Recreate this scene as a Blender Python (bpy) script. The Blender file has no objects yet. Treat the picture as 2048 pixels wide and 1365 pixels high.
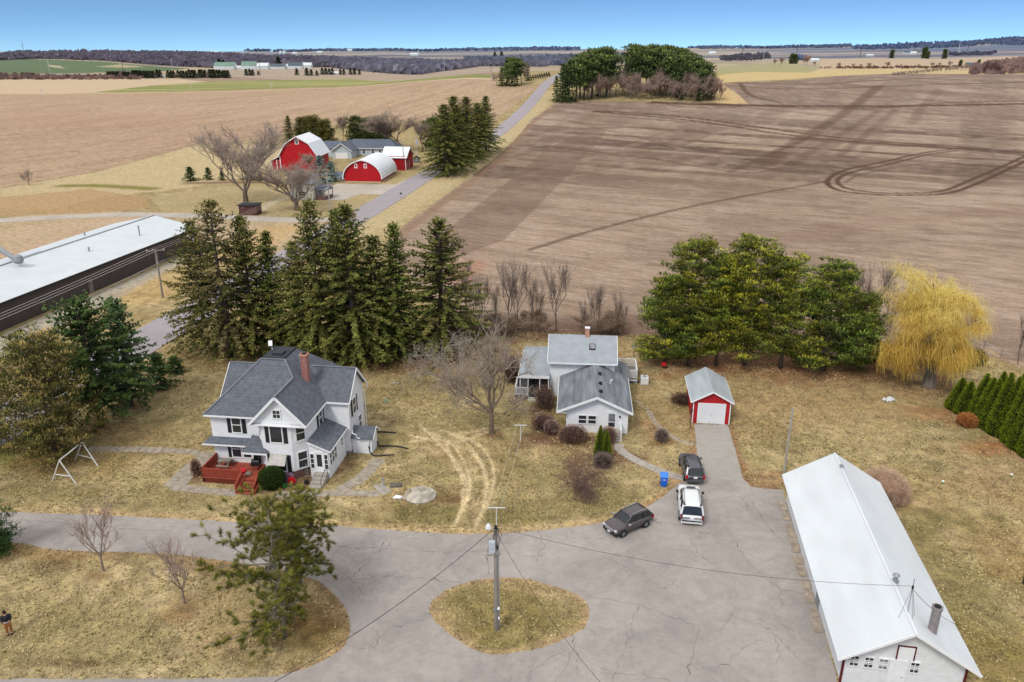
import bpy, math, random
import numpy as np
from mathutils import Vector, Matrix
from mathutils.geometry import delaunay_2d_cdt
random.seed(7)
scene = bpy.context.scene
COL = scene.collection
R = math.radians

# ------------------------------------------------------------------ survey of the site
# A photographed point (u, v of the 2048x1365 photo) is turned into a world position on the terrain.
FP, CU, CV, CH = 1560.0, 1024.0, 682.5, 35.0
PT = math.atan((682.5 - 108) / FP)
CP, SP = math.cos(PT), math.sin(PT)

def sm(a, b, x):
    t = np.clip((x - a) / (b - a), 0, 1)
    return t * t * (3 - 2 * t)

_SY = [0, 270, 357, 436, 500, 540, 600, 760, 900, 1100, 1400, 20000]
_SV = [0, 0, .09, .36, .72, .92, 1, .98, .75, .35, .1, 0.0]
def height(x, y):
    x = np.asarray(x, float); y = np.asarray(y, float)
    s = (np.interp(y - 25, _SY, _SV) + np.interp(y, _SY, _SV) * 2 + np.interp(y + 25, _SY, _SV)) / 4
    a = np.interp(x, [-400, -150, -30, 60, 200, 400, 1000, 3000], [2, 7, 19, 22, 20, 18, 18, 18])
    h = s * a + 3 * np.exp(-((x - 110) / 60) ** 2 - ((y - 500) / 45) ** 2)
    b = x / np.maximum(y, 1.0)
    r1 = np.interp(b, [-.8, -.62, -.5, -.3, -.15, -.02, .1], [12, 30, 34, 27, 20, 6, 0])
    h = h + r1 * np.exp(-((y - 3000) / 650) ** 2) * sm(600, 1600, y)
    r2 = np.interp(b, [-.9, -.1, 0, .2, .36, .5, .66, .9], [46, 56, 70, 74, 84, 112, 160, 175])
    wob = 1 + .05 * np.sin(b * 31 + 1) + .035 * np.sin(b * 77)
    h = h + r2 * wob * np.exp(-(np.abs(y - 7000) / 2200) ** 2) * sm(600, 1600, y)
    return h

def ray(u, v):
    a = (u - CU) / FP; b = -(v - CV) / FP
    return np.array([a, CP + b * SP, -SP + b * CP])

_KS = np.geomspace(20, 13000, 2200)
def at(u, v, z=None):
    """world point seen at photo pixel (u, v): on the plane z, or on the terrain"""
    r = ray(u, v)
    if z is not None:
        k = (z - CH) / r[2]
        return Vector((r[0] * k, r[1] * k, z))
    X, Y, Z = r[0] * _KS, r[1] * _KS, CH + r[2] * _KS
    d = Z - height(X, Y)
    i = np.nonzero(d < 0)[0]
    if len(i) == 0:
        i = [np.argmin(d)]
    i = max(int(i[0]), 1)
    t = d[i - 1] / (d[i - 1] - d[i]) if d[i - 1] != d[i] else 0
    k = _KS[i - 1] + (_KS[i] - _KS[i - 1]) * min(max(t, 0), 1)
    x, y = r[0] * k, r[1] * k
    return Vector((x, y, float(height(x, y))))

def zat(v, y, u=1024):
    r = ray(u, v)
    return CH + r[2] * y / r[1]
def hpx(p, vtop):                       # height of a thing standing at p whose top shows at row vtop
    return zat(vtop, p.y) - p.z

# ------------------------------------------------------------------ colour helpers
LIGHT = 1.22
def lin(c):
    c = c / 255.0
    return c / 12.92 if c <= .04045 else ((c + .055) / 1.055) ** 2.4
def C(r, g, b, k=1.0):
    return tuple(min(lin(q) / LIGHT * k, .9) for q in (r, g, b))

def hash2(ix, iy, seed):
    n = (ix.astype(np.int64) * 374761393 + iy.astype(np.int64) * 668265263 + seed * 1442695041) & 0x7fffffff
    n = ((n ^ (n >> 13)) * 1274126177) & 0x7fffffff
    n = n ^ (n >> 16)
    return (n & 0xffff) / 65535.0
def vnoise(x, y, s, seed=0):
    x = x / s; y = y / s
    ix = np.floor(x); iy = np.floor(y); fx = x - ix; fy = y - iy
    fx = fx * fx * (3 - 2 * fx); fy = fy * fy * (3 - 2 * fy)
    ix = ix.astype(np.int64); iy = iy.astype(np.int64)
    a = hash2(ix, iy, seed); b = hash2(ix + 1, iy, seed); c = hash2(ix, iy + 1, seed); d = hash2(ix + 1, iy + 1, seed)
    return a * (1 - fx) * (1 - fy) + b * fx * (1 - fy) + c * (1 - fx) * fy + d * fx * fy
def fbm(x, y, s, seed=0, o=3):
    t = 0; w = 0; a = 1
    for k in range(o):
        t = t + a * vnoise(x, y, s / 2 ** k, seed + k * 17); w += a; a *= .55
    return t / w

# ------------------------------------------------------------------ materials
MATS = {}
def nodes(name):
    m = bpy.data.materials.new(name); m.use_nodes = True
    nt = m.node_tree; b = nt.nodes['Principled BSDF']
    return m, nt, b
def mat(name, col, rough=.7, var=.12, scale=3.0, bump=0.0, bscale=None, metal=0.0, spec=.3, dirt=None, stretch=(1, 1, 1)):
    if name in MATS: return MATS[name]
    m, nt, b = nodes(name)
    b.inputs['Roughness'].default_value = rough; b.inputs['Metallic'].default_value = metal
    b.inputs['Specular IOR Level'].default_value = spec
    tc = nt.nodes.new('ShaderNodeTexCoord'); mp = nt.nodes.new('ShaderNodeMapping'); mp.inputs['Scale'].default_value = stretch
    nt.links.new(tc.outputs['Object'], mp.inputs[0])
    n = nt.nodes.new('ShaderNodeTexNoise'); n.inputs['Scale'].default_value = scale; n.inputs['Detail'].default_value = 5
    nt.links.new(mp.outputs[0], n.inputs['Vector'])
    mx = nt.nodes.new('ShaderNodeMix'); mx.data_type = 'RGBA'
    d = dirt or tuple(c * (1 - 2 * var) for c in col)
    mx.inputs[6].default_value = (*[min(c * (1 + var), 1) for c in col], 1); mx.inputs[7].default_value = (*d, 1)
    rp = nt.nodes.new('ShaderNodeMapRange'); rp.inputs['From Min'].default_value = .3; rp.inputs['From Max'].default_value = .75
    nt.links.new(n.outputs['Fac'], rp.inputs['Value']); nt.links.new(rp.outputs[0], mx.inputs[0])
    nt.links.new(mx.outputs[2], b.inputs['Base Color'])
    if bump:
        n2 = nt.nodes.new('ShaderNodeTexNoise'); n2.inputs['Scale'].default_value = bscale or scale * 4
        nt.links.new(mp.outputs[0], n2.inputs['Vector'])
        bp = nt.nodes.new('ShaderNodeBump'); bp.inputs['Strength'].default_value = bump; bp.inputs['Distance'].default_value = .05
        nt.links.new(n2.outputs['Fac'], bp.inputs['Height']); nt.links.new(bp.outputs[0], b.inputs['Normal'])
    MATS[name] = m
    return m
def lined(name, col, axis, period, dark=.78, rough=.6, var=.06, width=.18, bump=.35, nscale=1.2, metal=0., streak=None):
    """boards, laps or ribs: thin darker lines every `period` metres along an object axis"""
    if name in MATS: return MATS[name]
    m, nt, b = nodes(name); b.inputs['Roughness'].default_value = rough; b.inputs['Metallic'].default_value = metal
    b.inputs['Specular IOR Level'].default_value = .3
    tc = nt.nodes.new('ShaderNodeTexCoord'); sx = nt.nodes.new('ShaderNodeSeparateXYZ'); nt.links.new(tc.outputs['Object'], sx.inputs[0])
    mo = nt.nodes.new('ShaderNodeMath'); mo.operation = 'PINGPONG'; mo.inputs[1].default_value = period / 2
    nt.links.new(sx.outputs[axis], mo.inputs[0])
    lt = nt.nodes.new('ShaderNodeMapRange'); lt.inputs['From Min'].default_value = 0; lt.inputs['From Max'].default_value = period * width
    nt.links.new(mo.outputs[0], lt.inputs['Value'])
    n = nt.nodes.new('ShaderNodeTexNoise'); n.inputs['Scale'].default_value = nscale; n.inputs['Detail'].default_value = 6
    mp = nt.nodes.new('ShaderNodeMapping'); mp.inputs['Scale'].default_value = streak or (1, 1, 1)
    nt.links.new(tc.outputs['Object'], mp.inputs[0]); nt.links.new(mp.outputs[0], n.inputs['Vector'])
    m1 = nt.nodes.new('ShaderNodeMix'); m1.data_type = 'RGBA'
    m1.inputs[6].default_value = (*[c * (1 - 2.2 * var) for c in col], 1); m1.inputs[7].default_value = (*[min(c * (1 + var), 1) for c in col], 1)
    rp = nt.nodes.new('ShaderNodeMapRange'); rp.inputs['From Min'].default_value = .3; rp.inputs['From Max'].default_value = .7
    nt.links.new(n.outputs['Fac'], rp.inputs['Value']); nt.links.new(rp.outputs[0], m1.inputs[0])
    m2 = nt.nodes.new('ShaderNodeMix'); m2.data_type = 'RGBA'; m2.blend_type = 'MULTIPLY'; m2.inputs[0].default_value = 1
    m3 = nt.nodes.new('ShaderNodeMapRange'); m3.inputs['To Min'].default_value = dark; nt.links.new(lt.outputs[0], m3.inputs['Value'])
    nt.links.new(m1.outputs[2], m2.inputs[6]); nt.links.new(m3.outputs[0], m2.inputs[7])
    nt.links.new(m2.outputs[2], b.inputs['Base Color'])
    bp = nt.nodes.new('ShaderNodeBump'); bp.inputs['Strength'].default_value = bump; bp.inputs['Distance'].default_value = .02
    nt.links.new(lt.outputs[0], bp.inputs['Height']); nt.links.new(bp.outputs[0], b.inputs['Normal'])
    MATS[name] = m
    return m
def attr_mat(name, rough=.9, rnd=.16, nscale=1.5, nstr=.25, trans=0.0, gain=1.0):
    """colour from the mesh's own 'col' attribute, varied by noise and per object"""
    if name in MATS: return MATS[name]
    m, nt, b = nodes(name); b.inputs['Roughness'].default_value = rough; b.inputs['Specular IOR Level'].default_value = .15
    a = nt.nodes.new('ShaderNodeAttribute'); a.attribute_name = 'col'
    oi = nt.nodes.new('ShaderNodeObjectInfo')
    r1 = nt.nodes.new('ShaderNodeMapRange'); r1.inputs['To Min'].default_value = (1 - rnd) * gain; r1.inputs['To Max'].default_value = (1 + rnd) * gain
    nt.links.new(oi.outputs['Random'], r1.inputs['Value'])
    tc = nt.nodes.new('ShaderNodeTexCoord'); n = nt.nodes.new('ShaderNodeTexNoise'); n.inputs['Scale'].default_value = nscale
    nt.links.new(tc.outputs['Object'], n.inputs['Vector'])
    r2 = nt.nodes.new('ShaderNodeMapRange'); r2.inputs['From Min'].default_value = .3; r2.inputs['From Max'].default_value = .7
    r2.inputs['To Min'].default_value = 1 - nstr; r2.inputs['To Max'].default_value = 1 + nstr
    nt.links.new(n.outputs['Fac'], r2.inputs['Value'])
    mu = nt.nodes.new('ShaderNodeMath'); mu.operation = 'MULTIPLY'; nt.links.new(r1.outputs[0], mu.inputs[0]); nt.links.new(r2.outputs[0], mu.inputs[1])
    mx = nt.nodes.new('ShaderNodeVectorMath'); mx.operation = 'SCALE'; nt.links.new(a.outputs['Color'], mx.inputs[0]); nt.links.new(mu.outputs[0], mx.inputs['Scale'])
    nt.links.new(mx.outputs[0], b.inputs['Base Color'])
    if trans:
        t = nt.nodes.new('ShaderNodeBsdfTranslucent'); nt.links.new(mx.outputs[0], t.inputs['Color'])
        ms = nt.nodes.new('ShaderNodeMixShader'); ms.inputs[0].default_value = trans
        out = nt.nodes['Material Output']
        nt.links.new(b.outputs[0], ms.inputs[1]); nt.links.new(t.outputs[0], ms.inputs[2]); nt.links.new(ms.outputs[0], out.inputs['Surface'])
    MATS[name] = m
    return m

# ------------------------------------------------------------------ mesh helpers
def tag(o, label=None, cat=None, group=None, kind=None):
    if label: o['label'] = label
    if cat: o['category'] = cat
    if group: o['group'] = group
    if kind: o['kind'] = kind
    return o
def thing(name, label, cat, loc=(0, 0, 0), rz=0, group=None):
    o = bpy.data.objects.new(name, None); COL.objects.link(o)
    o.location = loc; o.rotation_euler = (0, 0, rz); o.empty_display_size = .5
    return tag(o, label, cat, group)
def link(name, me, parent=None, loc=None):
    o = bpy.data.objects.new(name, me); COL.objects.link(o)
    if parent: o.parent = parent
    if loc: o.location = loc
    return o
def npmesh(name, V, F, cols=None, m=None, smooth=False):
    """V (n,3); F (k,3) or (k,4) array; cols (n,3) per vertex"""
    V = np.asarray(V, np.float32); F = np.asarray(F, np.int32)
    me = bpy.data.meshes.new(name)
    me.vertices.add(len(V)); me.vertices.foreach_set('co', V.ravel())
    k = F.shape[1]
    me.loops.add(F.size); me.loops.foreach_set('vertex_index', F.ravel())
    me.polygons.add(len(F)); me.polygons.foreach_set('loop_start', np.arange(0, F.size, k, dtype=np.int32))
    if smooth: me.polygons.foreach_set('use_smooth', np.ones(len(F), bool))
    me.update(calc_edges=True)
    if cols is not None:
        a = me.color_attributes.new('col', 'FLOAT_COLOR', 'POINT')
        c = np.ones((len(V), 4), np.float32); c[:, :3] = cols
        a.data.foreach_set('color', c.ravel())
    if m: me.materials.append(m)
    return me

class MB:
    def __init__(s): s.v = []; s.f = []; s.m = []; s.mats = []
    def mi(s, m):
        if m not in s.mats: s.mats.append(m)
        return s.mats.index(m)
    def add(s, vs, fs, m):
        o = len(s.v); i = s.mi(m); s.v += [tuple(v) for v in vs]
        for f in fs: s.f.append([o + k for k in f]); s.m.append(i)
        return s
    def box(s, x0, x1, y0, y1, z0, z1, m):
        vs = [(x, y, z) for z in (z0, z1) for (x, y) in ((x0, y0), (x1, y0), (x1, y1), (x0, y1))]
        return s.add(vs, [(3, 2, 1, 0), (4, 5, 6, 7), (0, 1, 5, 4), (1, 2, 6, 5), (2, 3, 7, 6), (3, 0, 4, 7)], m)
    def slab(s, pts, th, m, d=None):
        """planar polygon thickened downwards by th (or along vector d)"""
        n = len(pts); d = Vector(d) if d else Vector((0, 0, -th))
        top = [Vector(p) for p in pts]; bot = [p + d for p in top]
        fs = [tuple(range(n)), tuple(range(2 * n - 1, n - 1, -1))] + [(i, (i + 1) % n, n + (i + 1) % n, n + i)[::-1] for i in range(n)]
        return s.add(top + bot, fs, m)
    def bar(s, p, q, w, h, m, up=(0, 0, 1)):
        p, q = Vector(p), Vector(q); d = (q - p).normalized(); up = Vector(up)
        if abs(d.dot(up)) > .98: up = Vector((1, 0, 0))
        a = d.cross(up).normalized() * w / 2; b = a.cross(d).normalized() * h / 2
        vs = [p - a - b, p + a - b, p + a + b, p - a + b, q - a - b, q + a - b, q + a + b, q - a + b]
        return s.add(vs, [(3, 2, 1, 0), (4, 5, 6, 7), (0, 1, 5, 4), (1, 2, 6, 5), (2, 3, 7, 6), (3, 0, 4, 7)], m)
    def tube(s, pts, rs, m, n=6, cap=True):
        pts = [Vector(p) for p in pts]; o = len(s.v); i0 = s.mi(m)
        if not hasattr(rs, '__len__'): rs = [rs] * len(pts)
        for i, p in enumerate(pts):
            d = (pts[min(i + 1, len(pts) - 1)] - pts[max(i - 1, 0)]).normalized()
            a = d.cross(Vector((0, 0, 1)) if abs(d.z) < .95 else Vector((1, 0, 0))).normalized(); b = d.cross(a)
            for k in range(n):
                t = 2 * math.pi * k / n; s.v.append(tuple(p + (a * math.cos(t) + b * math.sin(t)) * rs[i]))
        for i in range(len(pts) - 1):
            for k in range(n):
                s.f.append([o + i * n + k, o + i * n + (k + 1) % n, o + (i + 1) * n + (k + 1) % n, o + (i + 1) * n + k][::-1]); s.m.append(i0)
        if cap:
            s.f.append([o + k for k in range(n)]); s.m.append(i0)
            s.f.append([o + (len(pts) - 1) * n + k for k in range(n)][::-1]); s.m.append(i0)
        return s
    def lathe(s, prof, m, c=(0, 0, 0), n=16, sx=1, sy=1):
        o = len(s.v); i0 = s.mi(m)
        for r, z in prof:
            for k in range(n):
                t = 2 * math.pi * k / n; s.v.append((c[0] + r * sx * math.cos(t), c[1] + r * sy * math.sin(t), c[2] + z))
        for i in range(len(prof) - 1):
            for k in range(n):
                s.f.append([o + i * n + k, o + i * n + (k + 1) % n, o + (i + 1) * n + (k + 1) % n, o + (i + 1) * n + k]); s.m.append(i0)
        s.f.append([o + k for k in range(n)][::-1]); s.m.append(i0)
        s.f.append([o + (len(prof) - 1) * n + k for k in range(n)]); s.m.append(i0)
        return s
    def mesh(s, name, smooth=False):
        me = bpy.data.meshes.new(name); me.from_pydata(s.v, [], s.f)
        for m in s.mats: me.materials.append(m)
        me.polygons.foreach_set('material_index', s.m)
        if smooth: me.polygons.foreach_set('use_smooth', [True] * len(s.f))
        me.update(); return me
    def build(s, name, parent=None, smooth=False, loc=None, bevel=0):
        o = link(name, s.mesh(name, smooth), parent, loc)
        if bevel:
            b = o.modifiers.new('b', 'BEVEL'); b.width = bevel; b.segments = 2; b.limit_method = 'ANGLE'
        return o
def copy_tree(o, loc=None, rz=None, scale=None, label=None):
    c = o.copy(); COL.objects.link(c)
    if loc is not None: c.location = loc
    if rz is not None: c.rotation_euler = (0, 0, rz)
    if scale is not None: c.scale = scale
    if label: c['label'] = label
    for ch in o.children:
        d = ch.copy(); COL.objects.link(d); d.parent = c
        for g in ch.children:
            e = g.copy(); COL.objects.link(e); e.parent = d
    return c

# shared materials
M_SID = lined('white_siding', (.77, .78, .80), 'Z', .16, dark=.86, width=.12, var=.03)
M_TRIM = mat('white_trim', (.78, .79, .80), .5, .04)
M_FOUND = mat('foundation', C(150, 145, 140), .9, .15, 2, .2)
M_SHIN = lined('grey_shingles', C(108, 112, 121), 'Z', .19, dark=.86, var=.13, nscale=2.6, bump=.3, rough=.9)
M_SHINL = lined('light_shingles', C(165, 172, 178), 'Z', .17, dark=.93, var=.06, nscale=1.1, bump=.25, rough=.9)
M_SHINS = lined('streaked_shingles', C(134, 139, 145), 'Z', .17, dark=.92, var=.2, nscale=.9, bump=.25, rough=.9, streak=(2.2, .35, .5))
M_MEMB = mat('black_membrane', C(50, 54, 60), .6, .15, 1)
M_GLASS = mat('window_glass', (.028, .032, .038), .08, .3, 1.2, spec=.6)
M_GLASSL = mat('curtained_glass', C(150, 152, 155), .3, .25, 2.5)
M_SHUT = lined('black_shutter', (.018, .02, .022), 'Z', .08, dark=.6)
M_DECK = lined('red_deck', C(172, 84, 62), 'Y', .14, dark=.7, var=.14, nscale=3, rough=.75)
M_DECKR = mat('red_deck_rail', C(165, 75, 55), .7, .15, 6)
M_BRICK = None
def brickmat(name, c1, c2, mortar, scale=4.5):
    m, nt, b = nodes(name); b.inputs['Roughness'].default_value = .9
    tc = nt.nodes.new('ShaderNodeTexCoord'); sx = nt.nodes.new('ShaderNodeSeparateXYZ'); nt.links.new(tc.outputs['Object'], sx.inputs[0])
    ad = nt.nodes.new('ShaderNodeMath'); nt.links.new(sx.outputs[0], ad.inputs[0]); nt.links.new(sx.outputs[1], ad.inputs[1])
    cb = nt.nodes.new('ShaderNodeCombineXYZ'); nt.links.new(ad.outputs[0], cb.inputs[0]); nt.links.new(sx.outputs[2], cb.inputs[1])
    br = nt.nodes.new('ShaderNodeTexBrick'); br.inputs['Scale'].default_value = scale; nt.links.new(cb.outputs[0], br.inputs['Vector'])
    br.inputs['Color1'].default_value = (*c1, 1); br.inputs['Color2'].default_value = (*c2, 1); br.inputs['Mortar'].default_value = (*mortar, 1)
    br.inputs['Mortar Size'].default_value = .025
    n = nt.nodes.new('ShaderNodeTexNoise'); n.inputs['Scale'].default_value = 7; nt.links.new(tc.outputs['Object'], n.inputs['Vector'])
    mx = nt.nodes.new('ShaderNodeMix'); mx.data_type = 'RGBA'; mx.inputs[7].default_value = (*mortar, 1)
    rp = nt.nodes.new('ShaderNodeMapRange'); rp.inputs['From Min'].default_value = .5; rp.inputs['From Max'].default_value = .75; rp.inputs['To Max'].default_value = .7
    nt.links.new(n.outputs['Fac'], rp.inputs['Value']); nt.links.new(rp.outputs[0], mx.inputs[0]); nt.links.new(br.outputs['Color'], mx.inputs[6])
    nt.links.new(mx.outputs[2], b.inputs['Base Color'])
    return m
M_BRICK = brickmat('chimney_brick', C(165, 80, 65), C(130, 62, 55), C(190, 160, 150))
M_BRICKB = brickmat('base_brick', C(120, 72, 62), C(96, 60, 55), C(130, 110, 100))
M_BRICKO = brickmat('orange_brick', C(205, 140, 105), C(185, 115, 85), C(210, 180, 160))
M_BRICKG = brickmat('grey_brick', C(150, 142, 142), C(120, 112, 112), C(160, 150, 150))
M_CONC = mat('concrete', C(178, 170, 160), .9, .14, 1.4, .2)
M_STONE = mat('flagstone', C(172, 160, 145), .9, .2, 2.0, .3)
M_BLACKM = mat('black_metal', (.015, .016, .018), .45, .2)
M_BLACKP = mat('black_plastic', (.022, .022, .024), .6, .2)
M_RED = mat('red_plastic', C(215, 35, 50), .4, .1)
M_GALV = mat('galvanised_metal', C(160, 165, 168), .5, .1, 3, metal=.2)
M_WOODG = mat('weathered_wood', C(148, 140, 132), .9, .22, 2, .3, stretch=(1, 1, .12))
M_WHITEM = mat('painted_white_metal', (.68, .68, .68), .45, .08, 8)

# ------------------------------------------------------------------ building helpers
def frame2(ang):
    """outward wall normal at angle ang (degrees, 0=+x, -90=-y): returns tangent and normal"""
    n = Vector((math.cos(R(ang)), math.sin(R(ang)), 0)); t = Vector((-n.y, n.x, 0))
    return t, n
def window(parent, x, y, z, ang, w, h, sash=True, grid=None, glass=None, shutters=False, fw=.09, trim=None, name='window'):
    """(x,y,z) centre of the window on the wall plane"""
    t, n = frame2(ang); c = Vector((x, y, z)); up = Vector((0, 0, 1)); trim = trim or M_TRIM
    b = MB(); o = c + n * .035
    for sgn in (-1, 1):
        b.bar(o + t * sgn * (w / 2 + fw / 2) - up * (h / 2 + fw), o + t * sgn * (w / 2 + fw / 2) + up * (h / 2 + fw), fw, .09, trim, up=n)
        b.bar(o - t * w / 2 + up * sgn * (h / 2 + fw / 2), o + t * w / 2 + up * sgn * (h / 2 + fw / 2), .088, fw, trim)
    if sash: b.bar(o - t * w / 2, o + t * w / 2, .06, .06, trim)
    if grid:
        for i in range(1, grid[0]): q = o + t * (-w / 2 + w * i / grid[0]); b.bar(q - up * h / 2, q + up * h / 2, .03, .05, trim, up=n)
        for j in range(1, grid[1]): q = o + up * (-h / 2 + h * j / grid[1]); b.bar(q - t * w / 2, q + t * w / 2, .05, .03, trim)
    f = b.build(name, parent)
    g = MB(); p = c + n * .02
    g.slab([p - t * w / 2 - up * h / 2, p + t * w / 2 - up * h / 2, p + t * w / 2 + up * h / 2, p - t * w / 2 + up * h / 2], 0, glass or M_GLASS, d=-n * .03)
    g.build('pane', f)
    if shutters:
        sw = .34
        for sgn in (-1, 1):
            s = MB(); q = c + n * .03 + t * sgn * (w / 2 + fw + sw / 2 + .04)
            s.bar(q - up * (h / 2 + .06), q + up * (h / 2 + .06), sw, .05, M_SHUT, up=n)
            so = s.build('shutter', parent)
    return f
def door(parent, x, y, z0, ang, w, h, m, trim=None, glass=False, name='door', lite=.45):
    t, n = frame2(ang); c = Vector((x, y, z0)); up = Vector((0, 0, 1)); trim = trim or M_TRIM
    b = MB(); p = c + n * .035
    b.bar(p + up * .02, p + up * h, w, .05, m, up=n)
    for sgn in (-1, 1): b.bar(p + t * sgn * (w / 2 + .05), p + t * sgn * (w / 2 + .05) + up * (h + .1), .1, .08, trim, up=n)
    b.bar(p - t * w / 2 + up * (h + .05), p + t * w / 2 + up * (h + .05), .078, .1, trim)
    d = b.build(name, parent)
    g = MB(); k = p + n * .05 + t * w * .38 + up * h * .46; g.lathe([(.0, 0), (.035, .01), (.035, .05), (0, .06)], M_GALV, c=k, n=8); g.build('handle', d)
    if glass:
        g = MB(); q = p + n * .035; g.bar(q + up * (h * lite), q + up * (h * .93), w * .72, .02, M_GLASS, up=n); g.build('pane', d)
    return d
def gable_walls(b, x0, x1, y0, y1, ze, zp, m, axis='y', z0=0.0, xp=None):
    """walls of a gabled box, ridge along `axis`"""
    if axis == 'y':
        xp = (x0 + x1) / 2 if xp is None else xp
        P = [(x0, ze), (x0, z0), (x1, z0), (x1, ze), (xp, zp)]
        f = [(x, y0, z) for x, z in P]; k = [(x, y1, z) for x, z in P]
    else:
        yp = (y0 + y1) / 2 if xp is None else xp
        P = [(y0, ze), (y0, z0), (y1, z0), (y1, ze), (yp, zp)]
        f = [(x1, y, z) for y, z in P]; k = [(x0, y, z) for y, z in P]
    b.add(f + k, [(0, 1, 2, 3, 4), (9, 8, 7, 6, 5), (1, 0, 5, 6), (3, 2, 7, 8), (0, 4, 9, 5), (4, 3, 8, 9)], m)
def roof_slab(b, p0, p1, p2, p3, m, th=.12):
    b.slab([p0, p1, p2, p3], th, m)
def fascia(b, pts, m, w=.06, h=.17, dz=-.09):
    for p, q in zip(pts[:-1], pts[1:]):
        b.bar(Vector(p) + Vector((0, 0, dz)), Vector(q) + Vector((0, 0, dz)), w, h, m)
SKYK, SKYO, SKYT, FILL_SKY, SUNE = 3.3, .10, (1.12, 1.42, 1.6), (10.2, 10.25, 10.4), 2.1
# ------------------------------------------------------------------ ground
def poly(pts): return np.array([tuple(at(u, v))[:2] for u, v in pts])
def inside(P, x, y):
    r = np.zeros(x.shape, bool); n = len(P)
    m = (x >= P[:, 0].min()) & (x <= P[:, 0].max()) & (y >= P[:, 1].min()) & (y <= P[:, 1].max())
    xs, ys = x[m], y[m]; rr = np.zeros(xs.shape, bool)
    for i in range(n):
        x0, y0 = P[i]; x1, y1 = P[(i + 1) % n]
        if y0 == y1: continue
        c = ((ys < y0) != (ys < y1)) & (xs < (x1 - x0) * (ys - y0) / (y1 - y0) + x0)
        rr ^= c
    r[m] = rr
    return r
def pdist(P, x, y, reach):
    """distance to polyline P, only evaluated near it"""
    d = np.full(x.shape, 1e6)
    for i in range(len(P) - 1):
        a = P[i]; b = P[i + 1]
        m = (x > min(a[0], b[0]) - reach) & (x < max(a[0], b[0]) + reach) & (y > min(a[1], b[1]) - reach) & (y < max(a[1], b[1]) + reach)
        if not m.any(): continue
        xs, ys = x[m], y[m]; e = b - a; L = (e ** 2).sum() or 1e-9
        t = np.clip(((xs - a[0]) * e[0] + (ys - a[1]) * e[1]) / L, 0, 1)
        d[m] = np.minimum(d[m], np.hypot(xs - a[0] - t * e[0], ys - a[1] - t * e[1]))
    return d
def smoothline(P, k=6):
    """Catmull-Rom through the points"""
    P = [np.array(p, float) for p in P]; Q = [2 * P[0] - P[1]] + P + [2 * P[-1] - P[-2]]; out = []
    for i in range(1, len(Q) - 2):
        for j in range(k):
            t = j / k
            out.append(.5 * ((2 * Q[i]) + (-Q[i - 1] + Q[i + 1]) * t + (2 * Q[i - 1] - 5 * Q[i] + 4 * Q[i + 1] - Q[i + 2]) * t * t + (-Q[i - 1] + 3 * Q[i] - 3 * Q[i + 1] + Q[i + 2]) * t ** 3))
    out.append(P[-1])
    return np.array(out)

th = np.concatenate([np.arange(-180, -40, 4.0), np.arange(-40, 40, .085), np.arange(40, 180, 4.0)])
NT = len(th)
rr = [0.5, 3, 6, 10, 14, 18, 22]
q = 26.0
while q < 14500:
    rr.append(q); q *= 1.0055 if q < 230 else (1.0062 if q < 900 else 1.0115)
rr = np.array(rr); NR = len(rr)
TH, RR = np.meshgrid(np.radians(th), rr)
GX = (RR * np.sin(TH)).ravel(); GY = (RR * np.cos(TH)).ravel()
GZ = height(GX, GY)
GZ[RR.ravel() > 13800] -= 0
Cc = lambda *c: np.array(C(*c))
col = np.empty((GX.size, 3)); col[:] = Cc(182, 162, 120)
def blend(mask, c):
    global col
    m = np.clip(mask, 0, 1)[:, None]; col = col * (1 - m) + np.array(c)[None] * m
near = GY < 330
n1 = fbm(GX, GY, 9, 1); n2 = fbm(GX, GY, 2.6, 5); n3 = fbm(GX, GY, 1.0, 9, 2); n4 = fbm(GX, GY, 30, 13)
blend(sm(.42, .68, n1) * .55, Cc(160, 144, 102)); blend(sm(.5, .72, n2) * .55, Cc(206, 182, 142)); blend(sm(.55, .8, n3) * .5, Cc(140, 120, 84)); blend(sm(.52, .66, fbm(GX, GY, 3.6, 21)) * .45, Cc(142, 130, 90))
blend(sm(.5, .75, fbm(GX, GY, 5, 33)) * .35, Cc(168, 134, 92))
def blob(u, v, rx, ry, c, s=1.0, noise=.5):
    p = at(u, v); d = np.hypot((GX - p.x) / rx, (GY - p.y) / ry)
    m = near & (d < 2)
    f = np.zeros(GX.size); f[m] = sm(1.15, .35, d[m] + (n2[m] - .5) * noise * 2.2 + (n3[m] - .5) * noise) * s
    blend(f, Cc(*c))
GRN, OLV, RUST, STR, DRK = (128, 118, 74), (154, 138, 96), (150, 106, 80), (204, 178, 130), (108, 84, 62)
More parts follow.
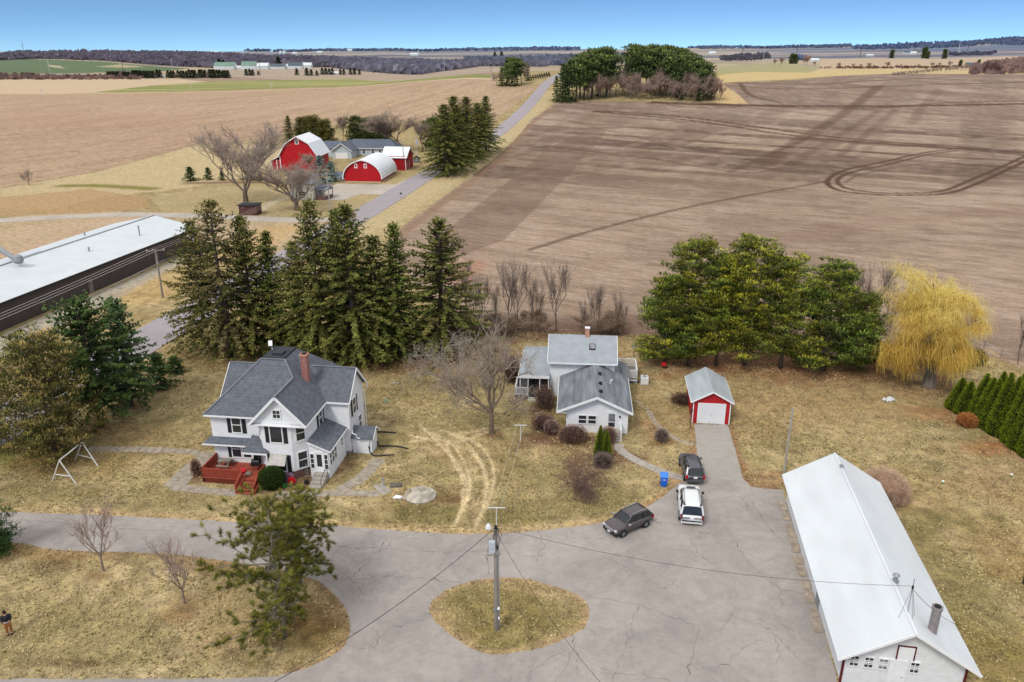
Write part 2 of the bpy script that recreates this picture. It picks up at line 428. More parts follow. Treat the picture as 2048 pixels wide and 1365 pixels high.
# greener belts of the lawns
for a in [(1010, 1235, 6.2, 4.2, (140, 124, 78), .9), (960, 1180, 2, 1.2, OLV, .6), (1000, 1290, 3, 1, (120, 112, 64), .6),
          (1020, 1030, 4.5, 2.2, GRN, .75), (850, 1030, 6, 1.8, GRN, .7), (1150, 1010, 6, 3, OLV, .8), (1230, 1000, 4, 2, GRN, .5), (760, 880, 3, 3, OLV, .7),
          (1090, 940, 6, 4, OLV, .7), (1000, 850, 5, 4, OLV, .7), (890, 950, 4, 3, OLV, .5), (760, 790, 5, 5, OLV, .45), (60, 905, 7, 5, (122, 122, 58), .8), (10, 960, 5, 3, GRN, .5),
          (0, 1060, 12, 1.5, OLV, .3), (300, 990, 10, 2, OLV, .45), (500, 1010, 9, 1.2, OLV, .4),
          (1880, 1120, 7, 7, OLV, .85), (1950, 1200, 5, 6, GRN, .5), (1850, 1050, 4, 3, GRN, .55), (1980, 1330, 5, 4, (140, 122, 72), .7), (2030, 1120, 4, 4, (160, 128, 86), .6),
          (620, 1270, 4, 3, (132, 112, 66), .8), (500, 1330, 6, 1.5, OLV, .6), (160, 1240, 8, 2, OLV, .4), (90, 1100, 9, 1.5, (160, 122, 78), .6), (420, 1125, 5, 1.6, (160, 128, 80), .6),
          (480, 1310, 2, .8, GRN, .5), (650, 1230, 3.5, 3, (140, 104, 68), .6), (110, 1135, 2.2, .9, DRK, .6), (150, 1328, 2.6, .5, DRK, .6), (370, 1225, 2, 1.6, (140, 104, 74), .6), (205, 1152, 1.6, .9, (140, 104, 74), .6)]:
    blob(*a)
# red-brown litter under the trees, beds round the houses
for a in [(560, 715, 11, 5, (128, 94, 66), .85), (700, 725, 12, 4.5, (122, 84, 62), .9), (800, 712, 9, 5, (126, 86, 64), .9), (880, 705, 8, 5, (130, 96, 70), .8),
          (430, 720, 8, 5, (132, 112, 70), .6), (1000, 672, 14, 4, (128, 96, 78), .75), (1180, 672, 12, 4, (120, 90, 74), .8),
          (1400, 722, 12, 5, (150, 104, 78), .9), (1560, 728, 14, 5.5, (144, 102, 78), .9), (1700, 740, 13, 5, (146, 98, 72), .85), (1500, 745, 16, 3, (160, 112, 78), .5), (1860, 775, 6, 3.5, (136, 104, 80), .8), (1960, 830, 9, 2.5, (158, 110, 76), .7),
          (2030, 900, 7, 2.6, (166, 112, 74), .8), (1800, 700, 14, 4, (150, 120, 96), .6),
          (1110, 880, 4.4, 2.6, (122, 86, 68), .85), (1085, 820, 1.6, 6, (118, 84, 68), .9), (1200, 915, 4, 2.4, (120, 84, 70), .8), (1165, 950, 2.5, 1.5, (132, 98, 76), .7), (1325, 885, 1.6, 1.2, (140, 100, 74), .7),
          (990, 868, 1.5, 1.0, (126, 92, 66), .8), (1290, 850, 2.2, 3.5, (160, 118, 86), .6), (1450, 930, 2, 6, (176, 136, 104), .5), (640, 930, 3.2, 2.8, (150, 122, 92), .9), (665, 915, 3, 3, (152, 122, 92), .7),
          (205, 855, 2.4, 1.6, (120, 92, 62), .8), (264, 812, 2.4, 1.4, (124, 92, 64), .8), (115, 920, 4.5, 2.6, (122, 92, 62), .8), (322, 775, 2, 1.2, (122, 88, 66), .8), (351, 745, 2, 1.2, (122, 88, 66), .7),
          (560, 975, 3.2, .9, (128, 98, 72), .9), (610, 960, 3, 1.6, (128, 98, 72), .85), (400, 950, 1.6, 2.2, (136, 104, 78), .85), (870, 990, 3.0, 1.8, (150, 122, 84), .5), (905, 1000, 2, .8, (128, 94, 68), .7),
          (1545, 965, 2.5, 2.5, (170, 132, 100), .7), (1640, 800, 14, 8, (186, 150, 110), .5), (1700, 850, 8, 5, (196, 168, 126), .4), (2000, 960, 6, 6, (184, 150, 112), .5), (1365, 800, 1.4, 2.4, (130, 95, 72), .7),
          (1395, 905, 3, 1.6, (168, 132, 96), .5), (150, 930, 8, 3, (160, 132, 84), .5), (240, 870, 12, 4, (176, 146, 102), .5)]:
    blob(*a)
def linepaint(pts, w, c, s=1.0, soft=.5, wob=0.0, closed=False):
    P = smoothline([tuple(at(u, v))[:2] for u, v in pts])
    d = pdist(P, GX, GY, w * 3 + 2); m = d < w * 3 + 2
    f = np.zeros(GX.size); f[m] = sm(w * (1 + soft), w * (1 - soft), d[m] + (n3[m] - .5) * w * wob) * s
    blend(f, Cc(*c))
# wheel tracks bleached into the lawn west of the tree
TRK = [[(905, 1058), (925, 1015), (940, 975), (930, 930), (905, 890), (868, 868), (850, 862)], [(950, 1058), (968, 1010), (972, 960), (955, 915), (925, 880), (900, 868)],
            [(950, 1050), (978, 1000), (988, 950), (972, 905), (940, 880)], [(925, 1010), (925, 960), (905, 920), (893, 890)], [(905, 1058), (935, 1000), (930, 955), (895, 905), (860, 870)],
            [(975, 985), (968, 940), (938, 900), (905, 888)], [(830, 895), (880, 890), (935, 880), (985, 860), (1010, 850)], [(815, 870), (870, 880), (930, 878), (960, 868)], [(840, 850), (870, 875), (930, 900)],
            [(880, 860), (930, 875), (960, 890)], [(820, 885), (900, 872), (975, 858)]]
for pts in TRK:
    linepaint(pts, .15, (222, 198, 156), .85, .7, .5)
linepaint([(705, 992), (720, 975), (745, 955), (775, 935), (775, 900)], .25, (206, 180, 140), .3)
# beds, muddy edges along the drive
drive_edge = [(-400, 1012), (0, 1024), (200, 1031), (450, 1043), (640, 1051), (760, 1059), (900, 1068), (1010, 1067), (1100, 1059), (1200, 1046), (1285, 1018), (1330, 990), (1356, 968)]
linepaint(drive_edge, .8, (206, 176, 134), .75, .6, 1.2)
linepaint([(-400, 1080), (0, 1084), (110, 1101), (330, 1109), (450, 1123), (560, 1140)], .5, (166, 138, 104), .7, .6, 1.2)
linepaint([(560, 1140), (640, 1165), (690, 1215), (700, 1250), (690, 1290), (640, 1325), (540, 1352)], .6, (168, 138, 104), .7, .6, 1.2)
linepaint([(0, 1352), (300, 1352), (540, 1352)], .7, (188, 168, 130), .7, .6, 1.0)
linepaint([(857, 1217), (880, 1190), (930, 1165), (1000, 1157), (1060, 1160), (1130, 1180), (1170, 1202), (1177, 1232), (1165, 1262), (1100, 1290), (1050, 1305), (985, 1311), (930, 1290), (880, 1255), (857, 1217)], .55, (184, 156, 120), .8, .6, 1.0)
linepaint([(1456, 860), (1472, 905), (1488, 960), (1520, 982)], .5, (160, 118, 88), .7, .6, 1.0)
linepaint([(1388, 850), (1388, 905)], .5, (168, 128, 98), .6, .6, 1.0)
linepaint([(1390, 905), (1356, 968), (1300, 1010)], .5, (170, 126, 96), .5, .6, 1.0)
# worn yard tracks by the brown building, gravel apron
for pts, w, c, s in [([(0, 440), (120, 430), (260, 428), (420, 432), (560, 438), (660, 440)], 1.9, (205, 182, 160), .8), ([(0, 405), (120, 405), (300, 400), (400, 388)], 2.5, (176, 150, 118), .4),
                     ([(440, 470), (560, 470), (660, 468)], 5, (186, 160, 136), .8), ([(0, 470), (120, 455), (260, 440)], 5, (196, 164, 134), .8), ([(0, 520), (150, 470)], 4, (188, 150, 122), .7)]:
    linepaint(pts, w, c, s, .7, .8)
P = poly([(0, 445), (200, 432), (400, 440), (640, 438), (700, 450), (640, 500), (520, 520), (420, 500), (240, 452), (120, 490), (0, 540)])
blend((inside(P, GX, GY) * .75) * (.7 + .6 * (n1 - .5)), Cc(206, 180, 154))
P = poly([(0, 672), (355, 517), (400, 492), (420, 500), (370, 530), (330, 545), (60, 700), (0, 730), (-200, 830), (-200, 780)])
blend(inside(P, GX, GY) * .95, Cc(186, 176, 162)); 
# meadow and lawns round the far farm
P = poly([(0, 378), (190, 345), (400, 288), (560, 290), (600, 330), (380, 375), (200, 395), (100, 420), (0, 420)])
blend(inside(P, GX, GY) * .7 * sm(.2, .6, n1 + .2), Cc(212, 190, 150))
P = poly([(0, 395), (180, 378), (290, 395), (300, 415), (180, 428), (0, 432)]); blend(inside(P, GX, GY) * .8, Cc(186, 152, 112))
linepaint([(130, 372), (200, 372), (300, 378)], 2.6, (132, 124, 62), .9, .7, .6)
P = poly([(300, 395), (420, 375), (620, 372), (700, 392), (820, 345), (850, 340), (690, 430), (560, 432), (330, 430)]); blend(inside(P, GX, GY) * .6, Cc(190, 170, 130))
linepaint([(380, 367), (460, 365), (560, 366), (640, 368)], 2.2, (128, 100, 82), .8, .7, .6)
linepaint([(505, 428), (560, 400), (620, 395)], 1.2, (224, 206, 178), .6, .6, .6)
# verges
linepaint([(700, 470), (790, 418), (880, 365), (1000, 280), (1060, 228), (1100, 185)], 6, (204, 183, 144), .75, .5, .4)
linepaint([(300, 590), (420, 530), (560, 460)], 5, (206, 172, 118), .6, .5, .3)
linepaint([(360, 700), (480, 640), (640, 560)], 2, (186, 160, 112), .7, .5, .3)
# ------- far country
far = GY > 880
b_ = sm(.4, .62, fbm(GX, GY, 420, 41)); blend(far * (.5 + .5 * b_), Cc(186, 166, 142)); blend(far * sm(.5, .66, fbm(GX, GY, 260, 43)) * .8, Cc(160, 140, 120))
blend(far * sm(.62, .7, fbm(GX, GY, 500, 47)) * .6, Cc(206, 182, 142))
def fpoly(pts, c, s=1.0, nz=.0):
    f = inside(poly(pts), GX, GY) * s
    if nz: f = f * (1 - nz + nz * 2 * n4)
    blend(f, Cc(*c))
fpoly([(-300, 158), (470, 159), (300, 182), (180, 186), (0, 190), (-300, 196)], (212, 186, 156))
fpoly([(330, 156), (985, 134), (985, 151), (420, 164)], (168, 142, 124))
fpoly([(-300, 118), (75, 119), (210, 124), (380, 137), (330, 143), (100, 148), (-300, 150)], (104, 120, 76))
fpoly([(190, 134), (240, 129), (290, 134), (250, 136)], (186, 168, 130)); fpoly([(95, 130), (120, 132), (130, 138), (100, 134)], (190, 176, 140))
fpoly([(-300, 148), (330, 147), (330, 158), (-300, 160)], (168, 150, 140), .8)
fpoly([(400, 138), (700, 136), (980, 133), (980, 146), (440, 152)], (182, 162, 142), .9)
fpoly([(1436, 133), (1570, 125), (1640, 137), (1500, 148), (1436, 152)], (176, 166, 118))
fpoly([(1436, 152), (1640, 138), (1800, 137), (2048, 143), (2048, 147), (1700, 152), (1560, 160), (1436, 166)], (212, 186, 136))
fpoly([(1640, 118), (2300, 112), (2300, 144), (1800, 138), (1640, 135)], (208, 178, 142), .9)
fpoly([(1660, 107), (1860, 103), (2300, 100), (2300, 112), (1660, 118)], (168, 148, 140), .8)
fpoly([(1440, 108), (1700, 92), (1900, 92), (1980, 98), (1700, 108), (1500, 116)], (196, 172, 150), .8)
# highway and fence lanes
def farline(pts, w, c, s=1.0): linepaint(pts, w, c, s, .3)
farline([(300, 156), (440, 153), (700, 148), (985, 141)], 7, (212, 198, 184), .9)
# woods: dark ground
WOODS = [[(-60, 124), (40, 108), (250, 105), (440, 113), (640, 120), (760, 125), (760, 130), (700, 135), (440, 137), (380, 135), (210, 122), (75, 118)],
         [(640, 122), (850, 127), (1090, 131), (1090, 134), (960, 133), (830, 150), (760, 146), (640, 132)],
         [(930, 124), (1160, 112), (1300, 110), (1290, 118), (1160, 132), (940, 130)]]
for W_ in WOODS: fpoly(W_, (86, 76, 80), .9)
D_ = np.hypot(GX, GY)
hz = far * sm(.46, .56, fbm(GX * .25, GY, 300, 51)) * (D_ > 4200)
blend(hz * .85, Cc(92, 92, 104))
blend((D_ > 5600) * sm(.5, .58, fbm(GX * .3, GY, 600, 57)) * .8, Cc(100, 108, 128))  # farthest patches take a haze blue
blend((1 - np.exp(-np.maximum(D_ - 900, 0) / 15000.0)) * .8, Cc(140, 164, 204))  # aerial haze painted into the ground colour, bluer with distance

# ------- the two big fields, their crop lines and wheel marks
F_R = poly([(770, 492), (812, 448), (900, 385), (1000, 308), (1062, 240), (1110, 207), (1180, 203), (1290, 204), (1440, 206), (1496, 209), (1478, 190), (1440, 168), (1600, 160), (2048, 147.5), (2600, 138), (2600, 790), (2048, 738), (1960, 706), (1800, 694), (1600, 680), (1250, 668), (1000, 662), (900, 660), (860, 600)])
F_L = poly([(-500, 470), (0, 378), (190, 345), (400, 288), (545, 280), (580, 262), (680, 246), (820, 240), (900, 262), (985, 245), (1030, 208), (1080, 172), (1000, 172), (985, 158), (700, 174), (400, 184), (0, 187), (-500, 194)])
F_G = poly([(190, 184.5), (300, 172), (420, 163.5), (700, 158), (985, 150), (985, 156), (700, 172), (400, 182)])
inR = inside(F_R, GX, GY); inL = inside(F_L, GX, GY); inG = inside(F_G, GX, GY)
def dirc(u0, v0, u1, v1):
    a, b = at(u0, v0), at(u1, v1); d = np.array([b.x - a.x, b.y - a.y]); return d / np.hypot(*d)
def rot(d): return GX * d[0] + GY * d[1], -GX * d[1] + GY * d[0]
base = np.empty_like(col); base[:] = Cc(168, 146, 125)
def bl2(B, f, c): f = np.clip(f, 0, 1)[:, None]; return B * (1 - f) + Cc(*c)[None] * f
d1 = dirc(1100, 240, 2000, 300); s1, t1 = rot(d1)           # along the crop rows
d2 = dirc(1530, 330, 1760, 170); s2, t2 = rot(d2)           # across them
base = bl2(base, sm(.4, .7, fbm(GX, GY, 40, 61)) * .5, (182, 158, 138))
base = bl2(base, sm(.45, .7, fbm(s1 / 14, t1, 1.6, 62)) * .3, (134, 110, 94))
base = bl2(base, sm(.5, .72, fbm(s1 / 9, t1, .7, 63)) * .28, (190, 170, 152))
upper = sm(190, 260, GY)
base = bl2(base, upper * sm(.46, .62, fbm(s1 / 30, t1, 9, 64)) * .95, (104, 84, 72))
base = bl2(base, upper * sm(.46, .64, fbm(s2 / 26, t2, 13, 65)) * .58, (110, 90, 76))
base = bl2(base, upper * sm(.55, .7, fbm(s2 / 30, t2, 9, 66)) * .22, (190, 164, 142))
base = bl2(base, sm(330, 420, GY) * .35, (178, 158, 144))
base = bl2(base, sm(.46, .66, fbm(GX, GY, 16, 67)) * .5, (136, 114, 98)); base = bl2(base, sm(.5, .7, fbm(GX, GY, 5, 68)) * .3, (182, 162, 144)); base = bl2(base, sm(.5, .66, fbm(s1 / 5, t1, 3.5, 69)) * .35, (126, 104, 88))
P = poly([(1090, 300), (1165, 262), (1212, 262), (1190, 290), (1010, 480), (900, 520), (870, 480)]); base = bl2(base, inside(P, GX, GY) * .5, (120, 96, 82))
col = np.where(inR[:, None], base, col)
_near = near.copy(); near = GY < 900
def fieldline(pts, w, c, s, wob=.5, k=6):
    P = smoothline([tuple(at(u, v))[:2] for u, v in pts], k)
    d = pdist(P, GX, GY, w * 3 + 2); m = (d < w * 3 + 2) & inR
    f = np.zeros(GX.size); f[m] = sm(w * 1.5, w * .5, d[m] + (n3[m] - .5) * w * wob) * s
    blend(f, Cc(*c))
DT = (92, 68, 54)
for pts, w, s in [([(1190, 222), (1400, 238), (1700, 278), (1900, 293), (2060, 308)], 1.5, .95), ([(1190, 224), (1400, 244), (1640, 278), (1900, 297), (2060, 312)], 1.5, .9),
                  ([(1300, 205), (1420, 210), (1650, 213), (1850, 212), (2060, 208)], 2.6, .95), ([(1420, 208), (1700, 218), (1900, 206), (2060, 202)], 2.0, .6), ([(1440, 170), (1560, 178), (1800, 172), (2060, 165)], 1.8, .6), ([(1450, 166), (1700, 165), (2060, 152)], 2.4, .6),
                  ([(1916, 298), (1850, 306), (1760, 326), (1700, 338), (1665, 352), (1655, 368), (1680, 382), (1740, 389), (1830, 391), (1900, 386), (1960, 365), (2060, 318)], .8, .98),
                  ([(1912, 302), (1850, 311), (1770, 331), (1715, 342), (1682, 354), (1676, 367), (1700, 379), (1760, 386), (1830, 387), (1890, 381), (1950, 357), (2060, 308)], .75, .95),
                  ([(1900, 322), (1800, 334), (1720, 350), (1690, 366)], .5, .6), ([(1130, 240), (1300, 280), (1500, 320), (1700, 345)], .9, .35),
                  ([(1060, 500), (1200, 458), (1400, 410), (1650, 364)], .7, .7), ([(1100, 260), (1250, 256), (1400, 262)], 2.4, .4), ([(1480, 168), (1500, 190), (1560, 206)], 1.6, .7), ([(1320, 206), (1380, 216), (1480, 215)], 1.0, .6),
                  ([(1530, 330), (1600, 280), (1690, 225), (1760, 172)], 3.0, .55), ([(1150, 300), (1300, 318), (1480, 345), (1560, 338)], 1.2, .45), ([(1180, 275), (1400, 300), (1600, 330)], 1.2, .45), ([(1460, 345), (1560, 300), (1640, 268)], 1.6, .45), ([(1580, 330), (1660, 280), (1760, 220)], 2, .35), ([(1680, 310), (1740, 262), (1790, 220)], 1.8, .35), ([(1820, 250), (1850, 210), (1880, 180)], 2.4, .3)]:
    fieldline(pts, w, DT, s)
fieldline([(800, 470), (900, 396), (1000, 318), (1062, 250), (1112, 214)], 1.2, (150, 120, 96), .7)
fieldline([(1700, 705), (1900, 715), (2060, 745)], 3.5, (176, 150, 124), .5)
for pts, w, c, s in [([(900, 655), (1250, 660), (1700, 676)], 3, (112, 84, 72), .55), ([(1260, 640), (1560, 655)], 2.0, (110, 84, 72), .4), ([(940, 530), (900, 560)], 3, (170, 116, 92), .5),
                     ([(1560, 480), (1800, 440), (2060, 425)], 3.0, (150, 120, 104), .4)]:
    fieldline(pts, w, c, s)
# knoll of dry grass beside the wood
P = poly([(1432, 206), (1496, 209), (1478, 190), (1440, 168), (1430, 185)]); blend(inside(P, GX, GY) * 1.0, Cc(210, 180, 134))
base = np.empty_like(col); base[:] = Cc(184, 158, 130)
d3 = dirc(0, 300, 600, 215); s3, t3 = rot(d3)
base = bl2(base, sm(.42, .7, fbm(s3 / 12, t3, 5, 71)) * .5, (164, 136, 110)); base = bl2(base, sm(.5, .75, fbm(s3 / 6, t3, 1.4, 72)) * .45, (210, 180, 150))
base = bl2(base, sm(.5, .8, fbm(GX, GY, 1.3, 73, 2)) * .4 * (GY < 420), (142, 112, 86)); base = bl2(base, sm(.5, .7, fbm(GX, GY, 120, 74)) * .3, (176, 142, 116))
base = bl2(base, sm(500, 1000, GY) * .35, (182, 152, 128))
col = np.where(inL[:, None], base, col)
base = np.empty_like(col); base[:] = Cc(172, 166, 108)
base = bl2(base, sm(.4, .62, fbm(GX / 5, GY, 30, 75)) * .8, (128, 134, 78)); col = np.where(inG[:, None], base, col)
near = _near
for pts in ([(-300, 193), (0, 188), (400, 184.5), (700, 174.5), (985, 158.5)],): linepaint(pts, 4, (214, 194, 160), .9, .4)

# fine grain in the vertex colours
g = 1 + (.3 * (vnoise(GX, GY, .55, 91) - .5) + .3 * (vnoise(GX, GY, 1.3, 92) - .5)) * (GY < 120) * ~inR
col = col * g[:, None]

idx = np.arange(NT * NR).reshape(NR, NT)
Q = np.stack([idx[:-1, :-1], idx[:-1, 1:], idx[1:, 1:], idx[1:, :-1]], -1).reshape(-1, 4)[:, ::-1]
wrap = np.stack([idx[:-1, -1], idx[:-1, 0], idx[1:, 0], idx[1:, -1]], -1)[:, ::-1]
Q = np.concatenate([Q, wrap])

def earth(name, rough=.95, f1=(.55, .25), specks=1.0, green=.0, bump=.5, rows=None):
    m, nt, b = nodes(name); b.inputs['Roughness'].default_value = rough; b.inputs['Specular IOR Level'].default_value = .08
    L = nt.links
    a = nt.nodes.new('ShaderNodeAttribute'); a.attribute_name = 'col'
    tc = nt.nodes.new('ShaderNodeTexCoord')
    def noise(sc, det=3, vec=None, ro=.6):
        n = nt.nodes.new('ShaderNodeTexNoise'); n.inputs['Scale'].default_value = sc; n.inputs['Detail'].default_value = det; n.inputs['Roughness'].default_value = ro
        L.new(vec or tc.outputs['Object'], n.inputs['Vector']); return n.outputs['Fac']
    def mr(x, a0, a1, b0, b1):
        r = nt.nodes.new('ShaderNodeMapRange'); r.inputs['From Min'].default_value = a0; r.inputs['From Max'].default_value = a1
        r.inputs['To Min'].default_value = b0; r.inputs['To Max'].default_value = b1; L.new(x, r.inputs['Value']); return r.outputs[0]
    def mul(x, y):
        r = nt.nodes.new('ShaderNodeMath'); r.operation = 'MULTIPLY'; L.new(x, r.inputs[0]); L.new(y, r.inputs[1]); return r.outputs[0]
    vec = None
    if rows:
        mp = nt.nodes.new('ShaderNodeMapping'); mp.inputs['Rotation'].default_value = (0, 0, -math.atan2(rows[0][1], rows[0][0])); mp.inputs['Scale'].default_value = (1 / rows[1], 1, 1)
        mp.vector_type = 'TEXTURE' if False else 'POINT'
        mp2 = nt.nodes.new('ShaderNodeMapping'); L.new(tc.outputs['Object'], mp2.inputs[0]); mp2.inputs['Rotation'].default_value = (0, 0, -math.atan2(rows[0][1], rows[0][0]))
        mp.inputs['Rotation'].default_value = (0, 0, 0); L.new(mp2.outputs[0], mp.inputs[0]); vec = mp.outputs[0]
    A = mr(noise(1.1, 5, vec), .3, .7, 1 - .34 * specks, 1 + .28 * specks)
    B = mr(noise(4.5, 4, vec, .75), .3, .7, 1 - .42 * specks, 1 + .38 * specks)
    Cn = mr(noise(13, 2), .35, .65, 1 - .22 * specks, 1 + .2 * specks)
    f = mul(mul(A, B), Cn)
    f = mul(f, mr(noise(7.5, 2), .60, .67, 1, 1 - .5 * specks)); f = mul(f, mr(noise(9.5, 2), .62, .70, 1, 1 + .35 * specks)); f = mul(f, mr(noise(3.1, 3, None, .7), .60, .70, 1, 1 - .38 * specks)); f = mul(f, mr(noise(2.7, 3, None, .7), .60, .72, 1, 1 + .22 * specks))
    hue = nt.nodes.new('ShaderNodeMix'); hue.data_type = 'RGBA'; hue.blend_type = 'MULTIPLY'; hue.inputs[7].default_value = (.82, .87, .70, 1)
    L.new(mr(noise(.55, 6, None, .72), .46, .62, 0, green), hue.inputs[0]); L.new(a.outputs['Color'], hue.inputs[6])
    sc = nt.nodes.new('ShaderNodeVectorMath'); sc.operation = 'SCALE'; L.new(hue.outputs[2], sc.inputs[0]); L.new(f, sc.inputs['Scale'])
    L.new(sc.outputs[0], b.inputs['Base Color'])
    bp = nt.nodes.new('ShaderNodeBump'); bp.inputs['Strength'].default_value = bump; bp.inputs['Distance'].default_value = .08
    L.new(noise(6, 4, vec), bp.inputs['Height']); L.new(bp.outputs[0], b.inputs['Normal'])
    return m
M_GRASS = earth('dry_grass', green=.5, specks=1.0, bump=.7)
M_FIELD = earth('tilled_earth', specks=.8, green=0, bump=.6, rows=(d1, 5))
M_STUB = earth('crop_stubble', specks=.75, green=0, bump=.5, rows=(d3, 5))
V = np.stack([GX, GY, GZ], 1)
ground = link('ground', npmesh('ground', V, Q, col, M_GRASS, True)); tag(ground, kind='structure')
def sheet(name, mask, m, dz):
    f = mask[Q].all(1) if mask.dtype == bool else None
    q = Q[f]; used = np.unique(q); mp = np.full(len(V), -1); mp[used] = np.arange(len(used))
    v = V[used].copy(); v[:, 2] += dz
    o = link(name, npmesh(name, v, mp[q], col[used], m, True)); tag(o, kind='structure'); return o
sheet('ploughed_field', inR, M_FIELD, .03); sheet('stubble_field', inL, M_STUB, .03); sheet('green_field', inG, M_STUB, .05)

# ------------------------------------------------------------------ paved surfaces
def paved(name, col_, cracks=True, scale=1.0, var=.1, tint=None):
    m, nt, b = nodes(name); b.inputs['Roughness'].default_value = .9; b.inputs['Specular IOR Level'].default_value = .15; L = nt.links
    tc = nt.nodes.new('ShaderNodeTexCoord')
    def noise(sc, det=4, ro=.6, dist=0):
        n = nt.nodes.new('ShaderNodeTexNoise'); n.inputs['Scale'].default_value = sc; n.inputs['Detail'].default_value = det; n.inputs['Roughness'].default_value = ro; n.inputs['Distortion'].default_value = dist
        L.new(tc.outputs['Object'], n.inputs['Vector']); return n.outputs['Fac']
    def mr(x, a0, a1, b0, b1):
        r = nt.nodes.new('ShaderNodeMapRange'); r.inputs['From Min'].default_value = a0; r.inputs['From Max'].default_value = a1
        r.inputs['To Min'].default_value = b0; r.inputs['To Max'].default_value = b1; L.new(x, r.inputs['Value']); return r.outputs[0]
    def mul(x, y):
        r = nt.nodes.new('ShaderNodeMath'); r.operation = 'MULTIPLY'; L.new(x, r.inputs[0]); L.new(y, r.inputs[1]); return r.outputs[0]
    f = mul(mul(mr(noise(.16, 4, .6, .6), .3, .7, 1 - var, 1 + var), mr(noise(1.3, 6, .75), .3, .7, .88, 1.1)), mr(noise(22, 2), .3, .7, .9, 1.1))
    if cracks:
        f = mul(mul(f, mr(noise(2.4, 4, .7), .60, .68, 1, .86)), mr(noise(.3, 5, .7, 1.2), .50, .54, 1.03, .94)); f = mul(f, mr(noise(5.5, 3, .7), .64, .7, 1, .8))
        nz = nt.nodes.new('ShaderNodeTexNoise'); nz.inputs['Scale'].default_value = .7; nz.inputs['Detail'].default_value = 5; L.new(tc.outputs['Object'], nz.inputs['Vector'])
        ad = nt.nodes.new('ShaderNodeVectorMath'); ad.operation = 'MULTIPLY_ADD'; ad.inputs[1].default_value = (1.9, 1.9, 0); L.new(nz.outputs['Color'], ad.inputs[0]); L.new(tc.outputs['Object'], ad.inputs[2])
        vo = nt.nodes.new('ShaderNodeTexVoronoi'); vo.feature = 'DISTANCE_TO_EDGE'; vo.inputs['Scale'].default_value = .19; L.new(ad.outputs[0], vo.inputs['Vector'])
        k = mr(vo.outputs['Distance'], .0, .007, .0, 1); gate = mr(noise(.22, 3), .46, .56, 1, 0)
        mx = nt.nodes.new('ShaderNodeMath'); mx.operation = 'MAXIMUM'; L.new(k, mx.inputs[0]); L.new(gate, mx.inputs[1])
        f = mul(f, mr(mx.outputs[0], 0, 1, .72, 1))
    sc = nt.nodes.new('ShaderNodeVectorMath'); sc.operation = 'SCALE'; sc.inputs[0].default_value = col_; L.new(f, sc.inputs['Scale'])
    L.new(sc.outputs[0], b.inputs['Base Color'])
    bp = nt.nodes.new('ShaderNodeBump'); bp.inputs['Strength'].default_value = .25; bp.inputs['Distance'].default_value = .02
    L.new(noise(30, 2), bp.inputs['Height']); L.new(bp.outputs[0], b.inputs['Normal'])
    return m
M_ASPH = paved('old_asphalt', C(168, 160, 154), var=.12); M_ASPHR = paved('purple_asphalt', C(166, 158, 162), False, var=.05)
M_DRV = paved('driveway_concrete', C(172, 166, 158), False, var=.06); M_GRAV = paved('gravel', C(188, 178, 166), False, var=.14)
M_CRACK = mat('crack', C(132, 125, 120), .95, .25, 3); M_BLKT = paved('dark_asphalt', C(112, 116, 126), False, var=.08)
def jitter_ring(pts, step, amp, seed):
    rnd = random.Random(seed); out = []; n = len(pts)
    for i in range(n):
        a = Vector(pts[i][:2]); b = Vector(pts[(i + 1) % n][:2]); k = max(1, int((b - a).length / step))
        if (b - a).length > 60: k = 1
        for j in range(k):
            p = a.lerp(b, j / k); d = (b - a).normalized()
            p += Vector((-d.y, d.x)) * rnd.uniform(-amp, amp); out.append(p)
    return out
def flat(name, rings, m, z=.004, amp=.05, step=.5, extra=None, parent=None, kind='structure'):
    R_ = [[Vector((p.x, p.y, 0)) for p in jitter_ring(r, step, amp, 3 + i)] for i, r in enumerate(rings)]
    v2 = []; ed = []
    for r in R_: o_ = len(v2); v2 += [Vector((p.x, p.y)) for p in r]; ed += [(o_ + i, o_ + (i + 1) % len(r)) for i in range(len(r))]
    vo, _, fo, _, _, _ = delaunay_2d_cdt(v2, ed, [], 0, 1e-5)
    cx_ = np.array([sum((vo[k] for k in f), Vector((0, 0)))[:] for f in fo]) / 3; RN = [np.array([(p.x, p.y) for p in r]) for r in R_]
    keep = inside(RN[0], cx_[:, 0], cx_[:, 1])
    for h_ in RN[1:]: keep &= ~inside(h_, cx_[:, 0], cx_[:, 1])
    b = MB(); b.add([(p.x, p.y, z) for p in vo], [f if (vo[f[1]] - vo[f[0]]).cross(vo[f[2]] - vo[f[0]]) > 0 else f[::-1] for f, k in zip(fo, keep) if k], m)
    if extra: extra(b)
    o = b.build(name, parent)
    return tag(o, kind=kind) if kind else o
def ring(px, sm_=True):
    P = [tuple(at(u, v, 0))[:2] for u, v in px]
    if sm_: P = [tuple(q) for q in smoothline(P, 3)]
    return P
SWL = [(-400, 1079), (0, 1084), (110, 1100), (330, 1108), (450, 1122), (560, 1140), (640, 1165), (690, 1215), (700, 1250), (690, 1290), (640, 1325), (560, 1350), (450, 1357), (0, 1358), (-400, 1358)]
ISL = [(857, 1217), (866, 1200), (890, 1183), (930, 1166), (965, 1158), (1000, 1156), (1060, 1160), (1130, 1180), (1168, 1199), (1178, 1222), (1174, 1248), (1150, 1268), (1100, 1290), (1050, 1302), (985, 1310), (940, 1296), (900, 1270), (868, 1240)]
outer = ring(drive_edge) + ring([(1368, 962), (1398, 960), (1394, 905), (1389, 850)], False) + ring([(1455, 850), (1470, 900), (1485, 955), (1500, 972), (1530, 978), (1566, 980)], False) + ring([(1572, 1000), (1600, 1090), (1640, 1230), (1676, 1365), (1700, 1500)], False) \
    + [(14.0, 20.0), (-34.0, 20.0)] + ring(list(reversed(SWL)))
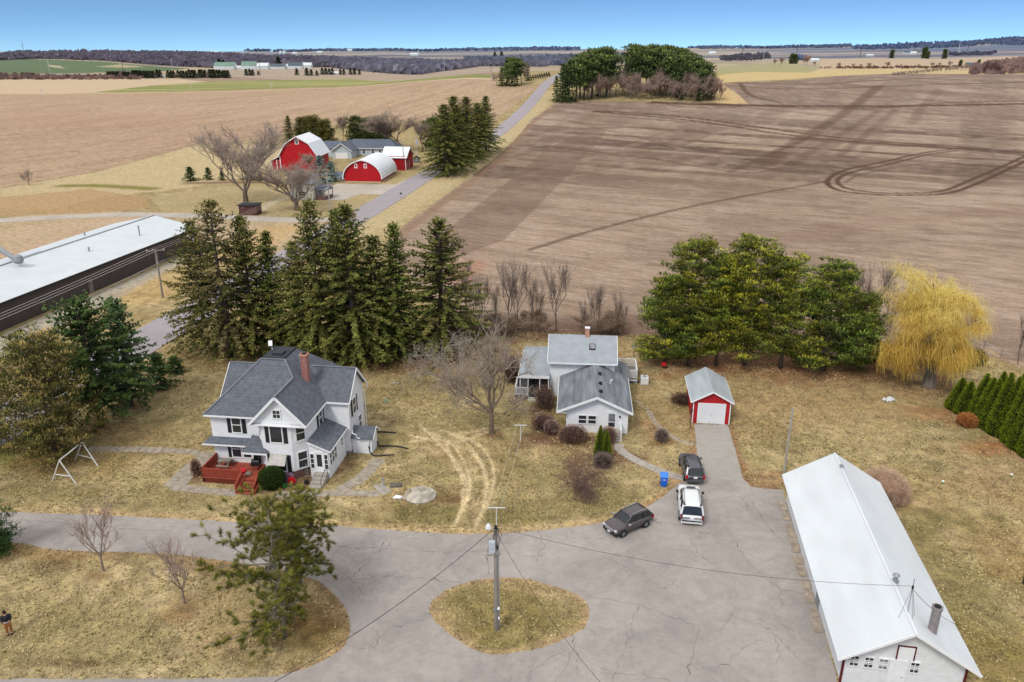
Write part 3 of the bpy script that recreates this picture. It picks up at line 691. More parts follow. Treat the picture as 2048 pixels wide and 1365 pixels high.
def cracks(b):
    rnd = random.Random(5)
    L_ = [[(700, 1093), (770, 1097), (840, 1104), (980, 1104)], [(705, 1160), (770, 1153), (860, 1158), (925, 1165)], [(700, 1160), (735, 1125), (775, 1082)], [(710, 1295), (745, 1297), (780, 1255), (850, 1240)],
          [(1170, 1192), (1230, 1200), (1290, 1215), (1370, 1245), (1400, 1262)], [(1275, 1215), (1250, 1290), (1230, 1345), (1226, 1364)], [(1395, 1255), (1385, 1310), (1372, 1365)], [(1150, 1270), (1135, 1325), (1110, 1365)],
          [(1200, 1340), (1260, 1348), (1340, 1362)], [(1078, 1062), (1088, 1090), (1070, 1125)], [(980, 1075), (975, 1120), (977, 1150)], [(1220, 1120), (1290, 1150), (1322, 1178), (1355, 1158)],
          [(1380, 1075), (1400, 1110), (1440, 1140)], [(1310, 1045), (1360, 1050)], [(1455, 1060), (1500, 1130), (1560, 1180), (1620, 1190)], [(1500, 1000), (1540, 1060), (1590, 1100)], [(1460, 1230), (1540, 1260), (1600, 1320)],
          [(40, 1040), (120, 1046), (250, 1058), (330, 1062)], [(640, 1140), (690, 1150), (730, 1190)], [(420, 1080), (500, 1090), (640, 1092), (700, 1093)], [(1545, 1270), (1560, 1300), (1552, 1330)], [(1130, 1300), (1060, 1345)], [(1440, 1340), (1480, 1300), (1530, 1280)]]
    for k, l in enumerate(L_):
        P = [at(u, v, .009) for u, v in l]; pts = []
        for p, q2 in zip(P[:-1], P[1:]):
            n = max(2, int((q2 - p).length / .35))
            for j in range(n):
                r_ = p.lerp(q2, j / n); pts.append(r_ + Vector((rnd.gauss(0, .09), rnd.gauss(0, .09), 0)))
        pts.append(P[-1])
        for p, q2 in zip(pts[:-1], pts[1:]):
            d = (q2 - p); 
            if d.length < 1e-4: continue
            w = rnd.uniform(.008, .02) if rnd.random() > .08 else .045
            s_ = Vector((-d.y, d.x, 0)).normalized() * w
            zz = Vector((0, 0, rnd.uniform(0, .001)))
            b.add([p - s_ + zz, q2 - s_ + zz, q2 + s_ + zz, p + s_ + zz], [(0, 1, 2, 3)], M_CRACK)
flat('driveway', [outer, ring(ISL + ISL[:1])[:-1]], M_ASPH, .004, .06, .45, cracks)
flat('garage_apron', [ring([(1389, 849), (1455, 849), (1472, 905), (1487, 962), (1397, 962), (1394, 905)], False)], M_DRV, .010, .02, .5)
def strip(name, cl, w, m, dz, sub=1):
    P = smoothline(cl, 8); b = MB(); n = len(P); vs = []; K = 4
    for i in range(n):
        d = P[min(i + 1, n - 1)] - P[max(i - 1, 0)]; d = d / np.hypot(*d); s_ = np.array([-d[1], d[0]])
        for j in range(K + 1):
            q_ = P[i] + s_ * w * (j / K - .5) * -1; vs.append((q_[0], q_[1], float(height(q_[0], q_[1])) + dz))
    b.add(vs, [(i * (K + 1) + j, i * (K + 1) + j + 1, (i + 1) * (K + 1) + j + 1, (i + 1) * (K + 1) + j)[::1] for i in range(n - 1) for j in range(K)], m)
    return tag(b.build(name, smooth=True), kind='structure')
ROADC = []
for a, b2 in [((326, 636), (351, 673)), ((737, 409), (758, 423)), ((869, 331), (882, 345)), ((985, 266), (1001, 270)), ((1046, 214), (1061, 216))]:
    p, q2 = at(*a), at(*b2); ROADC.append(((p.x + q2.x) / 2, (p.y + q2.y) / 2))
d0 = np.array(ROADC[1]) - np.array(ROADC[0]); d0 /= np.hypot(*d0)
pn = at(-60, 846, 0); 
RC = [tuple(np.array(ROADC[0]) - d0 * 95), tuple(np.array(ROADC[0]) - d0 * 40)] + ROADC
dl = np.array(ROADC[-1]) - np.array(ROADC[-2]); dl /= np.hypot(*dl)
RC += [tuple(np.array(ROADC[-1]) + dl * 50), tuple(np.array(ROADC[-1]) + dl * 110), tuple(np.array(ROADC[-1]) + dl * 250)]
strip('county_road', RC, 7.0, M_ASPHR, .06)
print('ROAD', RC)
# gravel lanes and the far farm's paving
strip('gravel_lane', [tuple(at(u, v))[:2] for u, v in [(-60, 446), (60, 438), (240, 430), (420, 433), (560, 440), (660, 438), (715, 428)]], 5, M_GRAV, .012)
flat('farm_drive', [ring([(672, 368), (790, 370), (830, 352), (800, 372), (765, 390), (720, 388), (690, 400), (640, 402), (650, 385)], False)], M_GRAV, .02, .1, 2)
flat('farmyard_paving', [ring([(655, 320), (712, 316), (760, 322), (780, 330), (700, 352), (688, 362), (660, 350)], False)], M_BLKT, .024, .1, 2)
flat('farm_turnout', [ring([(815, 326), (872, 326), (858, 342), (825, 338)], False)], M_BLKT, .026, .1, 2)
# concrete and flagstone walks
PATHS = []
def slabs_path(name, px, w, n, m, z=.02, seed=1, gap=.06, jit=.06, h=.05):
    P = smoothline([tuple(at(u, v, 0))[:2] for u, v in px], 8); PATHS.append((P, w)); L_ = np.concatenate([[0], np.cumsum(np.hypot(*np.diff(P, axis=0).T))]); rnd = random.Random(seed); b = MB()
    def pt(s):
        i = min(int(np.searchsorted(L_, s)), len(P) - 1); i = max(i, 1); t = (s - L_[i - 1]) / max(L_[i] - L_[i - 1], 1e-6); return P[i - 1] + (P[i] - P[i - 1]) * min(t, 1), (P[i] - P[i - 1]) / max(np.hypot(*(P[i] - P[i - 1])), 1e-6)
    st = L_[-1] / n
    for i in range(n):
        a, da = pt(i * st + gap / 2); c, dc = pt((i + 1) * st - gap / 2)
        wa = w * rnd.uniform(1 - jit, 1 + jit) / 2; o_ = rnd.uniform(-jit, jit) * w * .5
        na = np.array([-da[1], da[0]]); nc = np.array([-dc[1], dc[0]]); zz = z + rnd.uniform(-.008, .012)
        q_ = [a - na * (wa + o_), c - nc * (wa * rnd.uniform(.95, 1.05) + o_), c + nc * (wa - o_), a + na * (wa - o_)]
        b.slab([(p[0], p[1], zz) for p in q_][::-1] if False else [(p[0], p[1], zz) for p in q_], h, m)
    return tag(b.build(name), kind='structure')
slabs_path('front_walk', [(1240, 888), (1238, 898), (1262, 916), (1300, 934), (1340, 950), (1372, 958)], .95, 9, M_CONC, .03, 1, .03, .03)
slabs_path('stepping_stones', [(1297, 822), (1310, 845), (1335, 868), (1362, 883), (1388, 890)], .55, 22, M_STONE, .02, 2, .12, .12)
slabs_path('stepping_stones', [(1270, 800), (1285, 812), (1297, 822)], .3, 7, M_STONE, .012, 3, .2, .3)
slabs_path('flagstone_path', [(175, 898), (230, 899), (290, 900), (345, 902), (385, 905), (420, 912)], 1.0, 17, M_STONE, .02, 4, .10, .14)
slabs_path('flagstone_path', [(430, 908), (400, 928), (372, 948), (345, 975)], 1.9, 6, M_STONE, .024, 5, .05, .08)
slabs_path('flagstone_path', [(345, 974), (400, 980), (450, 985), (475, 989)], 1.0, 7, M_STONE, .028, 6, .04, .06)
slabs_path('flagstone_path', [(550, 990), (600, 988), (640, 988), (690, 986), (740, 988), (760, 988)], 1.0, 9, M_STONE, .026, 7, .04, .06)
slabs_path('flagstone_path', [(680, 980), (705, 968), (730, 950), (748, 930), (758, 918)], 1.25, 9, M_STONE, .03, 8, .06, .12)
slabs_path('flagstone_path', [(755, 982), (775, 975)], 1.8, 2, M_CONC, .034, 9, .05, .06)

# tufts of dry grass standing out of the lawns
def tufts(n, seed):
    g = np.random.default_rng(seed); r_ = np.sqrt(g.uniform(30 ** 2, 112 ** 2, n)); a = g.uniform(-.72, .72, n); x = r_ * np.sin(a); y = r_ * np.cos(a)
    O = np.array([tuple(p)[:2] for p in outer]); I = np.array([tuple(p)[:2] for p in ring(ISL + ISL[:1])[:-1]])
    ok = (~inside(O, x, y) | inside(I, x, y)) & ~inside(F_R, x, y) & (fbm(x, y, 2.2, 77) > .36)
    ok &= pdist(np.array(RC), x, y, 8) > 3.9
    for P, w_ in PATHS: ok &= pdist(P, x, y, w_) > w_ * .62
    for t_ in TRK: ok &= (pdist(smoothline([tuple(at(u, v))[:2] for u, v in t_]), x, y, 1) > .3) | (g.random(n) < .3)
    ok &= ~inside(poly([(0, 700), (0, 612), (360, 455), (420, 500)]), x, y)
    x, y = x[ok], y[ok]; m = len(x); tone = fbm(x, y, 7, 78)[:, None]; gr = (g.random((m, 1)) < .16 + .42 * (tone > .55)) * g.uniform(.4, 1, (m, 1))
    k = Cc(198, 180, 134)[None] * (1 - gr) + Cc(120, 112, 62)[None] * gr; k = k * g.uniform(.72, 1.2, (m, 1)); V = []; K = []
    for j in range(3):
        b_ = g.uniform(0, 6.283, m); h_ = g.uniform(.05, .13, m); w_ = g.uniform(.03, .07, m); lx, ly = g.normal(0, .07, m), g.normal(0, .07, m)
        ox, oy = g.normal(0, .05, m), g.normal(0, .05, m)
        V.append(np.stack([np.stack([x + ox - np.cos(b_) * w_, y + oy - np.sin(b_) * w_, 0 * x + .002], 1), np.stack([x + ox + np.cos(b_) * w_, y + oy + np.sin(b_) * w_, 0 * x + .002], 1), np.stack([x + ox + lx, y + oy + ly, h_], 1)], 1).reshape(-1, 3)); K.append(np.repeat(k, 3, 0))
    V = np.concatenate(V); K = np.concatenate(K)
    o = link('grass', npmesh('grass', V, np.arange(len(V)).reshape(-1, 3), K, attr_mat('grass_blades', 1, 0, .2, .1))); tag(o, 'short dry straw coloured grass tufts all over the lawns', 'grass', kind='stuff')
tufts(130000, 5)
# ------------------------------------------------------------------ vegetation
class Cards:
    """collects many small leaf or needle faces"""
    def __init__(s, seed): s.c = []; s.d = []; s.l = []; s.w = []; s.k = []; s.rng = np.random.default_rng(seed)
    def add(s, c, d, l, w, k): s.c.append(c); s.d.append(d); s.l.append(l); s.w.append(w); s.k.append(k)
    def arrays(s):
        c = np.array(s.c, float).reshape(-1, 3); d = np.array(s.d, float).reshape(-1, 3); l = np.array(s.l, float).ravel(); w = np.array(s.w, float).ravel(); k = np.array(s.k, float).reshape(-1, 3)
        return c, d, l, w, k
    def mesh(s, name, m, narrow=False, flatk=0.0):
        c, d, l, w, k = s.arrays(); n = len(c)
        d = d / np.maximum(np.linalg.norm(d, axis=1, keepdims=True), 1e-6)
        r = s.rng.normal(size=(n, 3)); r[:, 2] += flatk * 3
        a = np.cross(d, r); a /= np.maximum(np.linalg.norm(a, axis=1, keepdims=True), 1e-6)
        L = l[:, None]; W = w[:, None]
        if narrow:
            V = np.stack([c - a * W / 2, c + a * W / 2, c + d * L], 1).reshape(-1, 3); F = np.arange(3 * n).reshape(-1, 3); K = np.repeat(k, 3, 0)
        else:
            V = np.stack([c, c + d * L * .45 + a * W / 2, c + d * L, c + d * L * .45 - a * W / 2], 1).reshape(-1, 3); F = np.arange(4 * n).reshape(-1, 4); K = np.repeat(k, 4, 0)
        return npmesh(name, V, F, K, m)
M_FOL = attr_mat('conifer_needles', .85, .13, .9, .22, trans=.15, gain=1.7)
M_FOLS = attr_mat('garden_foliage', .85, .05, 2.0, .25, trans=.12, gain=1.3)
M_TWIG = attr_mat('bare_twigs', .9, .12, 1.0, .15)
M_BARK = mat('bark', C(112, 100, 90), .95, .3, 3, .5, stretch=(1, 1, .25))
M_BARKG = mat('pale_bark', C(140, 132, 120), .95, .25, 3, .5, stretch=(1, 1, .25))
def K3(c, j=.0, rng=None):
    k = np.array(C(*c)); return k * (1 + (rng.uniform(-j, j) if rng is not None else 0))
def spruce(seed, h=17., r=4.2, clear=1.5, cols=((54, 62, 32), (112, 114, 54), (124, 106, 66)), sparse=0.0, nper=4, lw=(.62, .26), droop=.38, step=.5, powr=.72, dense=1.0, brown=.1, ):
    g = np.random.default_rng(seed); cd = Cards(seed); wb = MB()
    wb.tube([(0, 0, -.3), (0, 0, h * .3), (g.uniform(-.1, .1), 0, h * .7), (0, 0, h * .98)], [h * .018, h * .014, h * .007, .02], M_BARK, 7)
    z = clear; dark, lite, brn = [np.array(C(*c)) for c in cols]
    while z < h * .985:
        t = (z - clear) / (h - clear); R0 = r * (1 - t) ** powr * (.55 + .45 * min(1, t * 7 + .35)) + .12
        nb = int(g.integers(5, 8)); a0 = g.uniform(0, 6.28)
        for i in range(nb):
            if g.random() < sparse: continue
            a = a0 + i * 6.283 / nb + g.normal(0, .22); L = R0 * g.uniform(.5, 1.22)
            up = .75 * t - .18 + g.normal(0, .07); dz = -droop * (1 - t)
            ca, sa = math.cos(a), math.sin(a); zb = z + g.normal(0, .28) * (1 - t)
            P = lambda s: np.array([ca * L * s, sa * L * s, zb + L * (up * s + dz * s * s + .12 * s ** 3)])
            if L > 1.2: wb.tube([P(0), P(.5), P(.92)], [.035 + L * .008, .03, .012], M_BARK, 3, cap=False)
            ns = max(3, int(L / .26 * dense)); shade = g.uniform(.78, 1.15); isb = g.random() < brown
            for j in range(ns):
                s = .12 + .9 * (j + g.random()) / ns
                p = P(min(s, 1)); f = (s ** .7)
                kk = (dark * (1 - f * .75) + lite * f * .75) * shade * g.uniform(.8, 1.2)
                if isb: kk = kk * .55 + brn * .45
                for m_ in range(nper):
                    side = (-1) ** m_; aa = a + side * g.uniform(.25, 1.25)
                    dd = (math.cos(aa), math.sin(aa), g.uniform(-.55, .22) - .25 * (1 - t))
                    ll = lw[0] * g.uniform(.6, 1.2) * (.6 + .5 * (1 - s)) * (.55 + .45 * (1 - t))
                    cd.add(p + g.normal(0, .07, 3), dd, ll, lw[1] * g.uniform(.7, 1.3), kk)
                if g.random() < .5: cd.add(p, (g.normal(0, .3), g.normal(0, .3), -1), lw[0] * g.uniform(.5, .9), lw[1] * .8, kk * .7)
        z += step * (1 - .45 * t) * g.uniform(.8, 1.2)
    for i in range(26): cd.add((0, 0, h * g.uniform(.9, 1.0)), (g.normal(0, .5), g.normal(0, .5), 1), .4, .12, lite * g.uniform(.7, 1))
    return cd.mesh('crown', M_FOL, flatk=.35), wb.mesh('trunk', True)
def whitepine(seed, h=15., r=4.2, clear=2.5, prof=None, cols=((54, 66, 30), (130, 140, 56), (196, 184, 60)), clump=.85, lw=(.36, .12), step=1.15, nb0=5, dens=1.15, jag=.42, nt=44, flat_=.55):
    """layered pine: level limbs that end in upturned clumps of needles"""
    g = np.random.default_rng(seed); cd = Cards(seed); wb = MB()
    wb.tube([(0, 0, -.3), (.05, 0, h * .35), (-.08, .05, h * .7), (0, 0, h * .96)], [h * .021, h * .016, h * .009, .03], M_BARK, 8)
    dark, lite, yel = [np.array(C(*c)) for c in cols]
    prof = prof or (lambda t: (1 - t ** 2.2) ** .6 * (.65 + .35 * min(1, t * 3)))
    z = clear
    while z < h * .97:
        t = (z - clear) / (h - clear); nb = int(g.integers(nb0, nb0 + 3)); a0 = g.uniform(0, 6.28)
        for i in range(nb):
            a = a0 + i * 6.283 / nb + g.normal(0, .3); L = max(.5, r * prof(t) * g.uniform(1 - jag, 1 + jag * .6))
            up = g.uniform(-.08, .22) + t * .45; ca, sa = math.cos(a), math.sin(a); bend = g.uniform(-.1, .25)
            P = lambda s: np.array([ca * L * s, sa * L * s, z + L * (up * s + bend * s * s - .12 * math.sin(3.1 * s))])
            wb.tube([P(0), P(.35), P(.7), P(.98)], [.03 + L * .016, .03 + L * .009, .03, .012], M_BARK, 4, cap=False)
            yl = g.uniform(0, 1) ** 1.6; shade = g.uniform(.6, 1.3)
            nc = max(2, int(L / (clump * .62) * dens))
            for j in range(nc):
                s = 1 - .72 * (j / nc) ** 1.0 + g.normal(0, .04)
                off = g.normal(0, .35 + .25 * L * .25, 3) * np.array([1, 1, .25]); p = P(min(max(s, .15), 1.02)) + off * (.5 + .5 * (j > 0))
                R1 = clump * g.uniform(.6, 1.2); sh2 = shade * g.uniform(.62, 1.35)
                for q_ in range(nt):
                    u = g.normal(size=3); u /= np.linalg.norm(u); u[2] = u[2] * flat_ + .28
                    hi = max(0, u[2]) ; kk = (dark * (1 - hi) + (lite * (1 - yl) + yel * yl) * hi) * sh2 * g.uniform(.88, 1.12)  # shading put into the colour: clump tops brighter, undersides darker
                    cd.add(p + u * R1 * g.uniform(.25, .85) * np.array([1.3, 1.3, .42]), u + g.normal(0, .35, 3) + np.array([0, 0, .25]), lw[0] * g.uniform(.7, 1.3), lw[1] * g.uniform(.8, 1.4), kk)
        z += step * (1 - .3 * t) * g.uniform(.75, 1.25)
    return cd.mesh('crown', M_FOL), wb.mesh('trunk', True)
def tufted(seed, h=10., r=4.2, clear=2.6, bias=0., baz=3.14):
    """open grown pine seen close: bare grey limbs that carry round tufts of long needles"""
    g = np.random.default_rng(seed); cd = Cards(seed); wb = MB()
    dark, lite = np.array(C(54, 62, 26)), np.array(C(128, 126, 54))
    wb.tube([(0, 0, -.3), (.15, .05, h * .3), (-.1, .1, h * .65), (.05, 0, h * .95)], [.19, .15, .09, .03], M_BARKG, 9)
    tips = []
    z = clear
    while z < h * .97:
        t = (z - clear) / (h - clear)
        for i in range(int(g.integers(2, 5))):
            a = g.uniform(0, 6.283); L = r * (.72 + .42 * math.sin(3.1 * t)) * (1 - .3 * t) * g.uniform(.4, 1.1); up = g.uniform(-.3, .3) + t * .35; L *= 1 + bias * math.cos(a - baz)
            p = np.array([0, 0, z]); d = np.array([math.cos(a), math.sin(a), up]); d /= np.linalg.norm(d); pts = [p]; n = 5
            for s in range(n):
                d = d + g.normal(0, .22, 3) * np.array([1, 1, .6]) + np.array([0, 0, .03]); d /= np.linalg.norm(d); p = p + d * L / n; pts.append(p)
                if s >= 1:
                    for _ in range(int(g.integers(1, 4))):
                        e = d + g.normal(0, .85, 3) * np.array([1, 1, .6]) + np.array([0, 0, .2]); e /= np.linalg.norm(e); l2 = g.uniform(.35, 1.15); q_ = p + e * l2
                        wb.tube([p, (p + q_) / 2 + g.normal(0, .07, 3), q_], [.022, .016, .009], M_BARKG, 3, cap=False); tips.append((q_, e))
                        if g.random() < .75:
                            e2 = e + g.normal(0, .7, 3); e2 /= np.linalg.norm(e2); q2 = q_ - e * l2 * .35 + e2 * .4; wb.tube([q_ - e * l2 * .35, q2], [.012, .008], M_BARKG, 3, cap=False); tips.append((q2, e2))
            wb.tube(pts, [.06, .05, .04, .03, .022, .012], M_BARKG, 5, cap=False); tips.append((p, d))
        z += .41 * g.uniform(.7, 1.3)
    for p, e in tips:
        sh = g.uniform(.7, 1.2)
        for k in range(64):
            u = g.normal(size=3) + e * .9 + np.array([0, 0, .4]); u /= np.linalg.norm(u)
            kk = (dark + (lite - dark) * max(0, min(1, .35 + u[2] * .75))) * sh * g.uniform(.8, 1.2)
            cd.add(p - e * g.uniform(0, .34) + u * .03, u, g.uniform(.18, .31), .026, kk)
    return cd.mesh('crown', M_FOL, narrow=True), wb.mesh('trunk', True)
def baretree(seed, h=10., trunk=.22, spread=.5, first=.25, levels=5, kids=(3, 5), bark=(120, 106, 96), twig=(142, 124, 118), up=.28, twl=1.0, ntw=5, gnarl=.16, limbs=None, tw=.028, lean=0., haze=0):
    g = np.random.default_rng(seed); S = []; T = Cards(seed); kb = np.array(C(*bark)); kt = np.array(C(*twig))
    def grow(p, d, L, r0, lv):
        n = 4 if lv < 3 else 3; pts = [p]
        for i in range(n):
            d = d + g.normal(0, gnarl, 3) + np.array([0, 0, up * .25 * (lv > 0)]); d /= np.linalg.norm(d); q_ = p + d * L / n
            S.append((p, q_, r0 * (1 - .55 * i / n), r0 * (1 - .55 * (i + 1) / n), lv)); p = q_; pts.append(p)
        if lv >= levels:
            for _ in range(ntw):
                b = pts[int(g.integers(0, len(pts)))]; u = d + g.normal(0, .75, 3); u[2] += .1; u /= np.linalg.norm(u)
                T.add(b, u, twl * g.uniform(.4, 1.0), tw, kt * g.uniform(.75, 1.2))
            return
        nk = int(g.integers(kids[0], kids[1] + 1)) + (1 if lv == 0 else 0)
        for k in range(nk):
            s = first + (1 - first) * (k + g.random()) / nk if lv == 0 else .3 + .7 * (k + g.random()) / nk
            i = min(int(s * n), n - 1); b = pts[i] + (pts[i + 1] - pts[i]) * (s * n - i)
            a = g.uniform(0, 6.283) if lv else k * 2.4 + g.normal(0, .4)
            x = np.cross(d, [0, 0, 1.]) if abs(d[2]) < .95 else np.array([1., 0, 0]); x /= np.linalg.norm(x); y = np.cross(d, x)
            u = d * math.cos(spread * 1.3) + (x * math.cos(a) + y * math.sin(a)) * math.sin(spread * 1.3) + g.normal(0, .12, 3); u[2] += up; u /= np.linalg.norm(u)
            grow(b, u, L * g.uniform(.52, .78) * (1.15 - .35 * s if lv == 0 else 1), r0 * (.62 if lv == 0 else .58), lv + 1)
    if limbs:
        base = np.array([0, 0, -.3]); top = np.array([lean * .2, 0, h * first])
        S.append((base, top * .5, trunk * 1.25, trunk, 0)); S.append((top * .5, top, trunk, trunk * .85, 0))
        for (az, el, L, rr_) in limbs:
            u = np.array([math.cos(R(az)) * math.cos(R(el)), math.sin(R(az)) * math.cos(R(el)), math.sin(R(el))]); grow(top - np.array([0, 0, g.uniform(0, .2) * h * first]), u, L, trunk * rr_, 1)
    else:
        d = np.array([lean, 0, 1.]); d /= np.linalg.norm(d); grow(np.array([0, 0, -.2]), d, h * .62, trunk, 0)
    b = MB()
    m0 = attr_mat('bare_bark', .95, .08, 2, .25)
    segs = [s for s in S]; V = []; F = []; Kc = []
    for p, q_, ra, rb, lv in segs:
        n = 7 if lv == 0 else (5 if lv == 1 else 3); d = q_ - p; d /= max(np.linalg.norm(d), 1e-6)
        x = np.cross(d, [0, 0, 1.]) if abs(d[2]) < .95 else np.cross(d, [1., 0, 0]); x /= np.linalg.norm(x); y = np.cross(d, x); o = len(V)
        ra = max(ra, tw * .45); rb = max(rb, tw * .4)
        for c_, r_ in ((p - d * ra * .3, ra), (q_ + d * rb * .2, rb)):
            for k in range(n):
                t = 6.2832 * k / n; V.append(c_ + (x * math.cos(t) + y * math.sin(t)) * r_)
        for k in range(n): F.append((o + k, o + (k + 1) % n, o + n + (k + 1) % n, o + n + k))
        c2 = kb + (kt - kb) * min(1, lv / 4); Kc += [c2 * g.uniform(.85, 1.12)] * 0 + [c2] * (2 * n)
    return T.mesh('crown', M_TWIG, narrow=True), npmesh('trunk', V, F, np.array(Kc), m0, True)
def bushmesh(seed, rx, ry, rz, n, cols, lw, squash=1.0, inner=(40, 34, 30), shape='ball', narrow=True, updir=.0, mt=None):
    g = np.random.default_rng(seed); cd = Cards(seed); k0, k1 = [np.array(C(*c)) for c in cols]; mt = mt or M_FOLS
    for i in range(n):
        u = g.normal(size=3); u /= np.linalg.norm(u); u[2] = abs(u[2]) if shape != 'ball' else u[2]
        if shape == 'cone':
            t = g.random() ** 1.4; a = g.uniform(0, 6.283); rad = (1 - t) ** .75 * (.8 + .2 * min(1, t * 8)) * (1 + .05 * math.sin(a * 5 + t * 12)); nrm = np.array([math.cos(a), math.sin(a), .3])
            p = np.array([math.cos(a) * rx * rad, math.sin(a) * ry * rad, t * 2 * rz]) ; nrm = nrm + np.array([0, 0, updir])
        else:
            lump = 1 + .07 * math.sin(u[0] * 9 + seed) * math.cos(u[1] * 7) ; s = (abs(u[0]) ** 2.6 + abs(u[1]) ** 2.6 + abs(u[2]) ** 2.6) ** (-1 / 2.6) if squash != 1 else 1
            p = u * s * np.array([rx, ry, rz]) * lump; p[2] += rz; nrm = u
        p = p * np.array([1, 1, 1]) - nrm * g.uniform(0, .16) * min(rx, rz)
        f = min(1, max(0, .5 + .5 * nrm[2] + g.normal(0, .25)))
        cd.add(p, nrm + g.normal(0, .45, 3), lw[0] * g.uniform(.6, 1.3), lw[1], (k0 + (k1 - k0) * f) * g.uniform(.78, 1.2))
    me = cd.mesh('foliage', mt, narrow=narrow)
    b = MB(); im = mat('inner_shade_%d_%d_%d' % inner, C(*inner), 1, .2)  # inner body coloured as the shade inside the foliage
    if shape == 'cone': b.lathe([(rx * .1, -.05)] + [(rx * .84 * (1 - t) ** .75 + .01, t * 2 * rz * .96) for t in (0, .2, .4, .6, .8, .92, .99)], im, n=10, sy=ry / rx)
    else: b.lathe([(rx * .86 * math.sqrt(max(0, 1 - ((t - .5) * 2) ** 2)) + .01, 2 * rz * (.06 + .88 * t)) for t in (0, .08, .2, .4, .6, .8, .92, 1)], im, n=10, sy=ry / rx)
    return me, b.mesh('shade_core', True)

def plant(name, meshes, label, cat, p, h=None, h0=1.0, group=None, wid=None, rz=0, parts=('crown', 'trunk'), sink=0.0, one=False):
    s = (h / h0) if h else 1.0; w = wid if wid else s
    t = thing(name, label, cat, (p.x, p.y, p.z - sink), rz, group); t.scale = (w, w, s)
    for nm, me in zip(parts, meshes):
        if me is not None: link(nm, me, t)
    return t

# --- the row of old spruces behind the farmhouse
SPR = [spruce(11, 18, 5.6, 2.6, lw=(.56, .19), nper=5, sparse=.2, brown=.45, cols=((62, 64, 34), (104, 100, 52), (132, 112, 84)), dense=.8),
      spruce(12, 18, 5.1, 1.6, lw=(.56, .2), nper=5, brown=.1), spruce(13, 18, 5.4, 1.6, lw=(.56, .19), nper=5, brown=.2, sparse=.06), spruce(14, 18, 4.6, 2.0, lw=(.56, .2), nper=5, brown=.05, cols=((54, 66, 32), (96, 106, 42), (118, 100, 62)))]
ROW = [(461, 716, 399, 0, 'tall thin crowned brownish spruce at the left end of the row behind the farmhouse', 1.15), (415, 698, 369, 2, 'shorter spruce set behind the brownish one at the left end of the row', .95),
       (512, 706, 479, 1, 'narrow dark spruce right of the brownish spruce in the row behind the farmhouse', .95), (556, 700, 550, 3, 'short slim topped spruce in the row, seen just left of the farmhouse chimney', .9),
       (645, 722, 611, 2, 'tall ragged topped spruce in the row, just behind the farmhouse chimney', 1.0), (690, 703, 672, 3, 'spruce with a leaning pale top squeezed against the broad spruce in the row', .9),
       (712, 724, 727, 1, 'broadest and fullest spruce, right of the chimney in the row behind the farmhouse', 1.2), (606, 712, 596, 1, 'dark spruce hidden low between two taller spruces behind the farmhouse roof', .9),
       (800, 712, 806, 3, 'short spire topped spruce second from the right end of the row', .95), (886, 704, 872, 2, 'dense green spruce at the right end of the row beside the tilled field', 1.1), (760, 716, 762, 2, 'spruce filling the gap right of the broadest one in the row', 1.0)]
TOPS = [399, 438, 428, 462, 399, 419, 404, 480, 446, 436, 470]
for i, (u, vb, ut, k, lab, ws) in enumerate(ROW):
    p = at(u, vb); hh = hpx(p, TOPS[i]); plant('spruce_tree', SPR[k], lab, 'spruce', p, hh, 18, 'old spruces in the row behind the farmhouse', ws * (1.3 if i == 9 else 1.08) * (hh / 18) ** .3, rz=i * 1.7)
# --- spruces on the west lawn
SG = [spruce(21, 14, 5.0, 3.0, sparse=.1, cols=((44, 60, 32), (74, 92, 44), (110, 96, 60)), brown=.03, droop=.2, powr=.55, dense=1.2), spruce(22, 13, 4.4, 1.8, cols=((50, 66, 44), (84, 104, 66), (110, 100, 80)), brown=.02)]
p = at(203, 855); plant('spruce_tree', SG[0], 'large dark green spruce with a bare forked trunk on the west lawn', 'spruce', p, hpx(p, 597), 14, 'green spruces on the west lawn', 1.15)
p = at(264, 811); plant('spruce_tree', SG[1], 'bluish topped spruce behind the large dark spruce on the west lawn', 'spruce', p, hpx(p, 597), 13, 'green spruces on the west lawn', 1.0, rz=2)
SS = spruce(23, 4, 1.7, .1, cols=((40, 58, 32), (66, 84, 42), (90, 80, 50)), lw=(.42, .2), step=.32, brown=.0, nper=5)
p = at(322, 775); plant('young_spruce', SS, 'young pointed spruce right of the bluish topped spruce', 'spruce', p, hpx(p, 708), 4, wid=1.15)
p = at(351, 747); plant('young_spruce', SS, 'low rounded young spruce beside the purple road', 'spruce', p, hpx(p, 714), 4, wid=.95, rz=1)
# --- big cedar
CED = whitepine(31, 13, 5.6, 1.2, prof=lambda t: (math.sin(math.pi * min(1, .2 + t * .8)) ** .55) * (1 - .35 * t), cols=((62, 64, 34), (116, 112, 58), (160, 134, 84)), clump=.75, lw=(.4, .12), step=.8, nb0=6, dens=.8, jag=.4, nt=30, flat_=.8)
p = at(113, 915); plant('cedar_tree', CED, 'massive bronze green cedar with a leaning bare top behind the swing frame', 'cedar', p, hpx(p, 668), 13, wid=.8)
p = at(-40, 905); plant('cedar_tree', CED, 'bronze cedar cut off by the left edge of the photo', 'cedar', p, 11, 13, wid=.6, rz=2.2)
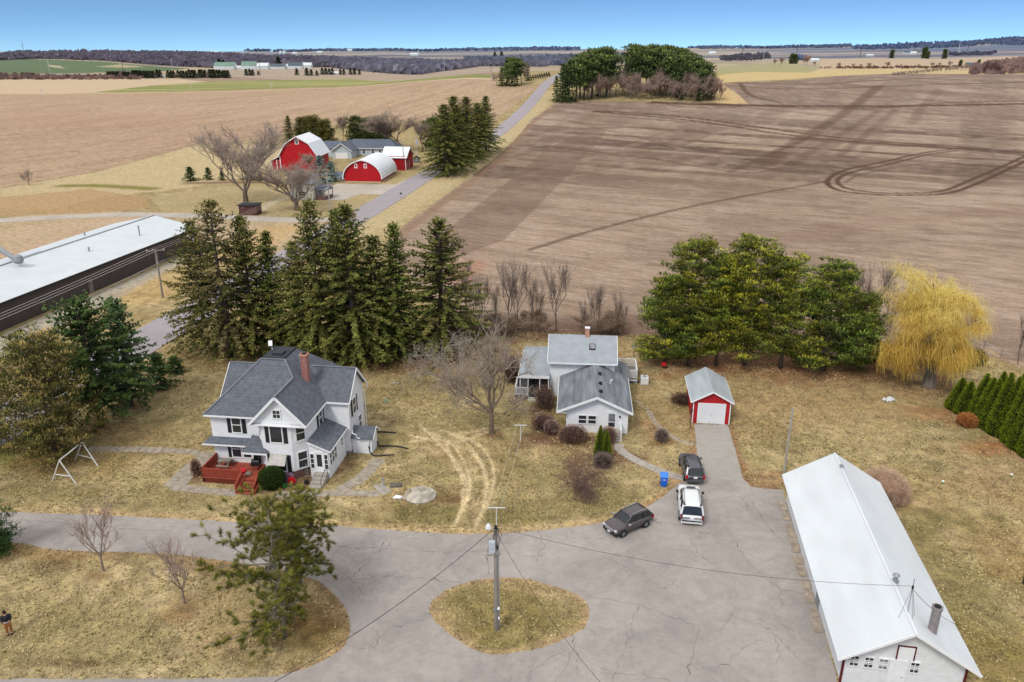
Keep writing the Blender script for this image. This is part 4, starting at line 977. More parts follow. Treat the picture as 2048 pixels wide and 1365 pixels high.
# --- white pines on the east side
WP = [whitepine(41, 16, 5.4, 2.2), whitepine(42, 16, 5.0, 2.8, jag=.45, cols=((60, 74, 30), (142, 152, 54), (206, 194, 62))), whitepine(43, 12, 5.0, 1.4, prof=lambda t: (1 - t) ** .6 * .95 + .05, cols=((52, 68, 32), (118, 134, 54), (174, 170, 60)), jag=.25),
      whitepine(44, 14, 4.6, 2.4, jag=.6, step=1.2)]
for i, (u, vb, vt, k, w, lab) in enumerate([(1329, 727, 556, 2, .82, 'short blue green pine at the left end of the pine row beside the cottage deck'), (1376, 732, 484, 0, .8, 'tall rounded pine second from the left in the row behind the red garage'),
                                           (1432, 732, 512, 1, .72, 'pine with bright yellow tufts right behind the red garage'), (1488, 731, 479, 0, .83, 'tallest pine at the middle of the row right of the red garage'),
                                           (1560, 738, 513, 3, .86, 'ragged pine with long level limbs right of the tallest pine'), (1645, 742, 528, 2, .98, 'broad pine with low green skirts left of the yellow willow'),
                                           (1712, 735, 590, 2, .7, 'dark shaded pine half hidden behind the yellow willow')]):
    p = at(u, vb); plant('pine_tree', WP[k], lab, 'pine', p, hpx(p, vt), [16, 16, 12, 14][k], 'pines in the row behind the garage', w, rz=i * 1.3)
# --- open pines by the drive
TP = [tufted(51, 8.5, 3.7, 1.2, .35, 3.3), tufted(54, 8.5, 2.6, 2.2, .3, .2)]
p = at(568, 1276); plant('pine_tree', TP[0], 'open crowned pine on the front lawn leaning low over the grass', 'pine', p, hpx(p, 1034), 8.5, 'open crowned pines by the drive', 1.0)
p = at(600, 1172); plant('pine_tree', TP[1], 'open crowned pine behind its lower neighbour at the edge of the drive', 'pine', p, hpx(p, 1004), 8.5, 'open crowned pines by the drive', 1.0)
BP = whitepine(53, 5, 2.0, .4, cols=((40, 66, 36), (64, 100, 50), (90, 120, 60)), clump=.5, lw=(.3, .06), step=.5)
p = at(-22, 1112); plant('pine_tree', BP, 'small green pine cut off by the left edge beside the drive', 'pine', p, 4.3, 5, wid=.9)
# --- willow
def willow(seed, h=16.):
    g = np.random.default_rng(seed); wb = MB(); cd = Cards(seed); V = []; F = []; Kc = []
    k0, k1 = np.array(C(234, 198, 96)), np.array(C(255, 242, 158)); kb = np.array(C(198, 160, 90))
    m0 = attr_mat('willow_bark', .95, .05, 2, .2)
    wb.tube([(0, 0, -.3), (0, 0, .3), (.1, 0, 1.3), (.0, 0, 2.2)], [1.15, .8, .6, .62], M_BARKG, 10)
    ends = []
    def limb(p, d, L, r0, lv):
        n = 5; pts = [p]; rs = [r0]
        for i in range(n):
            d = d + g.normal(0, .15, 3) + np.array([0, 0, .05 if lv < 2 else -.06]); d /= np.linalg.norm(d); p = p + d * L / n; pts.append(p); rs.append(r0 * (1 - .6 * (i + 1) / n))
        wb.tube(pts, rs, M_BARKG if lv < 2 else M_WILB, 6 if lv < 2 else 4, cap=False)
        if lv >= 3:
            ends.extend(pts[1:]); return
        for k in range(5 if lv else 5):
            s = .3 + .7 * (k + g.random()) / 5; i = min(int(s * n), n - 1); b = pts[i]; a = g.uniform(0, 6.283)
            u = d * .75 + np.array([math.cos(a), math.sin(a), g.uniform(-.1, .5)]) * .75; u /= np.linalg.norm(u); limb(b, u, L * g.uniform(.5, .72), r0 * .5, lv + 1)
        if lv >= 2: ends.extend(pts[2:])
    for az, el, L in ((195, 62, 6.6), (110, 70, 7.4), (15, 62, 6.6), (-60, 66, 7.2), (165, 34, 4.6), (-10, 36, 4.4), (270, 45, 4.6), (60, 80, 7.6)):
        u = np.array([math.cos(R(az)) * math.cos(R(el)), math.sin(R(az)) * math.cos(R(el)), math.sin(R(el))]); limb(np.array([0, 0, 1.9]), u, L, .3, 0)
    for e in ends:
        for _ in range(9):
            if e[2] < h * .42 and g.random() < .7: continue
            p = e + g.normal(0, .25, 3); rad = math.hypot(p[0], p[1]); a = math.atan2(p[1], p[0]) + g.normal(0, 1.6); out = g.uniform(.3, 1.0); hi = p[2] > h * .42
            d = np.array([math.cos(a) * out, math.sin(a) * out, g.uniform(.0, 1.0)]); L = g.uniform(.5, 1.5) if hi else g.uniform(.7, 2.6)
            grv = g.uniform(.1, .3) if hi else .36
            n = 5 if hi else 6; pts = [p]
            for i in range(n):
                d = d * .74 + np.array([g.normal(0, .08), g.normal(0, .08), -grv]); d2 = d / np.linalg.norm(d); p = p + d2 * L / n
                if p[2] < .7: break
                pts.append(p)
            kk = (k0 + (k1 - k0) * min(1, max(0, pts[0][2] / h * 1.25 - .15 + g.normal(0, .15)))) * g.uniform(.8, 1.15); w = .013 if hi else .018
            x = np.array([math.cos(a + 1.57 + g.normal(0, .8)), math.sin(a + 1.57 + g.normal(0, .8)), 0]) * w
            for i in range(len(pts) - 1):
                o = len(V); V.extend([pts[i] - x, pts[i] + x, pts[i + 1] + x * .8, pts[i + 1] - x * .8]); F.append((o, o + 1, o + 2, o + 3)); Kc.extend([kk] * 4)
    V = [v - np.array([.2 * v[2], 0, 0]) for v in V]; wb.v = [(v[0] - .2 * v[2], v[1], v[2]) for v in wb.v]
    return npmesh('crown', V, F, np.array(Kc), attr_mat('willow_twigs', .85, .03, 1.2, .15, trans=.5, gain=1.1)), wb.mesh('trunk', True)
M_WILB = mat('willow_limb', C(206, 164, 84), .9, .15)
WL = willow(61)
zmax = max(v.co.z for v in WL[0].vertices); p = at(1858, 772); hh = hpx(p, 522)
plant('willow_tree', WL, 'golden weeping willow with a thick grey trunk at the edge of the field', 'willow', p, hh, zmax, wid=.88)
# --- bare trees
BT = [baretree(71, 12, .3, .55, .3, 5, bark=(122, 108, 92), twig=(172, 156, 142), kids=(3, 4), ntw=5, tw=.03, twl=.9, limbs=[(170, 35, 6.5, .6), (120, 62, 6.5, .65), (60, 70, 6.5, .6), (20, 42, 5.5, .5), (205, 18, 4.2, .36), (-25, 16, 4.0, .34), (-80, 45, 4.5, .4), (150, 55, 6, .5)]),
      baretree(72, 6, .09, .5, .3, 4, bark=(150, 134, 122), twig=(176, 152, 140), kids=(3, 5), ntw=3, tw=.016, twl=.5, up=.3, gnarl=.12, limbs=[(20, 62, 2.6, .7), (140, 58, 2.7, .7), (250, 60, 2.5, .65), (80, 74, 3.2, .8), (200, 40, 2.0, .5), (330, 42, 2.0, .5)]),
      baretree(73, 12, .13, .32, .42, 4, bark=(108, 94, 82), twig=(162, 144, 134), kids=(3, 5), ntw=8, tw=.026, twl=.9, up=.5, gnarl=.09),
      baretree(74, 6, .16, .75, .2, 4, bark=(150, 138, 128), twig=(178, 166, 156), kids=(3, 4), ntw=5, tw=.026, twl=.6, up=.12, gnarl=.22, limbs=[(180, 25, 4.2, .6), (140, 50, 4.5, .6), (80, 60, 4.2, .6), (10, 35, 4.2, .6), (-60, 30, 3.8, .5), (220, 40, 4, .5), (110, 20, 4, .5)]),
      baretree(75, 18, .55, .36, .2, 5, bark=(112, 98, 88), twig=(170, 154, 144), kids=(3, 5), ntw=9, tw=.04, twl=1.5, up=.34, limbs=[(170, 52, 12, .5), (130, 66, 11, .5), (60, 76, 13, .6), (20, 66, 11, .55), (-70, 70, 10, .45)]),
      baretree(76, 11, .17, .42, .3, 4, bark=(118, 102, 90), twig=(172, 154, 138), kids=(4, 6), ntw=12, tw=.045, twl=1.1, up=.35),
      baretree(77, 3, .07, .95, .12, 4, bark=(118, 98, 88), twig=(134, 108, 98), kids=(4, 5), ntw=6, tw=.02, twl=.5, up=.1, gnarl=.3, limbs=[(i * 52, 30 + (i % 3) * 18, 1.9, .5) for i in range(7)])]
def treeh(ms): return max(max(v.co.z for v in m.vertices) for m in ms)
BH = [treeh(m) for m in BT]; print('bare heights', BH)
def bare(k, u, vb, vt, lab, group=None, w=1.0, rz=0, name='bare_tree', cat='tree', z=None):
    p = at(u, vb); h = hpx(p, vt); return plant(name, BT[k], lab, cat, p, h, BH[k], group, (h / BH[k]) * w, rz)
bare(0, 983, 868, 612, 'large leafless tree with spreading limbs on the lawn between the two houses', None, 1.08, rz=.1)
bare(3, 905, 775, 640, 'silvery leafless crab tree in front of the right end of the spruce row', None, 1.0, rz=1)
bare(1, 207, 1142, 992, 'slim leafless young tree with a white trunk guard left on the front lawn', 'young leafless lawn trees', 1.0)
bare(1, 369, 1207, 1062, 'slim leafless young tree with a white trunk guard nearer the open pines', 'young leafless lawn trees', 1.1, rz=2)
bare(6, 1162, 985, 905, 'low spreading leafless shrub tree in front of the cottage evergreens', None, 1.2, name='shrub_tree')
for i, (u, vb, vt, k, w) in enumerate([(950, 662, 545, 2, 1), (966, 660, 535, 2, 1), (930, 655, 505, 2, .9), (1021, 664, 508, 2, 1.05), (1036, 665, 500, 2, 1.1), (1062, 664, 548, 2, .9), (1080, 664, 556, 2, .9), (1112, 662, 502, 2, 1.2), (990, 662, 560, 2, .9),
                                      (1166, 668, 592, 2, .9), (1187, 669, 556, 2, 1), (1194, 668, 560, 2, .9), (1236, 670, 575, 2, 1), (1246, 668, 600, 2, .8), (1520, 660, 486, 2, 1.2), (1690, 690, 505, 2, 1.3), (1732, 690, 500, 2, 1.3), (1668, 690, 540, 2, .9), (1630, 680, 520, 2, .9),
                                      (1930, 680, 620, 2, .9), (1770, 700, 560, 2, .9), (2036, 730, 620, 2, 1)]):
    labs = 'thin leafless tree in the hedgerow along the tilled field' if u < 1270 else ('thin leafless tree showing behind the pine row' if u < 1760 else 'thin leafless tree on the field edge by the willow')
    bare(2, u, vb, vt, labs, 'hedgerow trees along the tilled field' if u < 1270 else ('trees behind the pine row' if u < 1760 else 'trees on the field edge by the willow'), w, rz=i * 2.1)
TH_ = [baretree(81, 2.5, .04, .6, .15, 3, bark=(116, 98, 84), twig=(156, 134, 114), kids=(5, 7), ntw=7, tw=.02, twl=.6, up=.3)]
THH = treeh(TH_[0])
g_ = random.Random(4)
for i in range(26):
    u = g_.uniform(900, 1262) if i < 20 else g_.uniform(1660, 2040); v = g_.uniform(652, 674) if i < 20 else 700 + (u - 1700) * .09
    p = at(u, v); plant('wild_shrub', TH_[0], 'low leafless shrub of the hedgerow thicket behind the cottage' if i < 20 else 'low leafless shrub on the field edge east of the pines', 'shrub', p, g_.uniform(1.5, 3.2), THH, 'hedgerow shrubs' if i < 20 else 'field edge shrubs', wid=g_.uniform(1, 2.0), rz=i)
# --- pruned bushes round the cottage
def bush(name, lab, u, v, rx, ry, rz_, cols, n=2600, lw=(.13, .03), cat='bush', group=None, seed=1, squash=2.6, dy=None, inner=(58, 42, 38), **k):
    p = at(u, v); me = bushmesh(seed, rx, ry, rz_, n, cols, lw, squash, inner, **k)
    t = thing(name, lab, cat, (p.x, p.y + (ry if dy is None else dy), p.z), 0, group)
    link('foliage', me[0], t); link('shade_core', me[1], t); return t
BR = ((90, 68, 56), (150, 122, 104)); G_ = 'clipped leafless bushes round the cottage'
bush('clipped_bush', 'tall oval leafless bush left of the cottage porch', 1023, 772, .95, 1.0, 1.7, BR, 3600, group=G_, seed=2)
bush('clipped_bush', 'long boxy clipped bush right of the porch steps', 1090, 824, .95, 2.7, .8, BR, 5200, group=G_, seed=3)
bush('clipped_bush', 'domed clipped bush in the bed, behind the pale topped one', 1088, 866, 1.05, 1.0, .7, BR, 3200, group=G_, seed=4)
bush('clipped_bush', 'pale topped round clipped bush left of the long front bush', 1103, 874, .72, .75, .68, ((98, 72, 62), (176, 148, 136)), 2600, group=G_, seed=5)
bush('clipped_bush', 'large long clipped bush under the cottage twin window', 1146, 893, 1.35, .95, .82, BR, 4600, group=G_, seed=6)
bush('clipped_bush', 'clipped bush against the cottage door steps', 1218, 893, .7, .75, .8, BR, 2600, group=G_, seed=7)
bush('clipped_bush', 'small grey vase shaped bush alone on the grass left of the stepping stones', 1325, 888, .62, .6, .62, ((110, 92, 84), (154, 138, 130)), 2200, seed=8)
bush('round_yew', 'round dark green yew beside the red deck stairs', 537, 989, 1.1, 1.1, .95, ((24, 38, 14), (58, 78, 26)), 6500, (.12, .05), cat='yew', seed=9, squash=1, inner=(20, 28, 14))
bush('dead_shrub', 'brown leafless shrub at the left corner of the red deck', 390, 955, .38, .38, .75, ((110, 82, 66), (150, 116, 96)), 1600, seed=10)
bush('lilac_thicket', 'rounded pinkish grey leafless thicket behind the long white shed', 1796, 1020, 1.3, 2.1, 1.0, ((150, 122, 104), (200, 172, 150)), 7000, (.42, .016), cat='shrub', seed=11, inner=(150, 120, 98))
bush('brush_heap', 'heap of dead bare branches against the left side of the red garage', 1365, 812, .8, .8, .45, ((74, 56, 46), (112, 88, 74)), 900, (.6, .03), cat='brush pile', seed=12, inner=(60, 46, 38))
bush('brush_heap', 'heap of dead orange evergreen clippings in front of the green hedge', 1942, 858, .82, .8, .55, ((128, 82, 44), (180, 124, 72)), 2600, (.26, .06), cat='brush pile', seed=13, inner=(120, 72, 38))
bush('low_juniper', 'low dark juniper sprawling right of the willow trunk', 1935, 736, 2.6, 1.2, .9, ((40, 54, 30), (74, 90, 50)), 4000, (.3, .1), cat='juniper', seed=14, inner=(36, 42, 26))
ARB = bushmesh(91, 1.0, 1.0, 2.5, 5200, ((52, 66, 14), (112, 126, 32)), (.22, .07), shape='cone', updir=.9, inner=(30, 36, 10), narrow=False, mt=M_FOLS)
def arb(u, v, vt, lab, w, group, rz=0, name='arborvitae'):
    p = at(u, v); h = hpx(p, vt); t = plant(name, ARB, lab, 'arborvitae', p, h, 5.0, group, w, rz, parts=('foliage', 'shade_core')); return t
OR = ['first', 'second', 'third', 'fourth', 'fifth', 'sixth', 'seventh', 'eighth', 'ninth', 'tenth', 'eleventh']
for i, (u, v, vt) in enumerate([(1920, 818, 757), (1936, 828, 764), (1962, 838, 749), (1974, 848, 757), (1985, 856, 760), (2002, 868, 748), (2018, 874, 756), (2032, 886, 752), (2046, 898, 772), (2066, 912, 770), (2090, 926, 775)]):
    arb(u - 6, v, vt, 'pointed green arborvitae, %s from the far left end of the hedge' % OR[i], 1.28, 'arborvitae of the hedge on the right', i * 1.1)
for i, (u, v, vt) in enumerate([(1990, 830, 745), (2030, 845, 740)]):
    arb(u, v, vt, ['arborvitae of the rear rank behind the middle of the hedge', 'arborvitae of the rear rank nearest the right edge'][i], 1.1, 'arborvitae of the hedge on the right', i)
arb(1199, 914, 852, 'taller of two slim pointed evergreens by the cottage door', .62, 'slim evergreens by the cottage door'); arb(1212, 918, 862, 'shorter of two slim pointed evergreens by the cottage door', .58, 'slim evergreens by the cottage door', 2)
bush('leafless_climber', 'dark twiggy bare shrub in front of the slim evergreens', 1206, 940, .75, .5, .62, ((70, 56, 52), (138, 120, 112)), 1900, (.4, .02), cat='shrub', seed=15, inner=(46, 38, 30))
BS = spruce(24, 8, 2.6, .3, cols=((62, 84, 80), (118, 142, 138), (120, 120, 110)), step=.5, brown=.0, nper=4, lw=(.5, .2), powr=.75)
p = at(2070, 800); plant('blue_spruce', BS, 'blue spruce at the right edge behind the green hedge', 'spruce', p, hpx(p, 735), 8, wid=.9)
# --- the far farm
p = at(492, 404); plant('elm_tree', BT[4], 'huge leafless elm behind the brown shack', 'elm', p, hpx(p, 236), BH[4], 'elms at the far farm', 1.15, rz=.0)
p = at(594, 421); plant('elm_tree', BT[4], 'leafless elm in front of the tan house', 'elm', p, hpx(p, 305), BH[4], 'elms at the far farm', .95, rz=2.6)
def sp(ms, h0, u, v, vt, lab, w=1, name='spruce_tree', group='spruces at the far farm', rz=0, cat='spruce'):
    p = at(u, v); h = hpx(p, vt); return plant(name, ms, lab, cat, p, h, h0, group, w * h / h0, rz)
sp(BS, 8, 642, 364, 312, 'blue spruce beside the arched red barn, left of a pair', 2.0, 'blue_spruce'); sp(BS, 8, 664, 364, 323, 'blue spruce beside the arched red barn, right of a pair', 1.9, 'blue_spruce', rz=2)
for u, v, vt, w, lab in [(891, 352, 207, 1.25, 'nearest and lowest topped spruce of the roadside clump at the far farm'), (910, 342, 191, 1.2, 'tallest front spruce of the roadside clump at the far farm'), (934, 326, 192, 1.2, 'middle spruce of the roadside clump at the far farm'),
                         (955, 312, 205, 1.25, 'spruce filling the back of the roadside clump'), (972, 303, 192, 1.1, 'slim spired spruce at the far right of the roadside clump'), (918, 318, 215, 1.2, 'inner spruce on the left side of the roadside clump')]:
    p = at(u, v); h = hpx(p, vt); plant('spruce_tree', SPR[3 if u > 960 else 1], lab, 'spruce', p, h, 18, 'roadside spruces at the far farm', w * 1.45, rz=u)
sp(SPR[1], 18, 580, 288, 231, 'dark blue green spruce left of the white roofed gambrel barn', 1.2)
sp(SS, 4, 382, 362, 335, 'round blue green spruce alone left of the big elm', 1.6, 'young_spruce'); sp(SS, 4, 418, 360, 336, 'spruce behind the elm twigs, second from the left', 1.2, 'young_spruce', rz=1); sp(SS, 4, 445, 361, 342, 'small spruce left of the big elm trunk', 1.1, 'young_spruce', rz=2)
sp(SS, 4, 502, 360, 326, 'spruce right of the big elm trunk', 1.3, 'young_spruce', rz=3); sp(SS, 4, 520, 362, 344, 'smallest spruce between the elm and the gambrel barn', 1.1, 'young_spruce', rz=4); sp(SS, 4, 548, 298, 280, 'tiny dark spruce at the field edge behind the farm', 1.0, 'young_spruce', rz=5)
EV = whitepine(32, 10, 4.0, .4, prof=lambda t: math.sin(math.pi * min(1, .3 + t * .7)) ** .5, cols=((58, 62, 28), (96, 92, 44), (110, 100, 50)), clump=1.1, lw=(.7, .24), step=1.0, nb0=6, nt=16, flat_=.9)
EG = whitepine(33, 10, 4.0, .4, prof=lambda t: math.sin(math.pi * min(1, .3 + t * .7)) ** .5, cols=((46, 58, 30), (76, 88, 42), (90, 100, 50)), clump=1.1, lw=(.7, .24), step=1.0, nb0=6, nt=16, flat_=.9)
for u, v, vt, ms, lab in [(608, 283, 238, EV, 'brownish evergreen left behind the gambrel barn ridge'), (628, 285, 236, EV, 'brownish evergreen directly behind the gambrel barn ridge'), (652, 288, 243, EV, 'brownish evergreen right of the gambrel barn ridge'),
                          (714, 286, 237, EG, 'green evergreen right of the bare maple behind the ranch house'), (736, 287, 240, EG, 'green evergreen in the middle behind the ranch house'), (758, 287, 238, EG, 'green evergreen left of the wide bare tree'), (868, 295, 240, EG, 'evergreen between the wide bare tree and the roadside spruces')]:
    sp(ms, 10, u, v, vt, lab, 1.0, 'evergreen_tree', 'evergreens behind the ranch house', rz=u, cat='evergreen')
bare(5, 687, 288, 222, 'upright leafless maple behind the ranch garage', None, .9, name='maple_tree'); bare(5, 815, 305, 216, 'wide leafless tree behind the small red barn', None, 2.6, 1)
bare(5, 790, 300, 235, 'leafless tree left of the wide one behind the ranch house', None, 1.3, 2); bare(5, 845, 302, 232, 'leafless tree right of the wide one by the spruces', None, 1.3, 3)
bare(5, 620, 345, 300, 'reddish leafless tree in front of the gambrel barn', None, 1.5, 3); bare(5, 805, 338, 312, 'low leafless shrub tree against the small red barn', None, 1.5, 4)
bare(0, 58, 371, 331, 'lone leafless tree at the corner of the stubble field', None, 1.0); bare(0, 406, 291, 268, 'small leafless tree at the field edge above the elm', None, 1.1, 1)

# --- wood on the hill
WB = [baretree(85, 12, .22, .45, .35, 3, bark=(124, 98, 90), twig=(184, 158, 144), kids=(4, 6), ntw=12, tw=.1, twl=2.2, up=.4), baretree(86, 12, .24, .6, .3, 3, bark=(116, 96, 90), twig=(176, 152, 140), kids=(4, 6), ntw=12, tw=.1, twl=2.2, up=.3)]
WBH = [treeh(m) for m in WB]
WF = [whitepine(34, 14, 3.8, 5, cols=((58, 70, 44), (94, 108, 58), (110, 118, 62)), clump=1.3, lw=(.95, .4), step=1.3, nb0=4, nt=14, flat_=.9), spruce(25, 14, 3.4, 1.0, cols=((48, 64, 38), (76, 90, 48), (90, 84, 50)), lw=(1.0, .45), step=1.1, nper=3, dense=.6)]
gw = random.Random(9)
def hillwood(u, v, vt, kind, lab, group, w=1.0):
    p = at(u, v); h = hpx(p, vt)
    if kind == 'b': k = gw.randrange(2); plant('bare_tree', WB[k], lab, 'tree', p, h, WBH[k], group, w * h / WBH[k], gw.uniform(0, 6))
    else: k = 0 if kind == 'p' else 1; plant('pine_tree' if k == 0 else 'spruce_tree', WF[k], lab, 'evergreen', p, h, 14, group, w * h / 14, gw.uniform(0, 6))
GW = 'trees of the wood on the hill'
for u, v, vt in [(1112, 203, 152), (1124, 205, 128), (1138, 205, 122), (1152, 203, 118), (1168, 200, 110), (1184, 198, 104), (1199, 196, 98), (1212, 194, 99), (1130, 196, 130), (1160, 196, 115)]:
    hillwood(u, v, vt, 'p' if u > 1140 else 's', 'dark evergreen in the left arm of the hilltop wood beside the road', GW, 1.1)
for u, v, vt in [(1265, 182, 92), (1280, 180, 96), (1292, 183, 94), (1306, 180, 93), (1320, 182, 95), (1334, 180, 94), (1346, 184, 97), (1358, 186, 100), (1371, 190, 108), (1384, 194, 116), (1396, 198, 124), (1408, 199, 130), (1272, 188, 100), (1300, 190, 101), (1328, 192, 103), (1352, 196, 112)]:
    hillwood(u, v, vt, 'p', 'tall pine crowning the right half of the hilltop wood', GW, 1.05)
for u, v, vt in [(1422, 198, 146), (1414, 200, 138), (1196, 192, 160), (1360, 200, 170), (1398, 203, 166)]: hillwood(u, v, vt, 's', 'small dark evergreen on the edge of the hilltop wood', GW, 1.1)
for i in range(34):
    u = 1150 + i * 8.2 + gw.uniform(-4, 4); v = 205 + gw.uniform(-14, 0) - (4 if u < 1250 else 0); hillwood(u, v, v - gw.uniform(40, 66), 'b', 'brown leafless tree in the middle of the hilltop wood', GW, 1.0)
for u in (1424, 1432, 1438, 1420): hillwood(u, 202, 148 + (u - 1420), 'b', 'leafless tree at the right edge of the hilltop wood', GW, 1.0)
for u, v, vt, k in [(992, 172, 142, 'b'), (1003, 173, 134, 's'), (1014, 172, 120, 's'), (1024, 172, 117, 'p'), (1034, 170, 118, 'p'), (1044, 168, 122, 'b'), (1055, 162, 126, 's'), (1018, 174, 128, 'p'), (1030, 173, 124, 's')]:
    hillwood(u, v, vt, k, 'tree of the small grove left of the road crest', 'trees of the small grove left of the road', 1.15)
FN = spruce(26, 10, 2.8, .3, cols=((34, 46, 34), (54, 66, 44), (60, 60, 40)), lw=(1.7, .8), step=1.4, nper=3, dense=.35, brown=0)
def farn(u, v, vt, lab, group, w=1.2, name='spruce_tree', ms=None, h0=10):
    p = at(u, v); h = hpx(p, vt); return plant(name, ms or FN, lab, 'evergreen' if ms is None else 'tree', p, h, h0, group, w * h / h0, gw.uniform(0, 6), sink=.2)
for i in range(20): farn(1056 + (i % 10) * 4.6 + (i // 10) * 2, 158 - (i % 10) * .8 + (i // 10) * 3, 151 - (i % 10) * .9 + (i // 10) * 3, 'small conifer in the plantation rows right of the grove', 'plantation conifers', 1.0)
for u in [217, 222, 227, 232, 237, 248, 253, 258, 267, 272, 277, 282, 288, 293, 298, 303, 308, 315, 321, 337, 343, 348, 357, 363, 368, 374, 380, 386, 391, 400, 405, 411, 420, 425, 430, 436, 441, 447, 452, 457]:
    farn(u, 156 + (u % 3) * .6, 139 + (u % 5) * .8 + (2 if u < 260 else 0), 'dark conifer in the windbreak along the distant highway', 'windbreak conifers along the highway', 1.5)
for u, v, vt in [(493, 152, 138), (500, 152, 138), (506, 152, 139), (517, 151, 142), (594, 151, 137), (614, 152, 136), (623, 152, 139), (634, 152, 141), (645, 150, 136), (652, 150, 136), (659, 150, 137), (665, 150, 136), (681, 150, 138), (688, 150, 138), (701, 150, 137), (709, 150, 137), (719, 150, 139), (558, 137, 114), (440, 138, 118), (448, 138, 120), (990, 117, 104), (1003, 117, 103)]:
    farn(u, v, vt, 'dark conifer standing round the distant white farm', 'conifers round the distant white farm', 1.5)
for u, v, vt in [(1679, 137, 124), (1704, 138, 126), (1722, 138, 127), (1737, 138, 124), (1777, 138, 121), (1800, 137, 127), (1835, 137, 127), (1863, 136, 123), (1896, 136, 120), (1877, 135, 124), (1560, 133, 112), (1547, 132, 116), (1614, 131, 107), (1607, 131, 112), (1630, 134, 121)]:
    farn(u, v, vt, 'lone leafless tree in the distant hedge line on the right', 'distant hedge line trees', 1.3, 'bare_tree', WB[0], WBH[0])
for u, v, vt in [(1583, 128, 109), (1590, 128, 110), (1783, 117, 101), (1848, 117, 96), (1888, 118, 100), (1855, 118, 104), (1920, 134, 121), (1957, 131, 120)]:
    farn(u, v, vt, 'dark round tree by the distant farms on the right', 'dark trees by the distant farms', .75, 'field_tree', EG, 10)
for i in range(20): farn(1786 + i * 8, 155 - i * .75, 142 - i * .75, 'straw coloured leafless tree in the windbreak above the tilled field', 'windbreak above the tilled field', 1.0, 'bare_tree', WB[1], WBH[1])
# woods too far off to count; the bluish tints carry haze in the colour
def woodland(name, label, px_poly, n, hgt, c0, c1, seed):
    g = np.random.default_rng(seed); us = [p[0] for p in px_poly]; vs = [p[1] for p in px_poly]; W_ = poly(px_poly); V = []; F = []; K = []; tries = 0; made = 0
    ka, kb = np.array(C(*c0)), np.array(C(*c1)); pp = np.array(px_poly, float)
    while made < n and tries < n * 8:
        m = 4000; uu = g.uniform(min(us), max(us), m); vv = g.uniform(min(vs), max(vs), m); tries += m
        ok = inside(pp, uu, vv)
        for u, v in zip(uu[ok], vv[ok]):
            if made >= n: break
            p = at(u, v); s = hgt * g.uniform(.6, 1.15); kk = ka + (kb - ka) * g.random(); made += 1
            for _ in range(5):
                c = np.array(p) + np.array([g.normal(0, s * .45), g.normal(0, s * .45), s * g.uniform(.15, .75)]); a = g.uniform(0, 6.283); w = s * g.uniform(.25, .5); o = len(V)
                x = np.array([math.cos(a), math.sin(a), 0]) * w; y = np.array([-math.sin(a) * .4, math.cos(a) * .4, 1]) * w * .8
                V += [c - x * .8 - y, c + x - y * .6, c + x * .7 + y * .7, c + y, c - x + y * .4]; F += [(o, o + 1, o + 2), (o, o + 2, o + 3), (o, o + 3, o + 4)]; K += [kk * g.uniform(.8, 1.2)] * 5
    o = link(name, npmesh(name, V, F, np.array(K), attr_mat('far_foliage', 1, 0, .05, .1, trans=.5)))
    return tag(o, label, 'woodland', kind='stuff')
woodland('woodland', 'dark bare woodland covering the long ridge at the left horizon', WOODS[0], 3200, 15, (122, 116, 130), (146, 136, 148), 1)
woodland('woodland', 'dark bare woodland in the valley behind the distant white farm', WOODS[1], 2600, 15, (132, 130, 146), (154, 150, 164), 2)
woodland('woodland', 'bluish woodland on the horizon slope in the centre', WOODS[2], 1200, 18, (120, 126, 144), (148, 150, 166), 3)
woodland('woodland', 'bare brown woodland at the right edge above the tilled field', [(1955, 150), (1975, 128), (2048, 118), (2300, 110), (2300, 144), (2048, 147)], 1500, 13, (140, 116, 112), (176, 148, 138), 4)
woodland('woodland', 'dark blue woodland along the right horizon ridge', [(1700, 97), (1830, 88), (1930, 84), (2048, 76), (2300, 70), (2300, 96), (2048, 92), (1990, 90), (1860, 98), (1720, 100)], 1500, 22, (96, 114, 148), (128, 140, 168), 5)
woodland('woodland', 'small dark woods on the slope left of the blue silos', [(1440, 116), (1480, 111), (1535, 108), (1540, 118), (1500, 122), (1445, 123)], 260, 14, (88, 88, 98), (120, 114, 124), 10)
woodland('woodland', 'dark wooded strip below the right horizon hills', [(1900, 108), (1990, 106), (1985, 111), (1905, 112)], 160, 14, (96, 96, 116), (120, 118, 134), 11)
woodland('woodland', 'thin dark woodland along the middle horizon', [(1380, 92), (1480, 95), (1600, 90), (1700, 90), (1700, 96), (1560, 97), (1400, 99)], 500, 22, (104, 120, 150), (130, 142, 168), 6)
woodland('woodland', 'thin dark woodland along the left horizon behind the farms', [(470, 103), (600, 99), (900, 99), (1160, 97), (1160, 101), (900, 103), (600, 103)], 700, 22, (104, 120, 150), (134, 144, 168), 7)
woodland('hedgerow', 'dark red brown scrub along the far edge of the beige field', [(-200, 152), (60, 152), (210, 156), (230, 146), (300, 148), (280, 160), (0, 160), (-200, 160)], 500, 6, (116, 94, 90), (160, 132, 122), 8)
woodland('hedgerow', 'scrub line along the middle of the right hand valley', [(1640, 136), (1850, 135), (1990, 132), (1990, 135), (1850, 138), (1640, 138)], 260, 5, (104, 84, 72), (140, 112, 94), 9)
